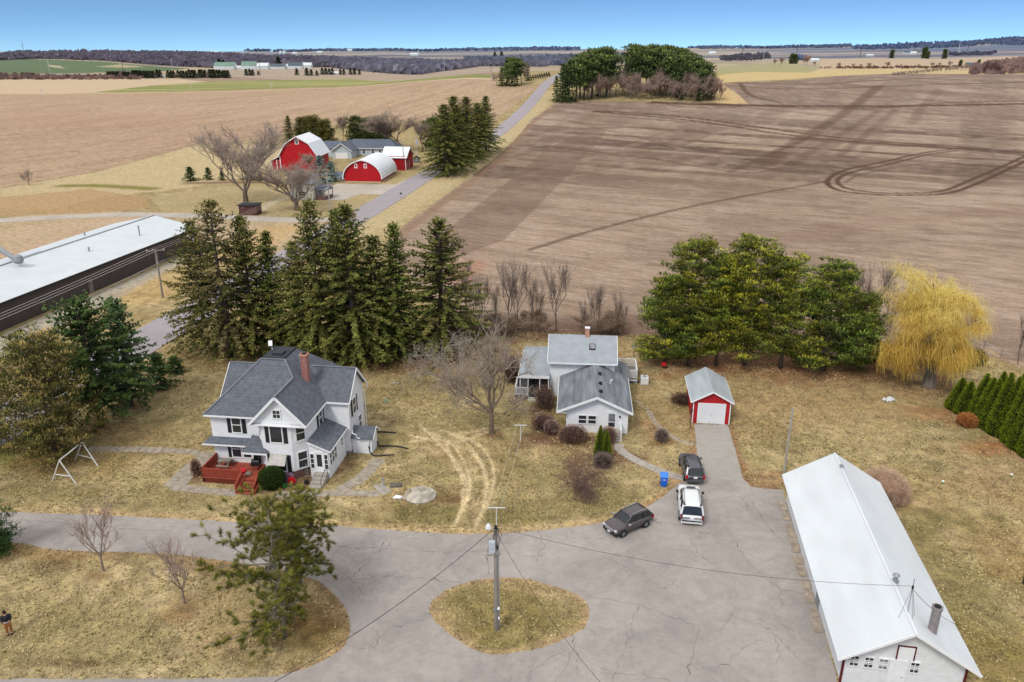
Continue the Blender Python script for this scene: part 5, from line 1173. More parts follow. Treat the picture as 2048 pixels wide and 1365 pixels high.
# ------------------------------------------------------------------ the white farmhouse
T7 = -R(7)
house = thing('farmhouse', 'two storey white farmhouse with steep grey hipped and gabled roof and black shutters', 'house', (-27.12, 63.34, 0), T7)
b = MB()
Y0, XL, XR = -1.05, .62, 9.75
b.box(XL, XR, Y0, 9.4, .35, 5.5, M_SID)
gable_walls(b, .35, 11.95, 2.6, 7.1, 5.45, 7.72, M_SID, 'x', .35)
bay = [(5.0, Y0 + .01), (5.9, -2.35), (8.5, -2.35), (9.745, -1.15), (9.745, Y0 + .01)]
b.slab([(x, y, 5.4) for x, y in bay], 4.62, M_SID)
b.add([(5.25, -2.38, 5.36), (9.87, -2.38, 5.36), (7.56, -2.38, 7.9), (5.25, -1.0, 5.36), (9.87, -1.0, 5.36), (7.56, -1.0, 7.9)], [(0, 1, 2), (5, 4, 3), (0, 3, 4, 1)], M_SID)
b.build('wall', house)
b = MB(); b.box(XL + .05, XR - .05, Y0 + .05, 9.35, -.2, .36, M_FOUND); b.box(.4, 11.9, 2.65, 7.05, -.2, .352, M_FOUND)
b.slab([(x + (.02 if x < 6 else -.02), y + .03, .779) for x, y in bay], .9, M_BRICKB); b.build('foundation', house)
# roof
def zf(y): return 5.4 + .89 * (y + 1.57)
def zr(x): return 8.0 - 1.03 * (x - 7.56)
rf = MB(); tx0, tx1, ty0, ty1, tz = 4.2, 6.39, 2.70, 5.6, 9.2
rf.slab([(.32, -1.57, 5.4), (5.06, -1.57, 5.4), (7.56, 1.35, 8.0), (tx1, ty0, tz), (tx0, ty0, tz)], .14, M_SHIN)
rf.slab([(tx1, ty0, tz), (7.56, 1.35, 8.0), (7.56, -2.75, 8.0), (10.08, -2.75, 5.4), (10.08, 9.9, 5.4), (tx1, ty1, tz)], .14, M_SHIN)
rf.slab([(.32, 9.9, 5.4), (.32, -1.57, 5.4), (tx0, ty0, tz), (tx0, ty1, tz)], .14, M_SHIN)
rf.slab([(10.08, 9.9, 5.4), (.32, 9.9, 5.4), (tx0, ty1, tz), (tx1, ty1, tz)], .14, M_SHIN)
rf.slab([(7.56, -2.75, 8.0), (7.56, 1.4, 8.0), (5.04, 1.4, 5.4), (5.04, -2.75, 5.4)], .14, M_SHIN)
rl, rz_ = 4.85, 7.82
rf.slab([(3.0, 2.33, 5.4), (12.25, 2.33, 5.4), (12.25, rl, rz_), (3.0, rl, rz_)], .13, M_SHIN); rf.slab([(12.25, 7.37, 5.4), (3.0, 7.37, 5.4), (3.0, rl, rz_), (12.25, rl, rz_)], .13, M_SHIN)
rf.slab([(0.03, 2.33, 5.4), (3.0, 2.33, 5.4), (3.0, rl, rz_), (.03, rl, rz_)], .13, M_SHIN); rf.slab([(3.0, 7.37, 5.4), (.03, 7.37, 5.4), (.03, rl, rz_), (3.0, rl, rz_)], .13, M_SHIN)
roof = rf.build('roof', house)
rg = MB(); cap = mat('roof_cap', C(124, 128, 136), .9, .1)
for p, q in [((.32, -1.57, 5.42), (tx0, ty0, tz + .02)), ((tx1, ty0, tz + .02), (7.56, 1.35, 8.03)), ((7.56, 1.35, 8.03), (7.56, -2.75, 8.03)), ((.03, rl, rz_ + .02), (2.6, rl, rz_ + .02)), ((7.9, rl, rz_ + .02), (12.25, rl, rz_ + .02)), ((tx0, ty0, tz + .02), (tx1, ty0, tz + .02))]: rg.bar(p, q, .2, .05, cap)
rg.build('ridge_cap', roof)
b = MB(); b.box(tx0 + .05, tx1 - .05, ty0 + .1, ty1, tz - .02, tz + .12, M_MEMB); b.box(4.9, 5.9, 3.4, 4.3, tz + .12, tz + .3, M_MEMB); b.bar((4.3, 4.6, tz + .5), (4.0, 5.3, tz + .75), .35, .05, M_WHITEM); b.bar((4.4, 4.7, tz + .1), (4.3, 4.8, tz + .5), .05, .05, M_WHITEM); b.build('flat_roof_deck', roof)
b = MB(); b.box(7.9, 8.46, 2.6, 3.16, 6.8, 9.62, M_BRICK); b.box(7.84, 8.52, 2.54, 3.22, 9.62, 9.76, M_BRICKO); b.box(7.98, 8.38, 2.68, 3.08, 9.76, 9.82, mat('soot', (.02, .02, .02), 1, .2)); b.build('chimney', roof)
b = MB()
fascia(b, [(.32, 9.9, 5.4), (.32, -1.57, 5.4), (5.06, -1.57, 5.4)], M_TRIM, .05, .16)
b.bar((5.02, -2.78, 5.3), (7.56, -2.78, 7.92), .05, .22, M_TRIM); b.bar((7.56, -2.78, 7.92), (10.1, -2.78, 5.3), .05, .22, M_TRIM)
b.bar((10.1, -2.75, 5.31), (10.1, 2.35, 5.31), .05, .16, M_TRIM); b.bar((10.1, 2.3, 5.31), (12.25, 2.3, 5.31), .05, .16, M_TRIM)
b.bar((12.27, 2.3, 5.32), (12.27, rl, rz_ - .08), .05, .2, M_TRIM); b.bar((12.27, rl, rz_ - .08), (12.27, 7.4, 5.32), .05, .2, M_TRIM)
b.bar((0.0, 2.3, 5.32), (0, rl, rz_ - .08), .05, .2, M_TRIM); b.bar((0, 2.3, 5.31), (.4, 2.3, 5.31), .05, .16, M_TRIM)
b.slab([(5.06, -2.75, 5.27), (9.9, -2.75, 5.27), (9.9, -2.3, 5.27), (5.06, -2.3, 5.27)], .04, M_TRIM)
b.tube([(12.3, 7.35, 5.25), (12.35, 7.2, 4.9), (12.1, 7.15, 4.6), (12.1, 7.15, .3)], .05, M_TRIM, 6); b.tube([(12.05, 2.5, 5.2), (12.03, 2.5, 2.6)], .045, M_TRIM, 6)
b.build('fascia', house)
S = -90
window(house, 3.02, Y0, 4.33, S, .78, 1.45, shutters=True); window(house, 2.72, Y0, 1.95, S, .8, 1.6, shutters=False); window(house, 3.75, Y0, 1.95, S, .8, 1.6)
b = MB(); b.bar((2.08, Y0 - .03, 1.1), (2.08, Y0 - .03, 2.8), .34, .05, M_SHUT, up=(0, -1, 0)); b.build('shutter', house)
window(house, 7.2, -2.35, 4.3, S, 1.05, 1.5, sash=False, shutters=True); window(house, 7.2, -2.35, 1.55, S, 1.2, 1.5, sash=False, shutters=True)
import math as _m
al = math.degrees(math.atan2(-(5.9 - 5.0), (-2.35 - Y0)))  # left bay face normal
window(house, 5.45, -1.70, 4.3, -145, .6, 1.4); window(house, 9.1, -1.77, 4.3, -46, .75, 1.4); window(house, 9.1, -1.77, 1.7, -46, .8, 1.5); window(house, 5.45, -1.70, 1.7, -145, .6, 1.4)
window(house, 7.45, -2.38, 6.25, S, .62, .72, sash=False, grid=(2, 2), trim=M_TRIM)
window(house, 9.75, 1.4, 4.3, 0, .8, 1.4, shutters=True); window(house, 11.95, 4.3, 4.25, 0, .85, 1.5, shutters=True); window(house, 11.95, 5.6, 2.0, 0, .7, 1.3)
door(house, 5.0, -1.06, .6, S, .9, 2.05, M_BLACKM) if False else None
d = door(house, 4.55, Y0, .62, S, .8, 2.0, mat('dark_door', (.04, .04, .045), .5, .2))
b = MB(); b.slab([(6.5, -2.42, 2.45), (7.95, -2.42, 2.45), (8.0, -3.15, 1.72), (6.45, -3.15, 1.72)][::-1], .05, mat('canvas_awning', C(196, 192, 184), .8, .12, 3)); b.bar((6.45, -2.42, 2.35), (6.48, -3.1, 1.7), .04, .04, M_GALV); b.bar((7.98, -2.42, 2.35), (7.98, -3.1, 1.7), .04, .04, M_GALV); b.build('awning', house)
b = MB(); b.slab([(-.1, -1.66, 2.6), (4.15, -1.66, 2.6), (4.15, Y0, 3.08), (.62, Y0, 3.08)], .1, M_SHIN); b.slab([(-.1, -1.66, 2.6), (.62, Y0, 3.08), (.62, 2.2, 3.08), (-.1, 2.4, 2.6)][::-1], .1, M_SHIN)
b.bar((-.12, -1.68, 2.54), (4.1, -1.68, 2.54), .05, .13, M_TRIM); b.build('pent_roof', house)
b = MB(); b.slab([(4.1, -2.85, 2.62), (6.35, -2.85, 2.62), (5.2, -1.3, 3.5), (4.45, -1.3, 3.5)], .1, M_SHIN); b.slab([(6.35, -2.85, 2.62), (6.35, -2.0, 2.62), (5.2, -1.0, 3.5), (5.2, -1.3, 3.5)], .1, M_SHIN); b.slab([(4.1, -1.1, 2.62), (4.1, -2.85, 2.62), (4.45, -1.3, 3.5), (4.45, -1.05, 3.5)], .1, M_SHIN)
b.bar((4.08, -2.87, 2.55), (6.37, -2.87, 2.55), .05, .14, M_TRIM); b.bar((6.3, -2.78, .6), (6.3, -2.78, 2.52), .1, .1, M_TRIM); b.build('porch_roof', house)
# sun porch and cellar shed
b = MB(); sp0, sp1, sy0, sy1 = 9.755, 11.5, -1.85, 2.55
b.add([(sp0, sy0, 0), (sp1, sy0, 0), (sp1, sy1, 0), (sp0, sy1, 0), (sp0, sy0, 3.45), (sp1, sy0, 2.72), (sp1, sy1, 2.72), (sp0, sy1, 3.45)], [(0, 1, 5, 4), (1, 2, 6, 5), (2, 3, 7, 6), (3, 0, 4, 7), (4, 5, 6, 7)], M_SID)
sp_ = b.build('sun_porch', house)
b = MB(); b.slab([(sp0, -2.1, 3.65), (11.78, -2.1, 2.8), (11.78, 2.62, 2.8), (sp0, 2.62, 3.65)], .1, M_SHIN); b.bar((11.8, -2.1, 2.73), (11.8, 2.6, 2.73), .05, .12, M_TRIM); b.bar((sp0, -2.12, 3.55), (11.8, -2.12, 2.72), .05, .12, M_TRIM); b.build('porch_roof', sp_)
door(house, 10.66, sy0, .62, S, .62, 1.85, M_TRIM, glass=True, lite=.3); 
window(house, 10.02, sy0, 1.65, S, .3, 1.4, grid=(1, 3), sash=False, fw=.05); window(house, 11.27, sy0, 1.65, S, .28, 1.4, grid=(1, 3), sash=False, fw=.05)
for k in range(3): window(house, sp1, -1.5 + k * .62, 1.75, 0, .46, 1.2, fw=.05)
window(house, sp1, 1.5, 1.9, 0, .4, .8, fw=.06)
b = MB(); gable_walls(b, 12.0, 13.85, 2.95, 4.7, 1.75, 2.38, M_SID, 'x', 0); sh = b.build('cellar_entry', house)
b = MB(); b.slab([(11.96, 2.72, 1.68), (14.1, 2.72, 1.68), (14.1, 3.83, 2.46), (11.96, 3.83, 2.46)], .08, M_SHIN); b.slab([(14.1, 4.9, 1.68), (11.96, 4.9, 1.68), (11.96, 3.83, 2.46), (14.1, 3.83, 2.46)], .08, M_SHIN); b.bar((14.12, 2.7, 1.62), (14.12, 3.83, 2.4), .04, .13, M_TRIM); b.bar((14.12, 3.83, 2.4), (14.12, 4.9, 1.62), .04, .13, M_TRIM); b.build('entry_roof', sh)
b = MB(); b.tube([(12.15, 2.8, 2.5), (12.2, 2.6, 2.2), (12.6, 2.5, 2.15), (12.6, 2.55, 1.8), (12.9, 2.6, 1.75)], .05, M_TRIM, 6); b.tube([(13.6, 2.85, 1.6), (13.6, 2.85, .9)], .05, M_TRIM, 6); b.build('downspout', house)
b = MB()
for i in range(4): b.box(10.2, 11.35, -2.15 - .42 * (i + 1) + .12, -2.15 - .42 * i + .12, -.05, .62 - .155 * i, M_CONC)
b.box(10.2, 11.35, -2.04, -1.86, -.05, .62, M_CONC); st = b.build('entry_steps', house)
b = MB(); b.bar((11.35, -2.1, 1.45), (11.35, -3.7, .9), .04, .04, M_BLACKM); b.bar((11.35, -2.1, .6), (11.35, -2.1, 1.45), .04, .04, M_BLACKM); b.bar((11.35, -3.7, .02), (11.35, -3.7, .9), .04, .04, M_BLACKM); b.build('handrail', st)
# ------------------------------------------------------------------ red deck
deck = thing('wooden_deck', 'red stained wooden deck with railing, lattice skirt and front stairs on the farmhouse', 'deck', (-27.12, 63.34, 0), T7)
b = MB(); b.box(.72, 5.98, -3.9, -1.07, .5, .6, M_DECK); b.build('floor', deck)
b = MB()
for x in np.arange(.8, 4.4, .16): b.bar((x, -3.86, .04), (x + .46, -3.86, .5), .03, .02, M_DECKR, up=(0, 1, 0)); b.bar((x + .46, -3.84, .04), (x, -3.84, .5), .03, .02, M_DECKR, up=(0, 1, 0))
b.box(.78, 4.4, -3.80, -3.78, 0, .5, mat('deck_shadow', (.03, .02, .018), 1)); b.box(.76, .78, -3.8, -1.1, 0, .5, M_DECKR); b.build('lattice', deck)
def railrun(b, p, q, z0, z1, m, sp=.13, bw=.045, post=True, top=.1):
    p, q = Vector(p), Vector(q); L = (q - p).length; d = (q - p).normalized(); up = Vector((0, 0, 1)); n = max(1, int(L / sp))
    b.bar(p + up * z1, q + up * z1, top, .045, m); b.bar(p + up * (z0 + .08), q + up * (z0 + .08), .05, .05, m)
    for i in range(1, n): c = p + d * L * i / n; b.bar(c + up * (z0 + .09), c + up * (z1 - .02), bw, bw, m, up=(0, 1, 0))
    if post:
        for c in (p, q): b.bar(c + up * max(z0 - .5, 0), c + up * (z1 + .04), .1, .1, m, up=(0, 1, 0))
b = MB(); railrun(b, (.76, -3.84, 0), (4.36, -3.84, 0), .6, 1.42, M_DECKR, .12, .09); railrun(b, (.76, -3.84, 0), (.76, -1.15, 0), .6, 1.42, M_DECKR, .12, .09); railrun(b, (5.95, -3.84, 0), (5.95, -2.6, 0), .6, 1.42, M_DECKR, .12, .09); b.build('railing', deck)
b = MB()
for i in range(4): b.box(4.45, 5.98, -4.0 - .33 * (i + 1), -4.0 - .33 * i + .03, .45 - .14 * i, .5 - .14 * i, M_DECK); b.box(4.47, 5.96, -4.0 - .33 * i - .02, -4.0 - .33 * i, .36 - .14 * i, .46 - .14 * i, M_DECKR)
for x in (4.42, 6.0): b.bar((x, -3.95, 1.42), (x, -5.25, .85), .09, .05, M_DECKR); b.bar((x, -5.25, 0), (x, -5.25, .88), .1, .1, M_DECKR, up=(0, 1, 0)); b.bar((x, -3.95, .45), (x, -5.3, -.02), .05, .2, M_DECKR); b.bar((x, -3.95, 1.0), (x, -5.25, .45), .04, .4, M_DECKR)
b.build('stairs', deck)
def hloc(x, y, z=0):
    c, s = math.cos(T7), math.sin(T7); return Vector((-27.12 + x * c - y * s, 63.34 + x * s + y * c, z))
t = thing('picnic_table', 'small weathered grey picnic table on the red deck', 'picnic table', hloc(1.95, -1.95, .6), T7)
b = MB()
for k in range(4): b.box(-.55, .55, -.34 + k * .175, -.34 + k * .175 + .15, .62, .66, M_WOODG)
b.build('tabletop', t)
for s_ in (-1, 1):
    b = MB(); b.box(-.55, .55, s_ * .62 - .1, s_ * .62 + .1, .36, .4, M_WOODG); b.build('bench', t)
    b = MB(); b.bar((s_ * .4, -.62, 0), (s_ * .4, -.2, .62), .07, .05, M_WOODG); b.bar((s_ * .4, .62, 0), (s_ * .4, .2, .62), .07, .05, M_WOODG); b.bar((s_ * .4, -.66, .33), (s_ * .4, .66, .33), .06, .06, M_WOODG); b.build('leg', t)
t = thing('smoker_grill', 'black barrel smoker grill on the red deck', 'grill', hloc(4.95, -2.2, .6), T7)
b = MB(); b.tube([(-.35, 0, .8), (.35, 0, .8)], .24, M_BLACKM, 12); b.build('barrel', t); b = MB(); b.tube([(.1, .1, .9), (.1, .1, 1.5)], .05, M_BLACKM, 8); b.lathe([(.14, 0), (.12, .25), (.03, .3)], M_BLACKM, c=(-.05, .05, 1.0), n=10); b.build('smokestack', t)
for x in (-.28, .28):
    for y in (-.16, .16): b = MB(); b.bar((x, y, 0), (x, y, .72), .04, .04, M_BLACKM, up=(0, 1, 0)); b.build('leg', t)
b = MB(); b.box(-.4, .4, -.45, -.22, .62, .65, M_BLACKM); b.build('shelf', t)
o = MB().lathe([(.34, 0), (.42, .16), (.39, .16), (.31, .03)], M_RED, n=18).build('play_tub', loc=hloc(3.75, -2.75, .6)); tag(o, 'round red plastic tub lying on the red deck', 'tub')
o = MB().lathe([(.1, 0), (.24, .03), (.3, .12), (.2, .24), (.04, .3)], M_WOODG, n=10).build('fire_bowl', loc=hloc(4.6, -3.1, .6)); tag(o, 'low brown bowl on the deck boards beside the grill', 'bowl')
# toys by the bay
t = thing('toy_slide', 'upright red plastic toy disc leaning by the brick base of the bay', 'toy', hloc(8.6, -3.3, 0), T7)
b = MB(); b.tube([(0, 0, .45), (0, -.08, .45)], .36, M_RED, 18); b.build('disc', t); b = MB(); b.tube([(0, -.1, .45), (0, -.14, .45)], .28, mat('dark_red_plastic', C(180, 20, 40), .4), 16); b.build('inner_disc', t)
o = bush('flower_pot_plant', 'pale purple twiggy plant between the yew and the red toy disc', 576, 966, .38, .35, .32, ((130, 100, 130), (180, 150, 176)), 900, (.16, .03), cat='plant', seed=21, inner=(90, 70, 84))
t = thing('toy_bucket', 'green plastic toy bucket in front of the purple plant', 'bucket', hloc(8.15, -3.85, 0), 0); b = MB(); mg = mat('green_plastic', C(60, 140, 70), .4); b.lathe([(.14, 0), (.2, .28), (.18, .28), (.12, .03)], mg, n=12); b.build('body', t); b = MB(); b.tube([(-.18, 0, .27), (-.1, 0, .42), (.1, 0, .42), (.18, 0, .27)], .012, mg, 5); b.build('handle', t)
t = thing('potted_plant', 'black pot with dark plant left of the concrete entry steps', 'plant pot', hloc(9.75, -3.0, 0), 0); b = MB(); b.lathe([(.16, 0), (.22, .3), (.19, .3)], M_BLACKP, n=12); b.build('pot', t); b = MB()
for k in range(14): a = k * 2.4; b.tube([(0, 0, .25), (.22 * math.cos(a), .22 * math.sin(a), .45 + .02 * k)], [.02, .004], mat('dark_leaf', C(58, 62, 40), .9), 4)
b.build('leaves', t)
t = thing('garden_trellis', 'thin metal garden trellis against the bay wall', 'trellis', hloc(9.55, -2.2, 0), T7); b = MB()
for x in (-.12, .12): b.bar((x, 0, 0), (x * .6, 0, 1.5), .02, .02, M_GALV, up=(0, 1, 0))
for z in (.3, .6, .9, 1.2, 1.5): b.bar((-.12, 0, z), (.12, 0, z), .02, .02, M_GALV)
b.build('frame', t)
# drain hoses
for lab, pts in [('upper black drain hose lying on the grass beside the farmhouse', [(752, 864, .15), (765, 864, .08), (780, 865, .06), (792, 866, .06)]), ('middle black drain hose curving off across the grass', [(755, 882, .5), (758, 892, .1), (775, 892, .06), (800, 894, .06), (817, 898, .06)]),
                 ('lower black drain hose hooking down from the cellar entry', [(738, 893, .8), (741, 905, .15), (750, 912, .06), (770, 911, .06), (788, 910, .06)])]:
    P = [at(u, v, z) for u, v, z in pts]; Q_ = smoothline([tuple(p) for p in P], 5); b = MB(); b.tube([Vector(p) for p in Q_], .075, M_BLACKP, 7); o = b.build('drain_hose', smooth=True); tag(o, lab, 'hose', 'drain hoses beside the farmhouse')
# ------------------------------------------------------------------ cottage
TC = -R(4.8)
cot = thing('cottage', 'small white cottage with pale grey shingle roofs, front wing and side porch', 'house', (5.32, 69.15, 0), TC)
b = MB(); gable_walls(b, 0, 6.0, 0, 8.5, 2.45, 3.88, M_SID, 'y', 0, xp=2.93); gable_walls(b, -1.93, 4.95, 8.45, 14.4, 4.35, 5.95, M_SID, 'x', 0, xp=11.42)
b.box(-1.9, -1.5, 8.5, 8.6, 0, .3, M_FOUND)
b.add([(4.94, 8.6, 0), (6.4, 8.6, 0), (6.4, 12.4, 0), (4.94, 12.4, 0), (4.94, 8.6, 2.75), (6.4, 8.6, 2.25), (6.4, 12.4, 2.25), (4.94, 12.4, 2.75)], [(0, 1, 5, 4), (1, 2, 6, 5), (2, 3, 7, 6), (4, 5, 6, 7)], M_SID); b.build('wall', cot)
b = MB()
b.slab([(-.9, -.5, 2.4), (2.93, -.5, 4.05), (2.93, 8.44, 4.05), (-.9, 8.44, 2.4)], .13, M_SHINS); b.slab([(2.93, -.5, 4.05), (6.4, -.5, 2.45), (6.4, 8.44, 2.45), (2.93, 8.44, 4.05)], .13, M_SHINS)
b.slab([(-2.2, 7.95, 4.15), (5.2, 7.95, 4.15), (5.2, 11.42, 6.12), (-2.2, 11.42, 6.12)], .13, M_SHINL); b.slab([(5.2, 14.9, 4.15), (-2.2, 14.9, 4.15), (-2.2, 11.42, 6.12), (5.2, 11.42, 6.12)], .13, M_SHINL)
b.slab([(4.96, 8.5, 2.95), (6.6, 8.5, 2.4), (6.6, 12.6, 2.4), (4.96, 12.6, 2.95)], .1, M_SHINS)
roof = b.build('roof', cot)
b = MB(); b.slab([(-5.25, 7.6, 2.62), (-1.94, 7.6, 2.62), (-1.94, 13.2, 3.5), (-5.1, 13.2, 3.5)], .12, M_SHINL); b.slab([(-1.94, 15.7, 3.0), (-5.05, 15.7, 3.0), (-5.1, 13.2, 3.5), (-1.94, 13.2, 3.5)], .12, M_SHINL); b.bar((-5.3, 7.57, 2.52), (-1.95, 7.57, 2.52), .06, .3, M_TRIM); b.bar((-5.3, 7.6, 2.55), (-5.12, 13.2, 3.42), .05, .2, M_TRIM); b.build('porch_roof', cot)
b = MB(); b.bar((-.93, -.52, 2.32), (2.93, -.52, 3.96), .05, .24, M_TRIM); b.bar((2.93, -.52, 3.96), (6.43, -.52, 2.36), .05, .24, M_TRIM); b.bar((-.93, -.5, 2.32), (-.93, 8.4, 2.32), .05, .14, M_TRIM); b.bar((6.42, -.5, 2.37), (6.42, 8.4, 2.37), .05, .14, M_TRIM)
b.bar((-2.2, 7.92, 4.06), (5.2, 7.92, 4.06), .05, .16, M_TRIM); b.bar((-2.22, 7.95, 4.07), (-2.22, 11.42, 6.05), .05, .18, M_TRIM); b.bar((5.22, 7.95, 4.07), (5.22, 11.42, 6.05), .05, .18, M_TRIM); b.slab([(-.9, -.5, 2.28), (-.02, -.5, 2.28), (-.02, 8.3, 2.28), (-.9, 8.3, 2.28)], .03, M_TRIM)
b.build('fascia', cot)
b = MB(); b.box(1.75, 2.2, 11.1, 11.55, 5.6, 6.95, M_BRICKO); b.box(1.7, 2.25, 11.05, 11.6, 6.95, 7.03, M_TRIM); b.build('chimney', roof)
b = MB(); b.slab([(2.2, 9.55, 5.17), (2.85, 9.55, 5.17), (2.85, 10.25, 5.56), (2.2, 10.25, 5.56)], .16, M_BLACKM); b.slab([(2.27, 9.62, 5.23), (2.78, 9.62, 5.23), (2.78, 10.18, 5.54), (2.27, 10.18, 5.54)], .05, M_GLASSL); b.build('skylight', roof)
for yy in (1.1, 3.1, 5.6):
    b = MB(); b.lathe([(.17, -.15), (.17, .03), (.2, .06), (.19, .16), (.1, .22), (0, .23)], M_BLACKM, c=(3.3, yy, 3.95), n=10); b.build('roof_vent', roof)
b = MB(); b.tube([(4.4, 4.6, 3.2), (4.4, 4.6, 3.75)], .05, M_TRIM, 7); b.tube([(4.4, 4.6, 3.72), (4.6, 4.55, 3.78)], .05, M_TRIM, 7); b.build('vent_pipe', roof)
b = MB(); b.bar((3.6, 4.4, 3.8), (3.6, 4.4, 4.3), .03, .03, M_GALV); b.bar((3.9, 3.9, 3.8), (4.3, 3.7, 3.7), .05, .03, M_GALV); b.build('antenna', roof)
for dx in (1.58, 2.52): window(cot, dx, 0, 1.42, -90, .72, .85, glass=M_GLASS, fw=.07)
d = door(cot, 4.42, 0, .58, -90, .82, 1.72, M_TRIM)
b = MB(); b.bar((4.42, -.075, 1.35), (4.42, -.075, 2.15), .62, .02, M_GLASSL, up=(0, -1, 0)); b.bar((4.42, -.075, .75), (4.42, -.075, 1.2), .62, .02, M_GLASS, up=(0, -1, 0))
for k in range(5): b.bar((4.14 + k * .14, -.1, .72), (4.14 + k * .14, -.1, 2.15), .02, .02, M_BLACKM, up=(0, -1, 0))
b.build('security_grille', d)
b = MB(); b.lathe([(.05, 0), (.09, .05), (.07, .22), (0, .25)], M_BLACKM, c=(5.2, -.09, 1.75), n=8); b.build('wall_lamp', cot)
b = MB()
for i in range(4): b.box(4.05, 5.25, -.95 - .3 * (i + 1) + .3, -.95 - .3 * i + .3, -.05, .56 - .14 * i, M_CONC)
b.box(4.05, 5.3, -.66, -.02, -.05, .56, M_CONC); st = b.build('entry_steps', cot)
b = MB(); railrun(b, (5.3, -.05, 0), (5.3, -1.75, 0), .3, 1.25, M_TRIM, .14, .03); b.slab([(5.35, -.2, 1.3), (5.35, -.9, .75), (5.2, -.9, .75), (5.2, -.2, 1.3)], .03, mat('pale_blue_board', C(205, 222, 226), .6)); b.build('railing', st)
b = MB(); b.box(-5.6, -1.95, 7.35, 13.4, 0, .45, mat('porch_floor', C(70, 72, 76), .7, .2, 2)); b.build('porch_floor', cot)
b = MB(); b.box(-5.0, -1.98, 10.6, 10.7, .45, 2.9, mat('porch_back_wall', C(84, 86, 90), .7, .25, 1.2)); b.box(-4.4, -3.7, 10.5, 10.6, .6, 2.1, M_GLASS); b.box(-3.0, -2.4, 10.5, 10.6, .6, 2.2, M_GLASS); b.build('porch_wall', cot)
b = MB(); railrun(b, (-5.6, 7.4, 0), (-4.25, 7.4, 0), .45, 1.35, M_TRIM, .13, .05); b.build('porch_railing', cot); b = MB(); railrun(b, (-3.0, 7.4, 0), (-1.95, 7.4, 0), .45, 1.35, M_TRIM, .13, .05); b.build('porch_railing', cot); b = MB(); railrun(b, (-5.6, 7.4, 0), (-5.6, 10.4, 0), .45, 1.35, M_TRIM, .13, .05)
b.build('porch_railing', cot)
for x in (-5.1, -4.25, -3.0, -2.05): b = MB(); b.bar((x, 7.7, .45), (x, 7.7, 2.45), .09, .09, M_TRIM, up=(0, 1, 0)); b.build('porch_post', cot)
b = MB()
for i in range(2): b.box(-4.2, -3.05, 7.05 - .3 * (i + 1) + .3, 7.05 - .3 * i + .3, -.05, .3 - .14 * i, mat('cream_wood', C(206, 200, 178), .8, .15, 3))
b.build('porch_steps', cot)
dk = thing('white_deck', 'white railed deck behind the cottage at its right side', 'deck', (5.32, 69.15, 0), TC)
b = MB(); b.box(5.05, 7.8, 12.7, 16.4, .5, .6, M_WOODG); b.box(5.1, 7.75, 12.75, 12.8, .0, .5, M_TRIM); b.box(7.7, 7.78, 12.8, 16.3, 0, .5, M_TRIM); b.build('floor', dk)
b = MB(); railrun(b, (5.4, 12.75, 0), (7.75, 12.75, 0), .6, 1.55, M_TRIM, .12, .05); railrun(b, (7.75, 12.75, 0), (7.75, 16.35, 0), .6, 1.55, M_TRIM, .12, .05); railrun(b, (5.1, 16.35, 0), (7.75, 16.35, 0), .6, 1.55, M_TRIM, .12, .05); railrun(b, (5.9, 14.6, 0), (5.9, 16.35, 0), .6, 1.55, M_TRIM, .2, .05); b.build('railing', dk)
p = at(1289, 770, 0); t = thing('air_conditioner', 'white boxy air conditioning unit on the grass by the cottage deck', 'air conditioner', p, TC)
b = MB(); b.box(-.42, .42, -.1, .85, .08, .85, M_WHITEM); b.box(-.5, .5, -.2, .95, 0, .08, M_CONC); b.build('cabinet', t, bevel=.03); b = MB(); b.lathe([(.3, .86), (.3, .88), (.05, .9)], M_GALV, c=(0, .38, 0), n=16); b.build('fan_grille', t)
b = MB(); b.tube([(12.1, 81.6, .15), (13.2, 81.3, .12), (14.4, 81.3, .15)], .12, M_BLACKP, 8); o = b.build('drain_pipe'); tag(o, 'dark drain pipe running from the cottage to the white air conditioner', 'pipe')
# ------------------------------------------------------------------ red garage
gar = thing('garage', 'small red garage with white overhead door and pale metal roof', 'garage', (18.2, 71.15, 0), -R(6.5))
M_REDS = lined('red_siding', C(190, 34, 42), 'Z', .15, dark=.9, var=.06)
b = MB(); gable_walls(b, 0, 3.62, 0, 6.2, 2.4, 3.4, M_REDS, 'y', -.05); b.build('wall', gar)
M_RFG = lined('pale_metal_roof', C(188, 196, 200), 'Y', .3, dark=.95, var=.09, rough=.45, nscale=1.0, metal=.1, streak=(1, .2, 1))
b = MB(); b.slab([(-.3, -.25, 2.42), (1.81, -.25, 3.6), (1.81, 6.4, 3.6), (-.3, 6.4, 2.42)], .08, M_RFG); b.slab([(1.81, -.25, 3.6), (3.92, -.25, 2.42), (3.92, 6.4, 2.42), (1.81, 6.4, 3.6)], .08, M_RFG); b.build('roof', gar)
b = MB(); b.bar((-.3, -.27, 2.36), (1.81, -.27, 3.54), .05, .14, M_TRIM); b.bar((1.81, -.27, 3.54), (3.92, -.27, 2.36), .05, .14, M_TRIM)
for x in (.0, 3.62): b.bar((x, -.02, 0), (x, -.02, 2.42), .09, .06, M_TRIM, up=(0, 1, 0))
b.bar((-.31, -.25, 2.36), (-.31, 6.4, 2.36), .04, .12, M_TRIM); b.bar((3.93, -.25, 2.36), (3.93, 6.4, 2.36), .04, .12, M_TRIM)
for x in (.5, 3.12): b.bar((x, -.03, 0), (x, -.03, 2.12), .12, .06, M_TRIM, up=(0, 1, 0))
b.bar((.44, -.03, 2.18), (3.18, -.03, 2.18), .06, .12, M_TRIM); b.build('trim', gar)
b = MB(); b.box(.56, 3.06, -.03, .0, 0, 2.12, lined('white_panel_door', (.70, .71, .73), 'Z', .53, dark=.88, width=.03, var=.03)); b.box(1.75, 1.87, -.06, -.03, .9, .95, M_GALV); b.build('overhead_door', gar)
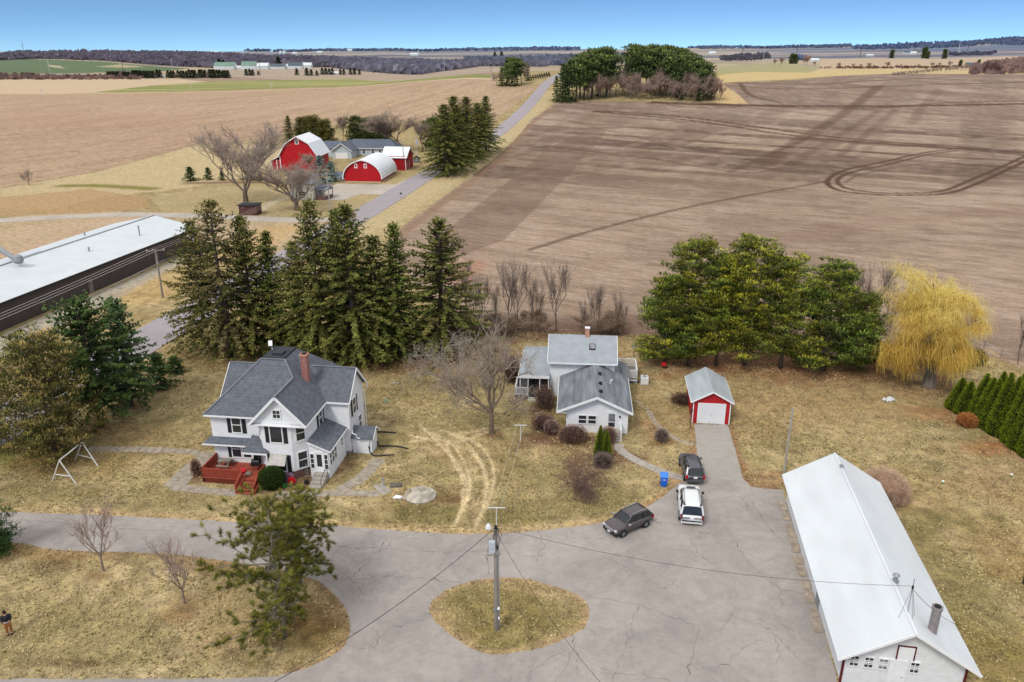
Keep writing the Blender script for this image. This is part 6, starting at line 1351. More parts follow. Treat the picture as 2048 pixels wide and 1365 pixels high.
p = at(1380.5, 856, 0); t = thing('lamp_post', 'black garden lamp post at the left corner of the red garage', 'lamp post', p); b = MB(); b.tube([(0, 0, 0), (0, 0, 1.7)], .035, M_BLACKM, 7); b.build('pole', t); b = MB(); b.lathe([(.05, 1.7), (.11, 1.76), (.11, 1.95), (.14, 1.97), (.02, 2.08)], M_BLACKM, n=8); b.build('lantern', t)
p = at(1327, 738, 0); t = thing('kettle_grill', 'round red kettle grill standing under the left pine', 'grill', p); b = MB()
for k in range(3): a = k * 2.09; b.tube([(.12 * math.cos(a), .12 * math.sin(a), .4), (.32 * math.cos(a), .32 * math.sin(a), 0)], .015, M_BLACKM, 5)
b.build('legs', t); b = MB(); b.lathe([(.05, .28), (.26, .38), (.36, .55), (.3, .75), (.1, .84), (0, .85)], M_RED, n=16); b.build('bowl', t)
# ------------------------------------------------------------------ long white shed
TL = -R(9.7)
shed = thing('long_shed', 'long low white shed with bright metal roof along the driveway', 'shed', (19.46, 36.44, 0), TL)
M_SIDW = lined('worn_white_siding', (.74, .75, .76), 'Z', .14, dark=.88, var=.04, nscale=2.5)
M_RFW = lined('white_metal_roof', (.64, .67, .69), 'Y', .24, dark=.95, var=.045, rough=.45, width=.15, nscale=.6, streak=(1, .3, 1))
b = MB(); gable_walls(b, 0, 6.6, 0, 20.3, 2.3, 4.4, M_SIDW, 'y', -.1); b.build('wall', shed)
b = MB(); b.slab([(-.55, -.65, 2.22), (3.3, -.65, 4.6), (3.3, 20.7, 4.6), (-.55, 20.7, 2.22)], .07, M_RFW); b.slab([(3.3, -.65, 4.6), (7.15, -.65, 2.22), (7.15, 20.7, 2.22), (3.3, 20.7, 4.6)], .07, M_RFW); b.bar((3.3, -.65, 4.6), (3.3, 20.7, 4.6), .16, .03, M_RFW); roof = b.build('roof', shed)
b = MB(); b.bar((-.55, -.67, 2.16), (3.3, -.67, 4.53), .05, .16, M_TRIM); b.bar((3.3, -.67, 4.53), (7.15, -.67, 2.16), .05, .16, M_TRIM); b.build('fascia', shed)
M_MAR = mat('maroon_trim', C(105, 38, 40), .7, .2)
b = MB(); b.bar((-.02, -.02, -.1), (-.02, -.02, 2.2), .12, .12, M_MAR, up=(0, 1, 0)); b.build('corner_trim', shed); b = MB(); b.bar((6.62, -.02, -.1), (6.62, -.02, 2.2), .12, .12, M_MAR, up=(0, 1, 0)); b.build('corner_trim', shed); b = MB()
b.bar((2.78, -.03, 2.2), (2.78, -.03, 3.12), .07, .06, M_MAR, up=(0, 1, 0)); b.bar((3.72, -.03, 2.2), (3.72, -.03, 3.12), .07, .06, M_MAR, up=(0, 1, 0)); b.bar((2.74, -.03, 3.14), (3.76, -.03, 3.14), .06, .07, M_MAR); b.build('loft_frame', shed)
b = MB(); b.bar((3.25, -.02, 2.22), (3.25, -.02, 3.1), .86, .04, M_TRIM, up=(0, 1, 0)); b.build('loft_door', shed); 
for x, gl in ((.55, M_GLASS), (1.35, M_GLASS), (2.15, M_GLASSL), (3.85, M_GLASS)): window(shed, x, 0, 1.72, -90, .45, .72, sash=True, grid=(2, 3), glass=gl, fw=.05)
door(shed, 2.95, 0, 0, -90, .8, 2.05, M_TRIM); 
for k in range(5): window(shed, 0, .9 + k * 1.05, 1.55, 180, .6, .75, grid=(2, 2), sash=False, fw=.06)
for k in range(4): window(shed, 0, 9.5 + k * 2.4, 1.5, 180, .5, .6, grid=(2, 2), sash=False, fw=.05)
b = MB(); b.bar((-.03, 7.0, 0), (-.03, 7.0, 2.1), .9, .05, M_GALV, up=(-1, 0, 0)); b.build('side_door', shed)
b = MB(); b.add([(-.0 + 2.75, 12.0, 4.3), (3.35, 12.0, 4.3), (3.35, 12.6, 4.3), (2.75, 12.6, 4.3), (2.85, 12.1, 5.0), (3.25, 12.1, 5.0), (3.25, 12.5, 5.0), (2.85, 12.5, 5.0)], [(0, 1, 5, 4), (1, 2, 6, 5), (2, 3, 7, 6), (3, 0, 4, 7), (4, 5, 6, 7)], M_GALV) if False else None
b = MB(); b.box(3.3, 3.6, 3.9, 4.2, 4.55, 4.75, M_GALV); b.tube([(3.45, 4.05, 4.7), (3.45, 4.05, 5.0)], .1, M_GALV, 8); b.lathe([(.2, 5.0), (.22, 5.05), (.05, 5.22)], M_GALV, c=(3.45, 4.05, 0), n=8); b.build('roof_ventilator', roof)
b = MB()
prof = [(.27, 3.0), (.27, 5.25), (.32, 5.27), (.32, 5.4)]
b.lathe(prof, M_BRICKG, c=(4.75, .9, 0), n=8); b.lathe([(.2, 5.41), (.2, 5.43)], mat('soot', (.02, .02, .02), 1), c=(4.75, .9, 0), n=10); b.build('chimney', roof)
b = MB(); b.box(3.2, 3.45, 18.2, 18.45, 4.6, 4.8, M_GALV); b.build('vent_pipe', roof)
c_, s_ = math.cos(TL), math.sin(TL)
def sloc(x, y, z=0): return Vector((19.46 + x * c_ - y * s_, 36.44 + x * s_ + y * c_, z))
t = thing('antenna_mast', 'thin wire antenna tripod mast standing on the shed roof ridge', 'antenna', sloc(3.35, 1.2, 4.5), TL)
b = MB(); b.tube([(0, 0, .1), (0, 0, 2.4)], .025, M_GALV, 6); b.build('mast', t); b = MB()
for x, y, z in ((-.55, -.3, -.15), (.1, -.6, .1), (.45, .1, -.2)): b.tube([(0, 0, 1.8), (x, y, z)], .014, M_GALV, 5)
b.build('tripod', t); b = MB(); b.lathe([(.05, 1.7), (.07, 1.8), (.04, 1.95)], M_BLACKM, n=8); b.build('insulator', t)
gs_ = random.Random(3); b = MB(); M_SLB = mat('broken_slab', C(176, 160, 142), .95, .2, 2, .4)
for k in range(11):
    y0 = 4.2 + k * 1.45; w = gs_.uniform(.4, .62); L = gs_.uniform(.9, 1.3); x = -.42 + gs_.uniform(-.06, .06)
    P = [sloc(x - w / 2 + gs_.uniform(-.08, .08), y0, .07), sloc(x + w / 2, y0 + gs_.uniform(-.1, .1), .08), sloc(x + w / 2 + gs_.uniform(-.06, .06), y0 + L, .08), sloc(x - w / 2 + gs_.uniform(-.1, .1), y0 + L + gs_.uniform(-.1, .1), .07)]
    b.slab(P, .1, M_SLB)
tag(b.build('broken_kerb'), kind='structure')
# ------------------------------------------------------------------ long brown building, west
TB = -R(9.3)
M_BRS = lined('brown_metal_siding', C(78, 68, 66), 'Y', .3, dark=.8, var=.06, nscale=.7)
M_RFB = lined('white_panel_roof', (.57, .61, .63), 'Y', .9, dark=.975, var=.03, rough=.45, width=.06, nscale=.4)
br_ = thing('machine_hall', 'long dark brown metal hall with shallow white roof beyond the county road', 'hall', (-60.6, 147.5, 0), TB)
b = MB(); gable_walls(b, -17, 0, -96, 0, 3.9, 5.7, M_BRS, 'y', -.3); b.build('wall', br_)
b = MB(); b.slab([(.45, -96, 3.9), (.45, .4, 3.9), (-8.5, .4, 5.82), (-8.5, -96, 5.82)], .12, M_RFB); b.slab([(-17.5, .4, 3.9), (-17.5, -96, 3.9), (-8.5, -96, 5.82), (-8.5, .4, 5.82)], .12, M_RFB); b.bar((-8.5, -96, 5.86), (-8.5, .4, 5.86), .4, .05, M_GALV); rb = b.build('roof', br_)
b = MB(); b.bar((.47, -96, 3.78), (.47, .4, 3.78), .06, .25, M_BLACKM); b.bar((.48, .42, 3.78), (-8.5, .42, 5.7), .06, .25, M_BLACKM); b.build('eave_trim', br_)
for yy in (-13.5, -31): b = MB(); b.bar((.04, yy, 0), (.04, yy, 2.1), 1.0, .05, mat('tan_door', C(130, 120, 112), .6), up=(1, 0, 0)); b.bar((.08, yy - .25, 1.2), (.08, yy - .25, 1.9), .3, .02, M_GLASS, up=(1, 0, 0)); b.build('side_door', br_)
b = MB(); b.bar((.04, -2.3, .8), (.04, -2.3, 3.0), 2.4, .06, M_TRIM, up=(1, 0, 0)); b.build('window', br_)
for x, y, h_ in ((-3.5, -12, 1.6), (-4.2, -24.5, .5), (-12, -15, .5), (-13.5, -40, .5)): b = MB(); z0 = 3.9 + (1 - abs(x + 8.5) / 9) * 1.9; b.tube([(x, y, z0), (x, y, z0 + h_)], .12, M_GALV, 8); b.lathe([(.2, h_), (.22, h_ + .08), (.05, h_ + .2)], M_GALV, c=(x, y, z0), n=8); b.build('vent_pipe', rb)
b = MB()
for y in (-33, -50): b.slab([(-9.0, y, 5.78), (-9.0, y + 4.5, 5.78), (-10, y + 4.5, 5.6), (-10, y, 5.6)][::-1], .1, M_GALV)
b.build('skylight', rb)
t = thing('grain_auger', 'grey auger pipe reaching down to the hall roof from the left edge', 'auger', at(38, 527, 5.9)); b = MB(); e = at(-90, 440, 12) - at(38, 527, 5.9); b.tube([(0, 0, .3), tuple(e)], .38, M_GALV, 10); b.build('tube', t); b = MB(); b.lathe([(.5, 0), (.75, .4), (.6, 1.1), (.3, 1.3)], M_GALV, n=10); b.build('spout', t)
# ------------------------------------------------------------------ far farm
M_REDB = lined('barn_red_boards', C(196, 22, 34), 'X', .3, dark=.93, var=.06, nscale=.5); M_REDB2 = lined('barn_red_side', C(172, 24, 36), 'Y', .3, dark=.9, var=.08, nscale=.5)
M_RFF = lined('barn_white_roof', (.76, .79, .81), 'Y', .6, dark=.97, var=.03, rough=.45, width=.1, nscale=.3)
ar = thing('arched_barn', 'red barn with round arched white roof near the road', 'barn', (-48.6, 228.7, 0), -R(5.5))
def arc(w, h, n=14, e=1.0): return [(w / 2 - w / 2 * math.cos(math.pi * i / n), 1.1 + (h - 1.6) * math.sin(math.pi * i / n) ** e + .5 * (1 - abs(math.cos(math.pi * i / n))) ** 1.6) for i in range(n + 1)]
A1 = arc(10.8, 6.2, 18, .92); b = MB(); n = len(A1)
vs = [(0, 0, 0), (10.8, 0, 0)] + [(x, 0, z) for x, z in A1[::-1]]; b.add(vs, [tuple(range(len(vs)))], M_REDB); vs = [(x, 18, z) for x, y, z in vs]; b.add(vs, [tuple(range(len(vs)))[::-1]], M_REDB)
b.add([(10.8, 0, 0), (10.8, 18, 0), (10.8, 18, 1.2), (10.8, 0, 1.2)], [(0, 1, 2, 3)], M_REDB2); b.add([(0, 18, 0), (0, 0, 0), (0, 0, 1.2), (0, 18, 1.2)], [(0, 1, 2, 3)], M_REDB2); b.build('wall', ar)
b = MB(); A2 = arc(11.5, 6.45, 18, .92)
for (x0, z0), (x1, z1) in zip(A2[:-1], A2[1:]): b.slab([(x0 - .35, -.5, z0), (x1 - .35, -.5, z1), (x1 - .35, 18.4, z1), (x0 - .35, 18.4, z0)], .12, M_RFF)
b.build('roof', ar, smooth=False)
b = MB()
for (x0, z0), (x1, z1) in zip(A2[:-1], A2[1:]): b.bar((x0 - .35, -.52, z0 - .1), (x1 - .35, -.52, z1 - .1), .06, .26, M_TRIM)
b.build('fascia', ar)
b = MB(); b.box(-.05, 10.85, -.05, 18.05, -.4, .3, mat('tan_base', C(206, 186, 160), .8)); b.build('foundation', ar)
for x in (3.6, 6.4): window(ar, x, 0, 4.7, -90, .45, .9, sash=False, fw=.22, glass=M_REDB)
gb = thing('gambrel_barn', 'tall red gambrel barn with white roof and small gable window', 'barn', (-74.0, 253.6, 0), -R(3))
prof = [(0, 4.6), (2.2, 8.2), (5.9, 10.35), (9.6, 8.2), (11.9, 4.6)]
b = MB(); vs = [(0, 0, 0), (11.9, 0, 0)] + [(x, 0, z) for x, z in prof[::-1]]; b.add(vs, [tuple(range(7))], M_REDB); vs = [(x, 13.5, z) for x, y, z in vs]; b.add(vs, [tuple(range(7))[::-1]], M_REDB)
b.add([(11.9, 0, 0), (11.9, 13.5, 0), (11.9, 13.5, 4.6), (11.9, 0, 4.6)], [(0, 1, 2, 3)], M_REDB2); b.add([(0, 13.5, 0), (0, 0, 0), (0, 0, 4.6), (0, 13.5, 4.6)], [(0, 1, 2, 3)], M_REDB2)
gable_walls(b, -3.2, -.02, 1.0, 12, 3.0, 3.2, M_REDB, 'y', 0); b.build('wall', gb)
b = MB(); pr = [(-.5, 4.3), (2.1, 8.45), (5.9, 10.6), (9.75, 8.45), (12.5, 4.3)]
for (x0, z0), (x1, z1) in zip(pr[:-1], pr[1:]): b.slab([(x0, -.6, z0), (x1, -.6, z1), (x1, 14, z1), (x0, 14, z0)], .14, M_RFF)
b.slab([(-3.6, .6, 2.9), (-.1, .6, 4.5), (-.1, 12.4, 4.5), (-3.6, 12.4, 2.9)], .12, M_RFF); b.build('roof', gb)
b = MB()
for (x0, z0), (x1, z1) in zip(pr[:-1], pr[1:]): b.bar((x0, -.63, z0 - .12), (x1, -.63, z1 - .12), .06, .3, M_TRIM)
for x in (0, 11.9): b.bar((x, -.03, 0), (x, -.03, 4.5), .3, .08, M_TRIM, up=(0, 1, 0))
b.bar((-3.2, .97, 0), (-3.2, .97, 2.9), .25, .08, M_TRIM, up=(0, 1, 0)); b.bar((-3.6, .57, 2.8), (-.1, .57, 4.4), .06, .25, M_TRIM); b.bar((-1.5, .97, 0), (-1.5, .97, 3.2), .25, .08, M_TRIM, up=(0, 1, 0)); b.build('fascia', gb)
window(gb, 5.9, 0, 8.9, -90, .8, 1.2, grid=(2, 2), sash=False, fw=.2)
rs = thing('red_shed', 'small red gabled shed with white roof between the arched barn and the spruces', 'shed', (-33.9, 252.6, 0), -R(8))
b = MB(); gable_walls(b, -7.6, 0, 0, 9.2, 4.2, 6.7, M_REDB2, 'x', 0); b.build('wall', rs)
b = MB(); b.slab([(-8, -.4, 3.95), (.5, -.4, 3.95), (.5, 4.6, 6.9), (-8, 4.6, 6.9)], .12, M_RFF); b.slab([(.5, 9.6, 3.95), (-8, 9.6, 3.95), (-8, 4.6, 6.9), (.5, 4.6, 6.9)], .12, M_RFF); b.build('roof', rs)
b = MB(); b.bar((.52, -.4, 3.85), (.52, 4.6, 6.8), .05, .22, M_TRIM); b.bar((.52, 4.6, 6.8), (.52, 9.6, 3.85), .05, .22, M_TRIM); b.bar((.02, .02, 0), (.02, .02, 4), .2, .08, M_TRIM, up=(0, 1, 0)); b.bar((.03, 2.5, 0), (.03, 2.5, 2.2), .15, .05, M_TRIM, up=(1, 0, 0)); b.bar((.03, 4.5, 0), (.03, 4.5, 2.2), .15, .05, M_TRIM, up=(1, 0, 0)); b.bar((.03, 2.5, 2.2), (.03, 4.5, 2.2), .15, .05, M_TRIM); b.build('trim', rs)
M_PALE = lined('pale_blue_siding', C(196, 212, 218), 'Z', .2, dark=.92, var=.03); M_SHD = lined('slate_shingles', C(98, 106, 120), 'Z', .25, dark=.9, var=.08)
rh = thing('ranch_house', 'long pale blue ranch house with slate roof and attached garage behind the barns', 'house', (-63.4, 281, 0), -R(3))
b = MB(); gable_walls(b, 0, 6.8, 0, 14, 3.0, 5.4, M_PALE, 'y', 0); b.box(6.8, 21, 8.5, 16.5, 0, 3.0, M_PALE); b.box(-6, 0, 5, 13, 0, 3.0, M_PALE); b.build('wall', rh)
b = MB(); b.slab([(-.5, -.6, 2.85), (3.4, -.6, 5.55), (3.4, 14, 5.55), (-.5, 14, 2.85)], .12, M_SHD); b.slab([(3.4, -.6, 5.55), (7.3, -.6, 2.85), (7.3, 14, 2.85), (3.4, 14, 5.55)], .12, M_SHD)
b.slab([(4.5, 8.0, 3.0), (21.6, 8.0, 3.0), (18.5, 12.5, 5.8), (4.5, 12.5, 5.8)], .12, M_SHD); b.slab([(21.6, 17, 3.0), (4.5, 17, 3.0), (4.5, 12.5, 5.8), (18.5, 12.5, 5.8)], .12, M_SHD); b.slab([(21.6, 8, 3.0), (21.6, 17, 3.0), (18.5, 12.5, 5.8)], .12, M_SHD)
b.slab([(-6.6, 4.5, 3.0), (1.6, 4.5, 3.0), (1.6, 9.2, 5.4), (-5.0, 9.2, 5.4)], .12, M_SHD); b.slab([(1.6, 13.6, 3.0), (-6.6, 13.6, 3.0), (-5, 9.2, 5.4), (1.6, 9.2, 5.4)], .12, M_SHD); b.build('roof', rh)
b = MB(); b.bar((-.5, -.62, 2.75), (3.4, -.62, 5.45), .05, .22, M_TRIM); b.bar((3.4, -.62, 5.45), (7.3, -.62, 2.75), .05, .22, M_TRIM); b.bar((7.3, 7.95, 2.9), (21.6, 7.95, 2.9), .05, .2, M_TRIM); b.build('fascia', rh)
b = MB(); b.box(1.2, 5.4, -.05, -.02, 0, 2.3, M_TRIM); b.build('garage_door', rh)
for x in (9.3, 12.6, 15.2, 16.4): window(rh, x, 8.5, 1.7, -90, .9, 1.2)
for y in (2, 4, 6): window(rh, 6.8, y, 1.6, 0, .7, 1.2)
door(rh, 19.2, 8.5, 0, -90, 1.0, 2.1, M_GLASS); 
M_TAN = lined('tan_siding', C(176, 170, 154), 'Z', .2, dark=.92, var=.04)
tn = thing('tan_house', 'small two storey tan house with grey roof and covered porch behind the nearer elm', 'house', (-56.6, 199.5, 0), -R(9))
b = MB(); gable_walls(b, 0, 6.6, 0, 6.0, 4.4, 6.2, M_TAN, 'x', 0); b.build('wall', tn)
b = MB(); b.slab([(-.3, -.3, 4.25), (6.9, -.3, 4.25), (6.9, 3.0, 6.35), (-.3, 3.0, 6.35)], .1, M_SHINS); b.slab([(6.9, 6.3, 4.25), (-.3, 6.3, 4.25), (-.3, 3.0, 6.35), (6.9, 3.0, 6.35)], .1, M_SHINS); b.build('roof', tn)
b = MB(); b.slab([(5.6, -.1, 2.5), (9.3, 1.6, 2.5), (9.3, 6, 3.1), (6.62, 6, 3.3), (6.62, -.02, 2.9)], .1, M_SHINS); b.slab([(6.62, .3, 2.9), (9.4, .3, 2.45), (9.4, 6.2, 2.45), (6.62, 6.2, 2.9)], .1, M_SHD)
for x, y in ((9.1, .6), (9.1, 3.2), (9.1, 5.8)): b.bar((x, y, 0), (x, y, 2.4), .15, .15, M_BRICKB, up=(0, 1, 0))
b.box(8.9, 9.2, .6, 5.8, 0, .8, M_BRICKB); b.box(6.65, 8.9, .6, .8, 0, .8, M_BRICKB); b.build('porch', tn)
window(tn, 3.6, 0, 1.7, -90, 1.4, 1.1); window(tn, 3.4, 0, 3.7, -90, .5, .7); window(tn, 6.6, 1.6, 4.2, 0, .7, 1.0); door(tn, 5.6, 0, 0, -90, .8, 2, M_TAN); window(tn, 6.6, 2.2, 1.6, 0, 1, 1.1)
M_BSH = lined('brown_boards', C(104, 66, 60), 'X', .2, dark=.85, var=.12)
sk = thing('shack', 'small flat roofed brown shack beside the gravel lane', 'shack', at(479, 431), -R(4)); b = MB(); b.box(0, 4.2, 0, 3.0, -.1, 2.3, M_BSH); b.build('wall', sk); b = MB(); b.slab([(-.35, -.4, 2.36), (4.5, -.4, 2.5), (4.5, 3.3, 2.5), (-.35, 3.3, 2.36)], .12, M_MEMB); b.build('roof', sk)
b = MB(); b.lathe([(.12, 0), (.12, .1)], M_TRIM, c=(1.0, -.05, 1.7), n=8); b.build('wall_lamp', sk)
p = at(833, 325); t = thing('play_house', 'tiny grey garden hut by the far farm turnout', 'hut', p); b = MB(); gable_walls(b, -1, 1, -.8, .8, 1.5, 2.1, mat('hut_grey', C(110, 116, 124), .8), 'y', 0); b.build('wall', t); b = MB(); b.slab([(-1.2, -1, 1.4), (0, -1, 2.2), (0, 1, 2.2), (-1.2, 1, 1.4)], .08, M_MEMB); b.slab([(0, -1, 2.2), (1.2, -1, 1.4), (1.2, 1, 1.4), (0, 1, 2.2)], .08, M_MEMB); b.build('roof', t); window(t, 0, -.8, .9, -90, .5, .5)
p = at(833, 317); t = thing('flagpole', 'white flagpole with a drooping pale flag by the far farm', 'flagpole', p); b = MB(); b.tube([(0, 0, 0), (0, 0, 7.5)], .06, M_WHITEM, 6); b.build('pole', t); b = MB(); b.add([(0, 0, 7.2), (0, 0, 5.6), (.5, .1, 4.6), (.9, 0, 4.9), (.6, -.1, 6.2)], [(0, 1, 2, 3, 4)], mat('flag_cloth', C(190, 196, 214), .8, .2, 1)); b.build('flag', t)
p = at(802, 397); t = thing('mailbox', 'small black mailbox on a post beside the purple road', 'mailbox', p); b = MB(); b.bar((0, 0, 0), (0, 0, 1.1), .1, .1, M_WOODG, up=(0, 1, 0)); b.build('post', t); b = MB(); b.box(-.25, .25, -.15, .15, 1.1, 1.45, M_BLACKM); b.build('box', t, bevel=.03)
for u, v, lab in ((560, 422, 'pale marker post on the grass left of the elm by the tan house'), (386, 424, 'pale marker post left of the brown shack'), (856, 386, 'pale marker post on the verge right of the road')):
    p = at(u, v); t = thing('marker_post', lab, 'post', p); b = MB(); b.tube([(0, 0, 0), (0, 0, 1.2)], .06, mat('cream_post', C(226, 214, 180), .6), 6); b.build('stake', t); b = MB(); b.tube([(0, 0, 1.2), (0, 0, 1.35)], .075, M_TRIM, 6); b.build('cap', t)
# ------------------------------------------------------------------ utility poles and wires
def tpole(name, lab, p, h, arm=1.2, r=.14, m=None, grp=None, ang=0, extra=None, cat='utility pole', z2=None):
    m = m or M_WOODG; t = thing(name, lab, cat, p, ang, grp); b = MB(); b.tube([(0, 0, -.3), (0, 0, h)], [r, r * .7], m, 8); b.build('pole', t)
    if arm: b = MB(); b.bar((-arm, .1, h - .3), (arm, .1, h - .3), .1, .12, m); b.build('crossarm', t); b = MB(); [b.lathe([(.05, h - .24), (.06, h - .12), (.02, h - .05)], M_TRIM, c=(x, .1, 0), n=6) for x in (-arm * .9, -arm * .3, arm * .9)]; b.build('insulators', t)
    return t
pc = at(993, 1260, 0); hc = hpx(pc, 1052)
t = tpole('utility_pole', 'weathered grey utility pole with meter box standing in the round grass island', pc, hc, 0, .16)
b = MB(); b.box(-.42, -.02, -.36, -.1, hc - 1.75, hc - .95, mat('meter_box', C(196, 204, 210), .5, .08)); b.build('meter_box', t, bevel=.03); b = MB(); b.box(-.1, .26, -.24, -.12, hc - 2.0, hc - 1.7, M_GALV); b.bar((-.55, -.25, hc - 2.0), (.3, -.25, hc - 1.85), .06, .06, M_WOODG); b.build('bracket', t)
b = MB(); b.tube([(0, -.14, hc - .4), (-.28, -.5, hc - .0), (-.42, -.6, hc + .35)], .03, M_GALV, 6); b.lathe([(.14, 0), (.2, .05), (.16, .2), (.06, .34)], M_WHITEM, c=(-.42, -.6, hc + .2), n=12); b.build('yard_lamp', t)
b = MB()
for k in range(4): a = k * 1.6 + .4; b.tube([(.12, -.1, hc - .1), (.3 * math.cos(a) + .1, .3 * math.sin(a), hc - .7), (.12, -.12, hc - 1.6)], .02, M_BLACKP, 5)
b.tube([(.17, 0, hc - 1.5), (.2, 0, .3)], .035, M_GALV, 6); b.tube([(.0, -.2, hc - .05), (.0, -.2, hc + .15)], .09, M_BLACKP, 6); b.build('conduit', t)
b = MB(); b.lathe([(.07, 0), (.1, .08), (.07, .16)], M_TRIM, c=(.16, -.2, 1.75), n=8); b.box(-.2, .2, -.2, -.15, 1.7, 1.8, M_GALV); b.box(.12, .22, -.25, -.15, 1.0, 1.15, M_TRIM); b.build('outlet', t)
p1 = at(1570, 946, 0); p1.y += .2; tpole('utility_pole', 'slim pale pole behind the far end of the long white shed', p1, hpx(p1, 816), .0, .12, mat('pale_pole', C(176, 170, 162), .8, .15, 2))
p2 = at(326, 596); h2 = hpx(p2, 498); tpole('utility_pole', 'utility pole with crossarm beside the brown hall', p2, h2, 1.3, .16, grp=None, ang=.3)
p3 = at(661, 432); h3 = hpx(p3, 346); t = tpole('utility_pole', 'pale utility pole with crossarm and transformer in front of the tan house', p3, h3, 1.4, .17, mat('pale_pole', C(176, 170, 162), .8, .15, 2)); b = MB(); b.tube([(0, -.35, h3 - 2.2), (0, -.35, h3 - 1.2)], .25, M_GALV, 8); b.build('transformer', t)
p4 = at(808, 341); h4 = hpx(p4, 284); tpole('utility_pole', 'utility pole beside the small red shed at the far farm', p4, h4, 1.1, .17, mat('pale_pole', C(176, 170, 162), .8))
def wire(name, lab, a, c, sag, r=.02, m=None, grp='overhead wires'):
    a, c = Vector(a), Vector(c); n = 18; b = MB(); b.tube([a.lerp(c, i / n) - Vector((0, 0, sag * 4 * (i / n) * (1 - i / n))) for i in range(n + 1)], r, m or M_BLACKP, 5); return tag(b.build(name), lab, 'wire', grp)
top = Vector((pc.x, pc.y, hc - .1))
wire('overhead_wire', 'thick black wire from the island pole down to the lower left corner', top, at(380, 1450, 4.5), 1.0, .018)
wire('overhead_wire', 'black wire from the island pole to the shed roof antenna', top, sloc(3.35, 1.2, 6.4), .9, .011)
wire('overhead_wire', 'thin wire from the antenna mast down to the right eave of the shed', sloc(3.35, 1.2, 6.2), sloc(7.1, 3.2, 2.5), .25, .014)
wire('overhead_wire', 'black wire from the island pole over the lower right of the drive', top - Vector((0, 0, .3)), at(1290, 1460, 4.0), 1.0, .012)
wire('overhead_wire', 'thin dark wire from the island pole toward the farmhouse', top, hloc(11.9, 4.0, 5.0), 1.2, .009)
MWL = mat('pale_wire', C(190, 184, 178), .6)
for k in range(4):
    a = Vector((p2.x - 1.2 + k * .8, p2.y, p2.z + h2 - .2 - (k == 3) * 1.5)); e = at(-60, 640 - k * 5, 4) ; d = Vector((-.16 - .0, -1, 0)).normalized()
    c = a + d * 90; c.z = a.z + .5
    wire('power_line', 'pale overhead line running left along the front of the brown hall', a, c, .9, .03, MWL, 'power lines along the county road')
    f_ = Vector((p3.x - 1.2 + k * .8, p3.y, p3.z + h3 - .2 - (k == 3) * 1.5)); wire('power_line', 'pale overhead line between the hall pole and the tan house pole', a, f_, .9, .02, MWL, 'power lines toward the far farm')
# clothes line posts
def clothes(u, vb, vt, lab, arm, rz=0):
    p = at(u, vb, 0); h = hpx(p, vt); t = thing('clothesline_post', lab, 'clothesline post', p, rz); b = MB(); b.tube([(0, 0, 0), (0, 0, h)], .035, M_WHITEM, 7); b.build('post', t); b = MB(); b.bar((-arm, 0, h), (arm, 0, h), .06, .06, M_WHITEM); b.build('crossbar', t); return p, h
ca, ha = clothes(1041, 882, 851, 'white T shaped clothesline post on the lawn by the cottage bushes', .62); cb, hb = clothes(993, 1056, 1016, 'white T shaped clothesline post right behind the top of the island pole', .7)
for k in (-.35, .3): wire('clothesline', 'thin white clothesline between the two T posts', ca + Vector((k, 0, ha)), cb + Vector((k, 0, hb)), .25, .007, M_WHITEM, 'clotheslines')
# ------------------------------------------------------------------ yard things
t = thing('swing_frame', 'white metal A frame swing set without swings on the west lawn', 'swing set', at(150, 940, 0)); o0 = at(150, 940, 0)
A_, B_ = [at(*q_, 0) - o0 for q_ in ((105, 962), (152, 968))], [at(*q_, 0) - o0 for q_ in ((150, 921), (196, 933))]
ta, tb = (A_[0] + A_[1]) / 2 + Vector((0, 0, 2.15)), (B_[0] + B_[1]) / 2 + Vector((0, 0, 2.15))
for L_, tp in ((A_, ta), (B_, tb)):
    for f_ in L_: b = MB(); b.tube([f_, tp], .05, M_WHITEM, 7); b.build('leg', t)
    b = MB(); b.tube([L_[0].lerp(tp, .32), L_[1].lerp(tp, .32)], .04, M_WHITEM, 6); b.build('brace', t)
b = MB(); b.tube([ta, tb], .055, M_WHITEM, 7); b.build('top_bar', t)
p = at(841, 992, 0); t = thing('cistern_cover', 'round weathered concrete cistern cover in the lawn', 'cover', p); b = MB(); b.lathe([(1.32, -.1), (1.35, .12), (1.2, .2), (.6, .25), (0, .26)], mat('cover_concrete', C(190, 182, 168), .95, .28, 1.6, .5), n=28); b.build('slab', t); b = MB(); b.box(-.08, .08, .2, .3, .24, .3, M_GALV); b.build('handle', t)
t = thing('broken_slab', 'tilted broken concrete slab leaning on the cistern cover', 'slab', at(812, 992, 0)); b = MB(); b.slab([(-.3, -.6, .05), (.1, -.7, .12), (.35, .5, .4), (.1, .6, .32)], .1, M_SLB); b.build('slab', t)
b = MB(); b.slab([(-.4, -.2, .06), (.3, -.3, .08), (.45, .1, .06), (-.1, .25, .1)], .1, M_TRIM); b.build('shard', t).location = (-.7, -.25, 0)
p = at(768, 974, 0); t = thing('hand_pump', 'old iron hand pump with a red handle tip standing by the flagstones', 'pump', p); b = MB(); b.lathe([(.13, 0), (.07, .1), (.055, .6), (.09, .65), (.09, .85), (.03, .95)], M_GALV, n=10); b.build('body', t); b = MB(); b.tube([(0, 0, .9), (.12, -.1, 1.25)], .02, M_RED, 5); b.tube([(0, 0, .75), (-.22, -.1, .7), (-.26, -.1, .6)], .03, M_GALV, 6); b.build('handle', t)
o = MB().box(-.5, .5, -.3, .3, 0, .12, mat('dark_board', C(110, 104, 98), .9, .2)).build('wooden_board', loc=at(792, 972, 0)); tag(o, 'flat grey wooden lid on the ground behind the hand pump', 'lid')
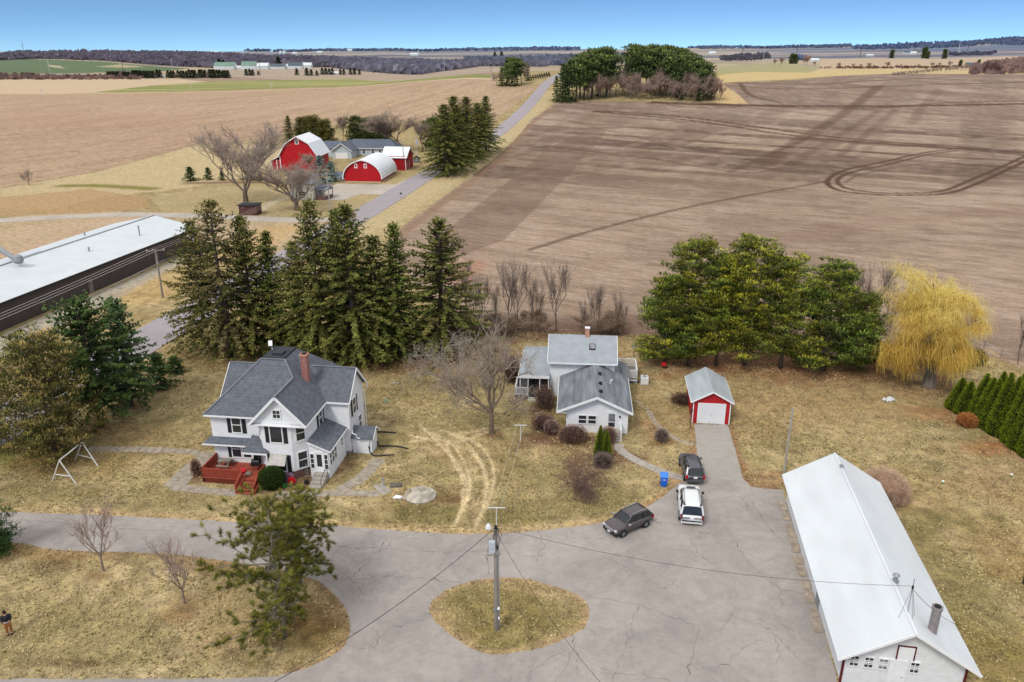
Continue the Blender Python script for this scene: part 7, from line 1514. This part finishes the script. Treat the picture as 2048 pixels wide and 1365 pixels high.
for u, v, lab in ((790, 768, 'ring of small pale rocks on the lawn right of the farmhouse'), (938, 805, 'pale rocks among the leaves at the foot of the large bare tree'), (1008, 813, 'flat pale stone on the grass left of the porch steps')):
    p = at(u, v, 0); t = thing('rock_pile', lab, 'rocks', p); g2 = random.Random(u)
    for k in range(5 if u < 1000 else 1): b = MB(); s__ = g2.uniform(.12, .22); b.lathe([(s__ * .7, 0), (s__, s__ * .4), (s__ * .6, s__ * .9), (0, s__)], M_STONE, c=(g2.uniform(-.5, .5), g2.uniform(-.2, .2), 0), n=6); b.build('rock', t)
p = at(773, 806, 0); t = thing('utility_pedestal', 'pair of pale green utility markers on the lawn right of the farmhouse', 'marker', p); mgc = mat('pale_green', C(150, 190, 170), .6)
for x in (-.12, .1): b = MB(); b.tube([(x, 0, 0), (x - .02, 0, .45)], .07, mgc, 8); b.build('stake', t)
for u, v, lab in ((1885, 968, 'small green and white pipe cap in the grass beyond the shed'), (2022, 954, 'small green pipe cap in the grass near the right edge')):
    t = thing('standpipe', lab, 'pipe cap', at(u, v, 0)); b = MB(); b.tube([(0, 0, 0), (0, 0, .22)], .09, mat('cap_green', C(120, 150, 90), .6), 8); b.build('pipe', t); b = MB(); b.lathe([(.12, .22), (.1, .3), (0, .32)], M_TRIM, n=8); b.build('cap', t)
def rag(u, v, sx, sy, lab, seed):
    g = np.random.default_rng(seed); p = at(u, v, 0); n = 14; V = []; F = []
    for i in range(n):
        for j in range(n): V.append(((i / (n - 1) - .5) * sx + g.normal(0, .05), (j / (n - 1) - .5) * sy + g.normal(0, .04), .05 + .16 * abs(g.normal(0, 1)) * (1 if 0 < i < n - 1 and 0 < j < n - 1 else 0)))
    for i in range(n - 1):
        for j in range(n - 1):
            e = ((i / n - .5) * 2) ** 2 + ((j / n - .5) * 2) ** 2
            if e < 1.0 + g.normal(0, .15): F.append((i * n + j, (i + 1) * n + j, (i + 1) * n + j + 1, i * n + j + 1))
    t = thing('plastic_sheet', lab, 'plastic sheet', p, .3); me = bpy.data.meshes.new('sheet'); me.from_pydata(V, [], F); me.materials.append(M_WHITEM); link('sheet', me, t)
rag(1776, 802, 1.5, .7, 'crumpled white plastic sheet lying on the lawn left of the willow trunk', 1); rag(1920, 842, .7, .35, 'small scrap of white sheet beside the orange brush heap', 2)
t = thing('broken_fence', 'fallen pale pole fence beyond the right hand lawn', 'fence', at(1990, 705)); o0 = at(1990, 705)
for a, c in (((1945, 692), (1968, 697)), ((1968, 697), (1998, 708)), ((2000, 717), (2022, 717))): b = MB(); b.tube([at(*a) - o0 + Vector((0, 0, .8)), at(*c) - o0 + Vector((0, 0, .5))], .05, mat('pale_pole', C(176, 170, 162), .8), 6); b.build('rail', t)
for a in ((1967, 698), (2001, 714), (1945, 694)): b = MB(); q_ = at(*a) - o0; b.tube([q_, q_ + Vector((.05, 0, 1.1))], .06, M_WOODG, 6); b.build('post', t)
t = thing('garden_flag', 'small white pennant flag standing behind the cottage deck', 'flag', at(1268, 715, 0)); b = MB(); b.tube([(0, 0, 0), (0, 0, 2.0)], .025, M_BLACKM, 6); b.build('pole', t); b = MB(); b.slab([(0, -.02, 1.95), (-.3, -.02, 1.3), (0, -.02, 1.25)], 0, M_TRIM, d=(0, .02, 0)); b.build('pennant', t)
# bin
t = thing('wheeled_bin', 'blue wheeled rubbish bin on the grass by the driveway', 'bin', at(1327, 972, 0), -.12); MBL = mat('blue_plastic', C(38, 112, 228), .45, .06, 4)
b = MB(); b.add([(-.24, -.3, .06), (.24, -.3, .06), (.24, .3, .06), (-.24, .3, .06), (-.3, -.38, 1.0), (.3, -.38, 1.0), (.3, .38, 1.0), (-.3, .38, 1.0)], [(3, 2, 1, 0), (0, 1, 5, 4), (1, 2, 6, 5), (2, 3, 7, 6), (3, 0, 4, 7), (4, 5, 6, 7)], MBL); b.build('body', t, bevel=.03)
b = MB(); b.slab([(-.34, -.42, 1.04), (.34, -.42, 1.04), (.34, .44, 1.12), (-.34, .44, 1.12)], .06, mat('blue_lid', C(70, 140, 236), .45, .06)); b.build('lid', t, bevel=.02)
b = MB(); b.bar((-.12, -.375, .78), (.12, -.375, .78), .02, .05, M_TRIM); b.build('sticker', t)
for x in (-.3, .3): b = MB(); b.tube([(x - .03, .28, .13), (x + .03, .28, .13)], .13, M_BLACKP, 12); b.build('wheel', t)
p = at(2047, 1168, 0); t = thing('wooden_post', 'dark wooden post cut by the right edge of the photo beyond the shed', 'post', p); b = MB(); b.tube([(0, 0, -.1), (0, 0, 1.3)], [.1, .09], mat('dark_wood', C(70, 60, 54), .9, .2), 8); b.build('post', t)
# ------------------------------------------------------------------ cars
def car(label, p, rz, L, W, H, paint, kind):
    t = thing('parked_car', label, 'car', p, rz)
    # x forward. side profile stations: (x, z_bottom, z_belt, half width)
    k = kind; hw = W / 2; bz = .30; belt = k['belt']; hood = k['hood']; r = k['wheel']
    xs = [-.5, -.485, -.44, -.3, -.05, .12, k['cowl'], .36, .45, .485, .5]; st = []
    for x in xs:
        if x <= k['cowl'] - .02: zt = belt
        else: f = (x - k['cowl']) / (.5 - k['cowl']); zt = belt - (belt - hood) * f ** 1.4 * 1.0 - .02
        if x >= .48: zt = hood - .12 if x < .5 else hood - .3
        if x <= -.485: zt = belt - .05 if x > -.5 else belt - .25
        wf = 1 - .16 * max(0, (abs(x) - .36) / .14) ** 2; zb = bz + (.12 if abs(x) > .47 else 0); st.append((x * L, zb, zt, hw * wf))
    V = []; F = []; prof = [(-1, .0), (-1.0, .35), (-.985, .72), (-.93, 1.0), (-.5, 1.035), (0, 1.05), (.5, 1.035), (.93, 1.0), (.985, .72), (1.0, .35), (1, 0), (.6, -.04), (-.6, -.04)]; n = len(prof)
    for x, zb, zt, w in st:
        for a, h in prof: V.append((x, a * w * (.96 if h <= 0 else 1), zb + (zt - zb) * h))
    for i in range(len(st) - 1):
        for j in range(n): F.append((i * n + j, (i + 1) * n + j, (i + 1) * n + (j + 1) % n, i * n + (j + 1) % n)[::-1])
    F.append(tuple(range(n))[::-1][::-1]); F.append(tuple(range((len(st) - 1) * n, len(st) * n))[::-1])
    b = MB(); b.add(V, F, paint); body = b.build('body', t, smooth=True); bv = body.modifiers.new('s', 'SUBSURF'); bv.levels = bv.render_levels = 1
    # glasshouse: dark glass with painted roof and pillars
    g0, g1, r0, r1 = k['g']; wr = hw * .74; wb = hw * .93; zr_ = H - .07
    G = [(g0 * L, wb * .94, belt - .03), (g1 * L, wb * .9, belt - .03), (r0 * L, wr * .96, zr_), (r1 * L, wr, zr_)]
    b = MB(); vs = [(g0 * L, -wb * .95, belt - .05), (g1 * L, -wb * .9, belt - .05), (g1 * L, wb * .9, belt - .05), (g0 * L, wb * .95, belt - .05), (r0 * L, -wr, zr_), (r1 * L, -wr * .95, zr_), (r1 * L, wr * .95, zr_), (r0 * L, wr, zr_)]
    b.add(vs, [(0, 1, 5, 4), (1, 2, 6, 5), (2, 3, 7, 6), (3, 0, 4, 7), (4, 5, 6, 7)], M_CARG); b.build('window_glass', t)
    b = MB(); q0, q1 = r0 * L - .08, r1 * L + .10; N = 6; Vr = []; Fr = []
    for i in range(N + 1):
        x = q0 + (q1 - q0) * i / N; cz = .07 * math.sin(math.pi * (i + .35) / (N + .7))
        for j in range(7): a = j / 3 - 1; Vr.append((x, a * wr * (1.02 - .03 * (i / N)), H - .07 + cz * 1.0 * (1 - .3 * a * a) - .05 * abs(a) ** 4))
    for i in range(N):
        for j in range(6): Fr.append((i * 7 + j, (i + 1) * 7 + j, (i + 1) * 7 + j + 1, i * 7 + j + 1))
    b.add(Vr, Fr, paint); rfo = b.build('roof', t, smooth=True); so = rfo.modifiers.new('s', 'SOLIDIFY'); so.thickness = .05
    for sg in (-1, 1):
        b = MB(); b.bar((g1 * L, sg * wb * .9, belt), (r1 * L, sg * wr * .97, zr_), .07, .06, paint); b.build('pillar', t); b = MB(); b.bar((g0 * L, sg * wb * .95, belt), (r0 * L, sg * wr, zr_), .12, .08, paint); b.build('pillar', t)
        for f in k['pil']: b = MB(); x0 = g0 * L + (g1 - g0) * L * f; b.bar((x0, sg * (wb * .93 + .01), belt - .02), (r0 * L + (r1 - r0) * L * f, sg * (wr + .01), zr_), .08, .04, M_BLACKM if f != k['pil'][0] else paint); b.build('pillar', t)
    for sg in (-1, 1):
        b = MB(); x0, x1 = r0 * L + .15, r1 * L - .1; b.bar((x0, sg * wr * .86, H + .03), (x1, sg * wr * .82, H + .03), .04, .03, k.get('rail', M_GALV)); b.build('roof_rail', t)
        b = MB(); b.box(g1 * L - .32, g1 * L - .12, sg * hw * .98 - (.0 if sg > 0 else .2), sg * hw * .98 + (.2 if sg > 0 else 0), belt - .02, belt + .14, k.get('mirror', paint)); b.build('mirror', t, bevel=.03)
        b = MB(); b.box(L * .455, L * .492, sg * hw * .72 - .14, sg * hw * .72 + .14, hood - .28, hood - .12, M_HEAD); b.build('headlight', t, bevel=.02)
        b = MB(); b.box(-L * .502, -L * .47, sg * hw * .86 - .09, sg * hw * .86 + .09, belt - k['tl'], belt - .02, k.get('tm', M_TAIL)); b.build('taillight', t, bevel=.02)
        for xx in (k['wb'][0] * L, k['wb'][1] * L):
            b = MB(); b.tube([(xx, sg * (hw - .22), r), (xx, sg * (hw - .0), r)], r * 1.13, M_BLACKP, 20); b.build('wheel_arch', t)
            b = MB(); b.tube([(xx, sg * (hw - .22), r), (xx, sg * (hw + .012), r)], r, M_TYRE, 20); w_ = b.build('wheel', t)
            b = MB(); y = sg * (hw + .016)
            for q_ in range(5): a = q_ * 1.2566; b.bar((xx, y, r), (xx + r * .62 * math.cos(a), y, r + r * .62 * math.sin(a)), .06, .02, M_GALV, up=(0, 1, 0))
            b.tube([(xx, y - sg * .01, r), (xx, y + sg * .004, r)], r * .2, M_GALV, 10); b.build('rim', w_)
    b = MB(); b.box(-L * .505, -L * .46, -hw * .86, hw * .86, .3, .52, k['bump']); b.box(L * .46, L * .503, -hw * .84, hw * .84, .28, .5, M_BLACKP); b.build('bumper', t, bevel=.03)
    b = MB(); b.box(L * .47, L * .506, -hw * .5, hw * .5, hood - .32, hood - .14, M_CHR); b.build('grille', t)
    b = MB(); b.box(-L * .506, -L * .49, -.16, .16, belt - k['tl'] * .9, belt - k['tl'] * .9 + .15, M_TRIM); b.build('licence_plate', t)
    b = MB(); b.box(L * .5, L * .508, -.15, .15, .36, .48, M_TRIM); b.build('front_plate', t)
    return t, dict(L=L, W=W, H=H, wr=wr)
def paint(name, c, met=.3):
    m, nt, b = nodes(name); b.inputs['Base Color'].default_value = (*c, 1); b.inputs['Roughness'].default_value = .35; b.inputs['Metallic'].default_value = met; b.inputs['Coat Weight'].default_value = .4; b.inputs['Coat Roughness'].default_value = .1
    n = nt.nodes.new('ShaderNodeTexNoise'); n.inputs['Scale'].default_value = 3; mr = nt.nodes.new('ShaderNodeMapRange'); mr.inputs['To Min'].default_value = .28; mr.inputs['To Max'].default_value = .5; nt.links.new(n.outputs['Fac'], mr.inputs['Value']); nt.links.new(mr.outputs[0], b.inputs['Roughness']); return m
M_CARG = mat('car_glass', (.016, .02, .024), .06, .2, spec=.6); M_TYRE = mat('tyre', (.016, .016, .017), .85, .2); M_HEAD = mat('headlamp', C(220, 225, 228), .15, .05); M_TAIL = mat('taillamp', C(190, 20, 30), .25, .1); M_CHR = mat('chrome', C(190, 192, 196), .2, .1, metal=.7)
P_W = paint('white_paint', (.66, .67, .68), 0); P_G = paint('dark_grey_paint', C(92, 92, 100)); P_B = paint('brown_grey_paint', C(90, 82, 84))
SUVL = dict(belt=1.08, hood=1.04, wheel=.37, cowl=.24, g=(-.485, .235, -.43, .10), pil=(.05, .32, .62), wb=(-.29, .31), tl=.42, bump=P_W, rail=M_GALV, mirror=M_BLACKM, tm=mat('smoked_taillamp', C(120, 60, 62), .3))
tw, dd = car('large white SUV with black rear window parked behind the grey one', (at(1374, 1052, 0) + at(1384, 991, 0)) / 2, R(90) - R(9), 4.95, 1.92, 1.8, P_W, SUVL)
b = MB(); b.box(.42, .7, -.36, .36, 1.8, 1.812, M_CARG); b.build('sunroof', tw); b = MB(); b.box(-2.53, -2.45, -.76, .76, .5, .58, M_BLACKM); b.build('bumper_strip', tw)
SUVM = dict(belt=1.0, hood=.92, wheel=.33, cowl=.24, g=(-.485, .24, -.4, .09), pil=(.06, .34, .62), wb=(-.28, .31), tl=.34, bump=P_G, rail=M_BLACKM)
tg, _ = car('dark grey SUV parked on the driveway below the red garage', (at(1379, 966, 0) + at(1384, 928, 0)) / 2, R(90) - R(3), 4.35, 1.72, 1.58, P_G, SUVM)
SUVS = dict(belt=.93, hood=.86, wheel=.32, cowl=.22, g=(-.48, .235, -.36, .06), pil=(.08, .36, .64), wb=(-.285, .31), tl=.3, bump=P_B, rail=M_CHR, mirror=M_CHR)
pa, pb = at(1243, 1073, 0), at(1300, 1053, 0); dv = (pa - pb).normalized(); nv = Vector((-dv.y, dv.x, 0)); nv = nv if nv.y > 0 else -nv
tb_, _ = car('brown grey compact SUV parked askew facing the lower left', (at(1240, 1075, 0) + at(1298, 1057, 0)) / 2 + nv * .85, math.atan2(dv.y, dv.x) + .08, 3.95, 1.70, 1.5, P_B, SUVS)
# ------------------------------------------------------------------ person with a controller
pp = at(20, 1268, 0)
per = thing('person', 'person in a black hooded jacket and tan trousers holding a small controller', 'person', pp, R(35))
MSK = mat('skin_tone', C(214, 170, 150), .6, .08); MJK = mat('black_jacket', (.018, .02, .026), .8, .3, 6); MTR = mat('tan_trousers', C(176, 112, 62), .85, .15, 6); MHR = mat('knit_cap', C(60, 34, 30), .9, .2)
# y- is forward
sk_p = [(0, 0, .95), (0, 0, 1.15), (0, 0, 1.38), (0, -.02, 1.5), (0, -.05, 1.62), (-.1, 0, .88), (-.11, -.03, .5), (-.11, 0, .1), (-.11, -.14, .04), (.1, 0, .88), (.11, -.03, .5), (.11, 0, .1), (.11, -.14, .04), (-.2, 0, 1.42), (-.25, -.06, 1.16), (-.12, -.3, 1.12), (.2, 0, 1.42), (.25, -.06, 1.16), (.12, -.3, 1.12), (-.07, -.36, 1.12), (.07, -.36, 1.12)]
sk_e = [(0, 1), (1, 2), (2, 3), (3, 4), (0, 5), (5, 6), (6, 7), (7, 8), (0, 9), (9, 10), (10, 11), (11, 12), (2, 13), (13, 14), (14, 15), (2, 16), (16, 17), (17, 18), (15, 19), (18, 20)]
sk_r = [.15, .14, .15, .06, .1, .09, .065, .045, .04, .09, .065, .045, .04, .07, .05, .035, .07, .05, .035, .035, .035]
def skinmesh(name, pts, edges, rad, m, parent, lv=1):
    me = bpy.data.meshes.new(name); me.from_pydata(pts, edges, []); me.materials.append(m); o = link(name, me, parent)
    o.modifiers.new('skin', 'SKIN').use_smooth_shade = True
    import bmesh
    bm = bmesh.new(); bm.from_mesh(me); ly = bm.verts.layers.skin.verify(); bm.verts.ensure_lookup_table()
    for i, v in enumerate(bm.verts): v[ly].radius = (rad[i], rad[i]); v[ly].use_root = (i == 0)
    bm.to_mesh(me); bm.free()
    s = o.modifiers.new('sub', 'SUBSURF'); s.levels = s.render_levels = lv; return o
skinmesh('body', sk_p, sk_e, sk_r, MSK, per)
skinmesh('jacket', [(0, 0, .86), (0, 0, 1.15), (0, 0, 1.4), (0, .03, 1.53), (-.21, 0, 1.41), (-.27, -.06, 1.15), (-.14, -.28, 1.13), (.21, 0, 1.41), (.27, -.06, 1.15), (.14, -.28, 1.13)], [(0, 1), (1, 2), (2, 3), (2, 4), (4, 5), (5, 6), (2, 7), (7, 8), (8, 9)], [.19, .19, .18, .1, .1, .085, .06, .1, .085, .06], MJK, per)
skinmesh('trousers', [(0, 0, .9), (-.1, 0, .82), (-.11, -.02, .5), (-.11, 0, .1), (.1, 0, .82), (.11, -.02, .5), (.11, 0, .1)], [(0, 1), (1, 2), (2, 3), (0, 4), (4, 5), (5, 6)], [.16, .11, .09, .075, .11, .09, .075], MTR, per)
b = MB(); b.lathe([(.11, 0), (.115, .08), (.09, .16), (0, .19)], MHR, c=(0, -.03, 1.64), n=12); b.build('cap', per, smooth=True)
for s__ in (-1, 1): b = MB(); b.box(s__ * .11 - .05, s__ * .11 + .05, -.2, .08, 0, .09, M_BLACKP); b.build('shoe', per, bevel=.02)
for s__ in (-1, 1):
    for k in range(4): b = MB(); x = s__ * (.075 + .0); b.tube([(x, -.36, 1.15 - k * .018), (x - s__ * .035, -.42, 1.15 - k * .018), (x - s__ * .055, -.4, 1.145 - k * .018)], [.009, .008, .007], MSK, 5); b.build('finger', per)
    b = MB(); b.tube([(s__ * .06, -.35, 1.17), (s__ * .03, -.39, 1.185)], [.01, .008], MSK, 5); b.build('thumb', per)
ct = MB().box(-.08, .08, -.05, .04, -.02, .02, mat('controller_grey', C(150, 152, 156), .5)).box(-.06, .06, .04, .05, .0, .09, M_BLACKM).build('remote_controller', bevel=.006); ct.location = pp + Vector((math.sin(R(35)) * .4, -math.cos(R(35)) * .4, 1.14)); ct.rotation_euler = (0, 0, R(35)); tag(ct, 'small grey remote controller held in both hands of the person', 'controller')
# ------------------------------------------------------------------ distant farms, masts, traffic
M_FW = mat('far_white', C(222, 228, 228), .7, .08, .05); M_FG = mat('far_green_roof', C(120, 150, 134), .7, .1, .05); M_FD = mat('far_grey_roof', C(84, 100, 112), .7, .1, .05); M_FS = mat('far_silver', C(196, 208, 214), .4, .1, .1)
def farbarn(lab, u, v, wpx, hpx_, wallm, roofm, group='buildings of the distant white farm', rot=0., deep=.6, roofpart=.5, arch=False):
    p = at(u, v); k = 1 / (FP / (p.y * CP + (CH - p.z) * SP)); w = wpx * k * 1.12; h = hpx_ * k * 1.35; t = thing('farm_building', lab, 'farm building', (p.x, p.y, p.z - 1), rot, group); b = MB(); D = w * deep; ze = h * (1 - roofpart) + 1; zp = h + 1
    gable_walls(b, -w / 2, w / 2, -D / 2, D / 2, ze, zp * .97, wallm, 'x', 0); b.build('wall', t); b = MB(); o = k * .4
    if arch:
        b = MB(); n = 8
        for i in range(n):
            a0, a1 = math.pi * i / n, math.pi * (i + 1) / n; b.slab([(-w / 2 - o, -D / 2 * math.cos(a0), 1 + h * math.sin(a0)), (w / 2 + o, -D / 2 * math.cos(a0), 1 + h * math.sin(a0)), (w / 2 + o, -D / 2 * math.cos(a1), 1 + h * math.sin(a1)), (-w / 2 - o, -D / 2 * math.cos(a1), 1 + h * math.sin(a1))], .3, roofm)
    else:
        b.slab([(-w / 2 - o, -D / 2 - o, ze), (w / 2 + o, -D / 2 - o, ze), (w / 2 + o, 0, zp), (-w / 2 - o, 0, zp)], .3, roofm); b.slab([(w / 2 + o, D / 2 + o, ze), (-w / 2 - o, D / 2 + o, ze), (-w / 2 - o, 0, zp), (w / 2 + o, 0, zp)], .3, roofm)
    b.build('roof', t); return t
for a in [('pale round fronted barn with dark roof at the left of the distant white farm', 452, 139, 36, 10, M_FW, M_FG), ('long pale annex right of the round fronted barn in the distance', 480, 139, 22, 5, M_FW, M_FW), ('green roofed barn in the middle of the distant white farm', 500, 139, 26, 11, M_FW, M_FG),
          ('long white barn right of the green roofed one in the distance', 524, 139, 26, 9, M_FW, M_FW), ('low white building with grey roof in the distant white farm', 556, 138, 30, 7, M_FW, M_FD), ('white shed with a long white roof at the back of the distant farm', 562, 134, 26, 5, M_FW, M_FW),
          ('dark roofed barn near the right of the distant white farm', 592, 138, 24, 9, M_FW, M_FD), ('white boxy barn at the right end of the distant white farm', 613, 137, 20, 8, M_FW, M_FW), ('small white building left of the dark roofed barn far away', 575, 138, 16, 7, M_FW, M_FW)]: farbarn(*a)
for a in [('white trailer like shed by the highway in the distance', 669, 149, 20, 4, M_FW, M_FW), ('white domed shed by the distant blue silos', 1629, 124, 14, 5, M_FW, M_FW), ('small white shed in the far right valley', 1739, 113, 12, 3, M_FW, M_FW), ('white farmhouse group among trees, far right', 1812, 108, 10, 4, M_FW, M_FD), ('second white barn among trees, far right', 1826, 109, 10, 4, M_FW, M_FW),
          ('brownish long roofed barn at the far right', 1838, 106, 20, 4, M_TAN, M_FD), ('white house under the pole far right horizon', 1424, 109, 12, 4, M_FW, M_FW), ('white farm on the centre horizon ridge', 829, 112, 14, 4, M_FW, M_FW), ('grey roofed house below the brown wood at the right edge', 1940, 134, 16, 6, M_TAN, M_FD), ('small white sheds on the horizon left of centre', 430, 107, 10, 3, M_FW, M_FW),
          ('low white house on the left centre horizon', 640, 107, 9, 3, M_FW, M_FW), ('white house beside the pair of silver silos on the horizon', 590, 109, 8, 3, M_FW, M_FW), ('tiny white farm on the horizon between silos and wood', 700, 103, 8, 3, M_FW, M_FW), ('tiny white building in the valley right of the grove', 847, 143, 8, 3, M_FW, M_FD)]: farbarn(*a, group=None)
def silo(lab, u, v, w, h, m, g):
    p = at(u, v); k = (p.y * CP + (CH - p.z) * SP) / FP; t = thing('silo', lab, 'silo', (p.x, p.y, p.z - 1), 0, g); b = MB(); r_ = w * k / 2; H_ = h * k; b.lathe([(r_, 0), (r_, H_ * .82)], m, n=14); b.build('wall', t, smooth=True); b = MB(); b.lathe([(r_ * 1.02, H_ * .82), (r_ * .7, H_ * .95), (.1, H_ + .5)], m, n=14); b.build('roof', t)
silo('left of a pair of silver silos on the horizon', 562, 112, 6, 10, M_FS, 'silver silos on the horizon'); silo('right of a pair of silver silos on the horizon', 569, 112, 7, 10, M_FS, 'silver silos on the horizon')
MBS = mat('blue_silo', C(70, 96, 130), .5, .1)
for k, lab in enumerate(('left dark blue silo in the far right valley', 'middle dark blue silo in the far right valley', 'right dark blue silo in the far right valley')): silo(lab, 1597 + k * 6, 121, 5, 13 - k, MBS, 'blue silos in the right valley')
M_MAST = mat('steel_mast', C(206, 204, 200), .6); M_MASTD = mat('dark_mast', C(82, 72, 72), .8)
ML = [(102, 158, 118, 1, 'left'), (347, 155, 117, 1, 'second'), (571, 158, 117, 1, 'third'), (889, 157, 109, 1, 'fourth'), (1169, 106, 97, 1, 'far centre'), (1524, 146, 92, 1, 'right of the hill wood'), (1917, 104, 86, 1, 'far right')]
for u, vb, vt, k, w_ in ML:
    p = at(u, vb); h = hpx(p, vt); r_ = .9 * p.y / 1500 * .5; t = thing('transmission_mast', 'tall pale steel transmission mast, %s along the line' % w_, 'power mast', p, 0, 'pale transmission masts'); b = MB(); b.tube([(0, 0, -1), (0, 0, h)], [r_, r_ * .55], M_MAST, 6); b.build('mast', t); b = MB()
    for q_, s_ in ((.97, 1), (.86, -1), (.75, 1)): b.bar((0, 0, h * q_), (s_ * h * .1, 0, h * q_ + h * .02), r_ * .6, r_ * .6, M_MAST); b.bar((0, 0, h * q_ - .5), (-s_ * h * .05, 0, h * q_ - .5), r_ * .5, r_ * .5, M_MAST)
    b.build('crossarms', t)
for u, vb, vt, w_ in [(247, 146, 121, 'dark wooden power pole with twin crossarm above the windbreak'), (521, 152, 120, 'dark wooden power pole in front of the distant white farm'), (747, 148, 120, 'dark wooden power pole right of the distant white farm'), (966, 134, 112, 'dark wooden power pole left of the small grove'), (1484, 120, 96, 'dark wooden power pole right of the hill wood'),
                      (1593, 116, 92, 'dark wooden power pole left of the blue silos'), (1720, 115, 90, 'dark wooden power pole in the middle of the right valley'), (1829, 103, 85, 'dark wooden power pole above the farm on the far right'), (1935, 104, 92, 'dark wooden power pole near the right horizon')]:
    p = at(u, vb); h = hpx(p, vt); r_ = .8 * p.y / 1500 * .6; t = thing('power_pole', w_, 'power pole', p, 0, 'dark power poles across the valley'); b = MB(); b.tube([(0, 0, -1), (0, 0, h)], [r_, r_ * .7], M_MASTD, 6); b.build('pole', t); b = MB(); b.bar((-h * .16, 0, h * .9), (h * .16, 0, h * .9), r_, r_, M_MASTD); b.build('crossarm', t)
for u, vb, vt in [(385, 182, 168), (544, 180, 166), (83, 186, 178), (985, 160, 152)]:
    p = at(u, vb); h = hpx(p, vt); t = thing('power_pole', 'thin pale pole on the lane between beige and stubble fields', 'power pole', p, 0, 'thin poles on the field lane'); b = MB(); b.tube([(0, 0, -1), (0, 0, h)], .3, M_MAST, 5); b.build('pole', t); b = MB(); b.bar((-1.4, 0, h * .93), (1.4, 0, h * .93), .3, .3, M_MAST); b.build('crossarm', t)
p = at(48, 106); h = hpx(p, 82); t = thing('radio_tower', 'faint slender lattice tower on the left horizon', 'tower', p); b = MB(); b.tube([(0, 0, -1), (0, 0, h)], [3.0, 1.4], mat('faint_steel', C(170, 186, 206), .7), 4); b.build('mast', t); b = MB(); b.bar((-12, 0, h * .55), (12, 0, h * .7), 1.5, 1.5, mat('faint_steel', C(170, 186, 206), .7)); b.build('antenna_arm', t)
def truck(lab, u, v, L, cabm=M_FW):
    p = at(u, v); t = thing('truck', lab, 'truck', p, .05); b = MB(); b.box(-L / 2, L / 2 - 3, -1.3, 1.3, 1, 4.2, M_FW); b.build('trailer', t); b = MB(); b.box(L / 2 - 2.7, L / 2, -1.2, 1.2, .6, 3.4, cabm); b.build('cab', t, bevel=.2)
    for x in (-L / 2 + 1.5, -L / 2 + 3, L / 2 - 4, L / 2 - 1): b = MB(); b.tube([(x, -1.3, .5), (x, 1.3, .5)], .55, M_TYRE, 10); b.build('wheel', t)
truck('white lorry driving along the distant highway by the windbreak', 315, 154.5, 24); truck('white lorry on the highway far left of the grove', 838, 144.5, 16)
# ------------------------------------------------------------------ sky, sun, camera
w = bpy.data.worlds.new('World'); scene.world = w; w.use_nodes = True; nt = w.node_tree; L = nt.links; bg = nt.nodes['Background']
tc = nt.nodes.new('ShaderNodeTexCoord'); sx = nt.nodes.new('ShaderNodeSeparateXYZ'); L.new(tc.outputs['Generated'], sx.inputs[0])
mz = nt.nodes.new('ShaderNodeMath'); mz.operation = 'MULTIPLY_ADD'; mz.inputs[1].default_value = SKYK; mz.inputs[2].default_value = SKYO; L.new(sx.outputs[2], mz.inputs[0])
cb_ = nt.nodes.new('ShaderNodeCombineXYZ'); L.new(sx.outputs[0], cb_.inputs[0]); L.new(sx.outputs[1], cb_.inputs[1]); L.new(mz.outputs[0], cb_.inputs[2])
nv_ = nt.nodes.new('ShaderNodeVectorMath'); nv_.operation = 'NORMALIZE'; L.new(cb_.outputs[0], nv_.inputs[0])
sky = nt.nodes.new('ShaderNodeTexSky'); sky.sky_type = 'NISHITA'; sky.sun_disc = False; sky.sun_elevation = R(44); sky.sun_rotation = R(215); sky.ozone_density = 2.0; sky.dust_density = .3; sky.air_density = 1.0
L.new(nv_.outputs[0], sky.inputs['Vector'])
mrs = nt.nodes.new('ShaderNodeMapRange'); mrs.interpolation_type = 'SMOOTHSTEP'; mrs.inputs['From Min'].default_value = .10; mrs.inputs['From Max'].default_value = .45; L.new(sx.outputs[2], mrs.inputs['Value'])
mxs = nt.nodes.new('ShaderNodeMix'); mxs.data_type = 'RGBA'; L.new(mrs.outputs[0], mxs.inputs[0])
tint = nt.nodes.new('ShaderNodeVectorMath'); tint.operation = 'MULTIPLY'; tint.inputs[1].default_value = SKYT; L.new(sky.outputs[0], tint.inputs[0])
L.new(tint.outputs[0], mxs.inputs[6]); mxs.inputs[7].default_value = (*FILL_SKY, 1)      # neutral overcast added above the view for soft light, clear band along the horizon
L.new(mxs.outputs[2], bg.inputs['Color']); bg.inputs['Strength'].default_value = .1
sl = bpy.data.lights.new('Sun', 'SUN'); sl.energy = SUNE; sl.angle = R(14); sl.color = (1.0, .955, .90); so = bpy.data.objects.new('Sun', sl); COL.objects.link(so)
el, az = R(50), R(215)   # azimuth measured like the sky's: the sun stands behind the camera's left shoulder
sd = Vector((math.sin(az) * math.cos(el), math.cos(az) * math.cos(el), math.sin(el))); so.rotation_euler = (-sd).to_track_quat('-Z', 'Y').to_euler()
cam = bpy.data.cameras.new('Camera'); cam.sensor_width = 36; cam.lens = 36 * FP / 2048; cam.clip_end = 30000; cam.clip_start = .5
co = bpy.data.objects.new('Camera', cam); COL.objects.link(co); co.location = (0, 0, CH); co.rotation_euler = (R(90) - PT, 0, 0); scene.camera = co
scene.render.resolution_x = 1024; scene.render.resolution_y = 682
scene.view_settings.view_transform = 'Standard'; scene.view_settings.look = 'None'; scene.view_settings.exposure = 0; scene.view_settings.gamma = 1
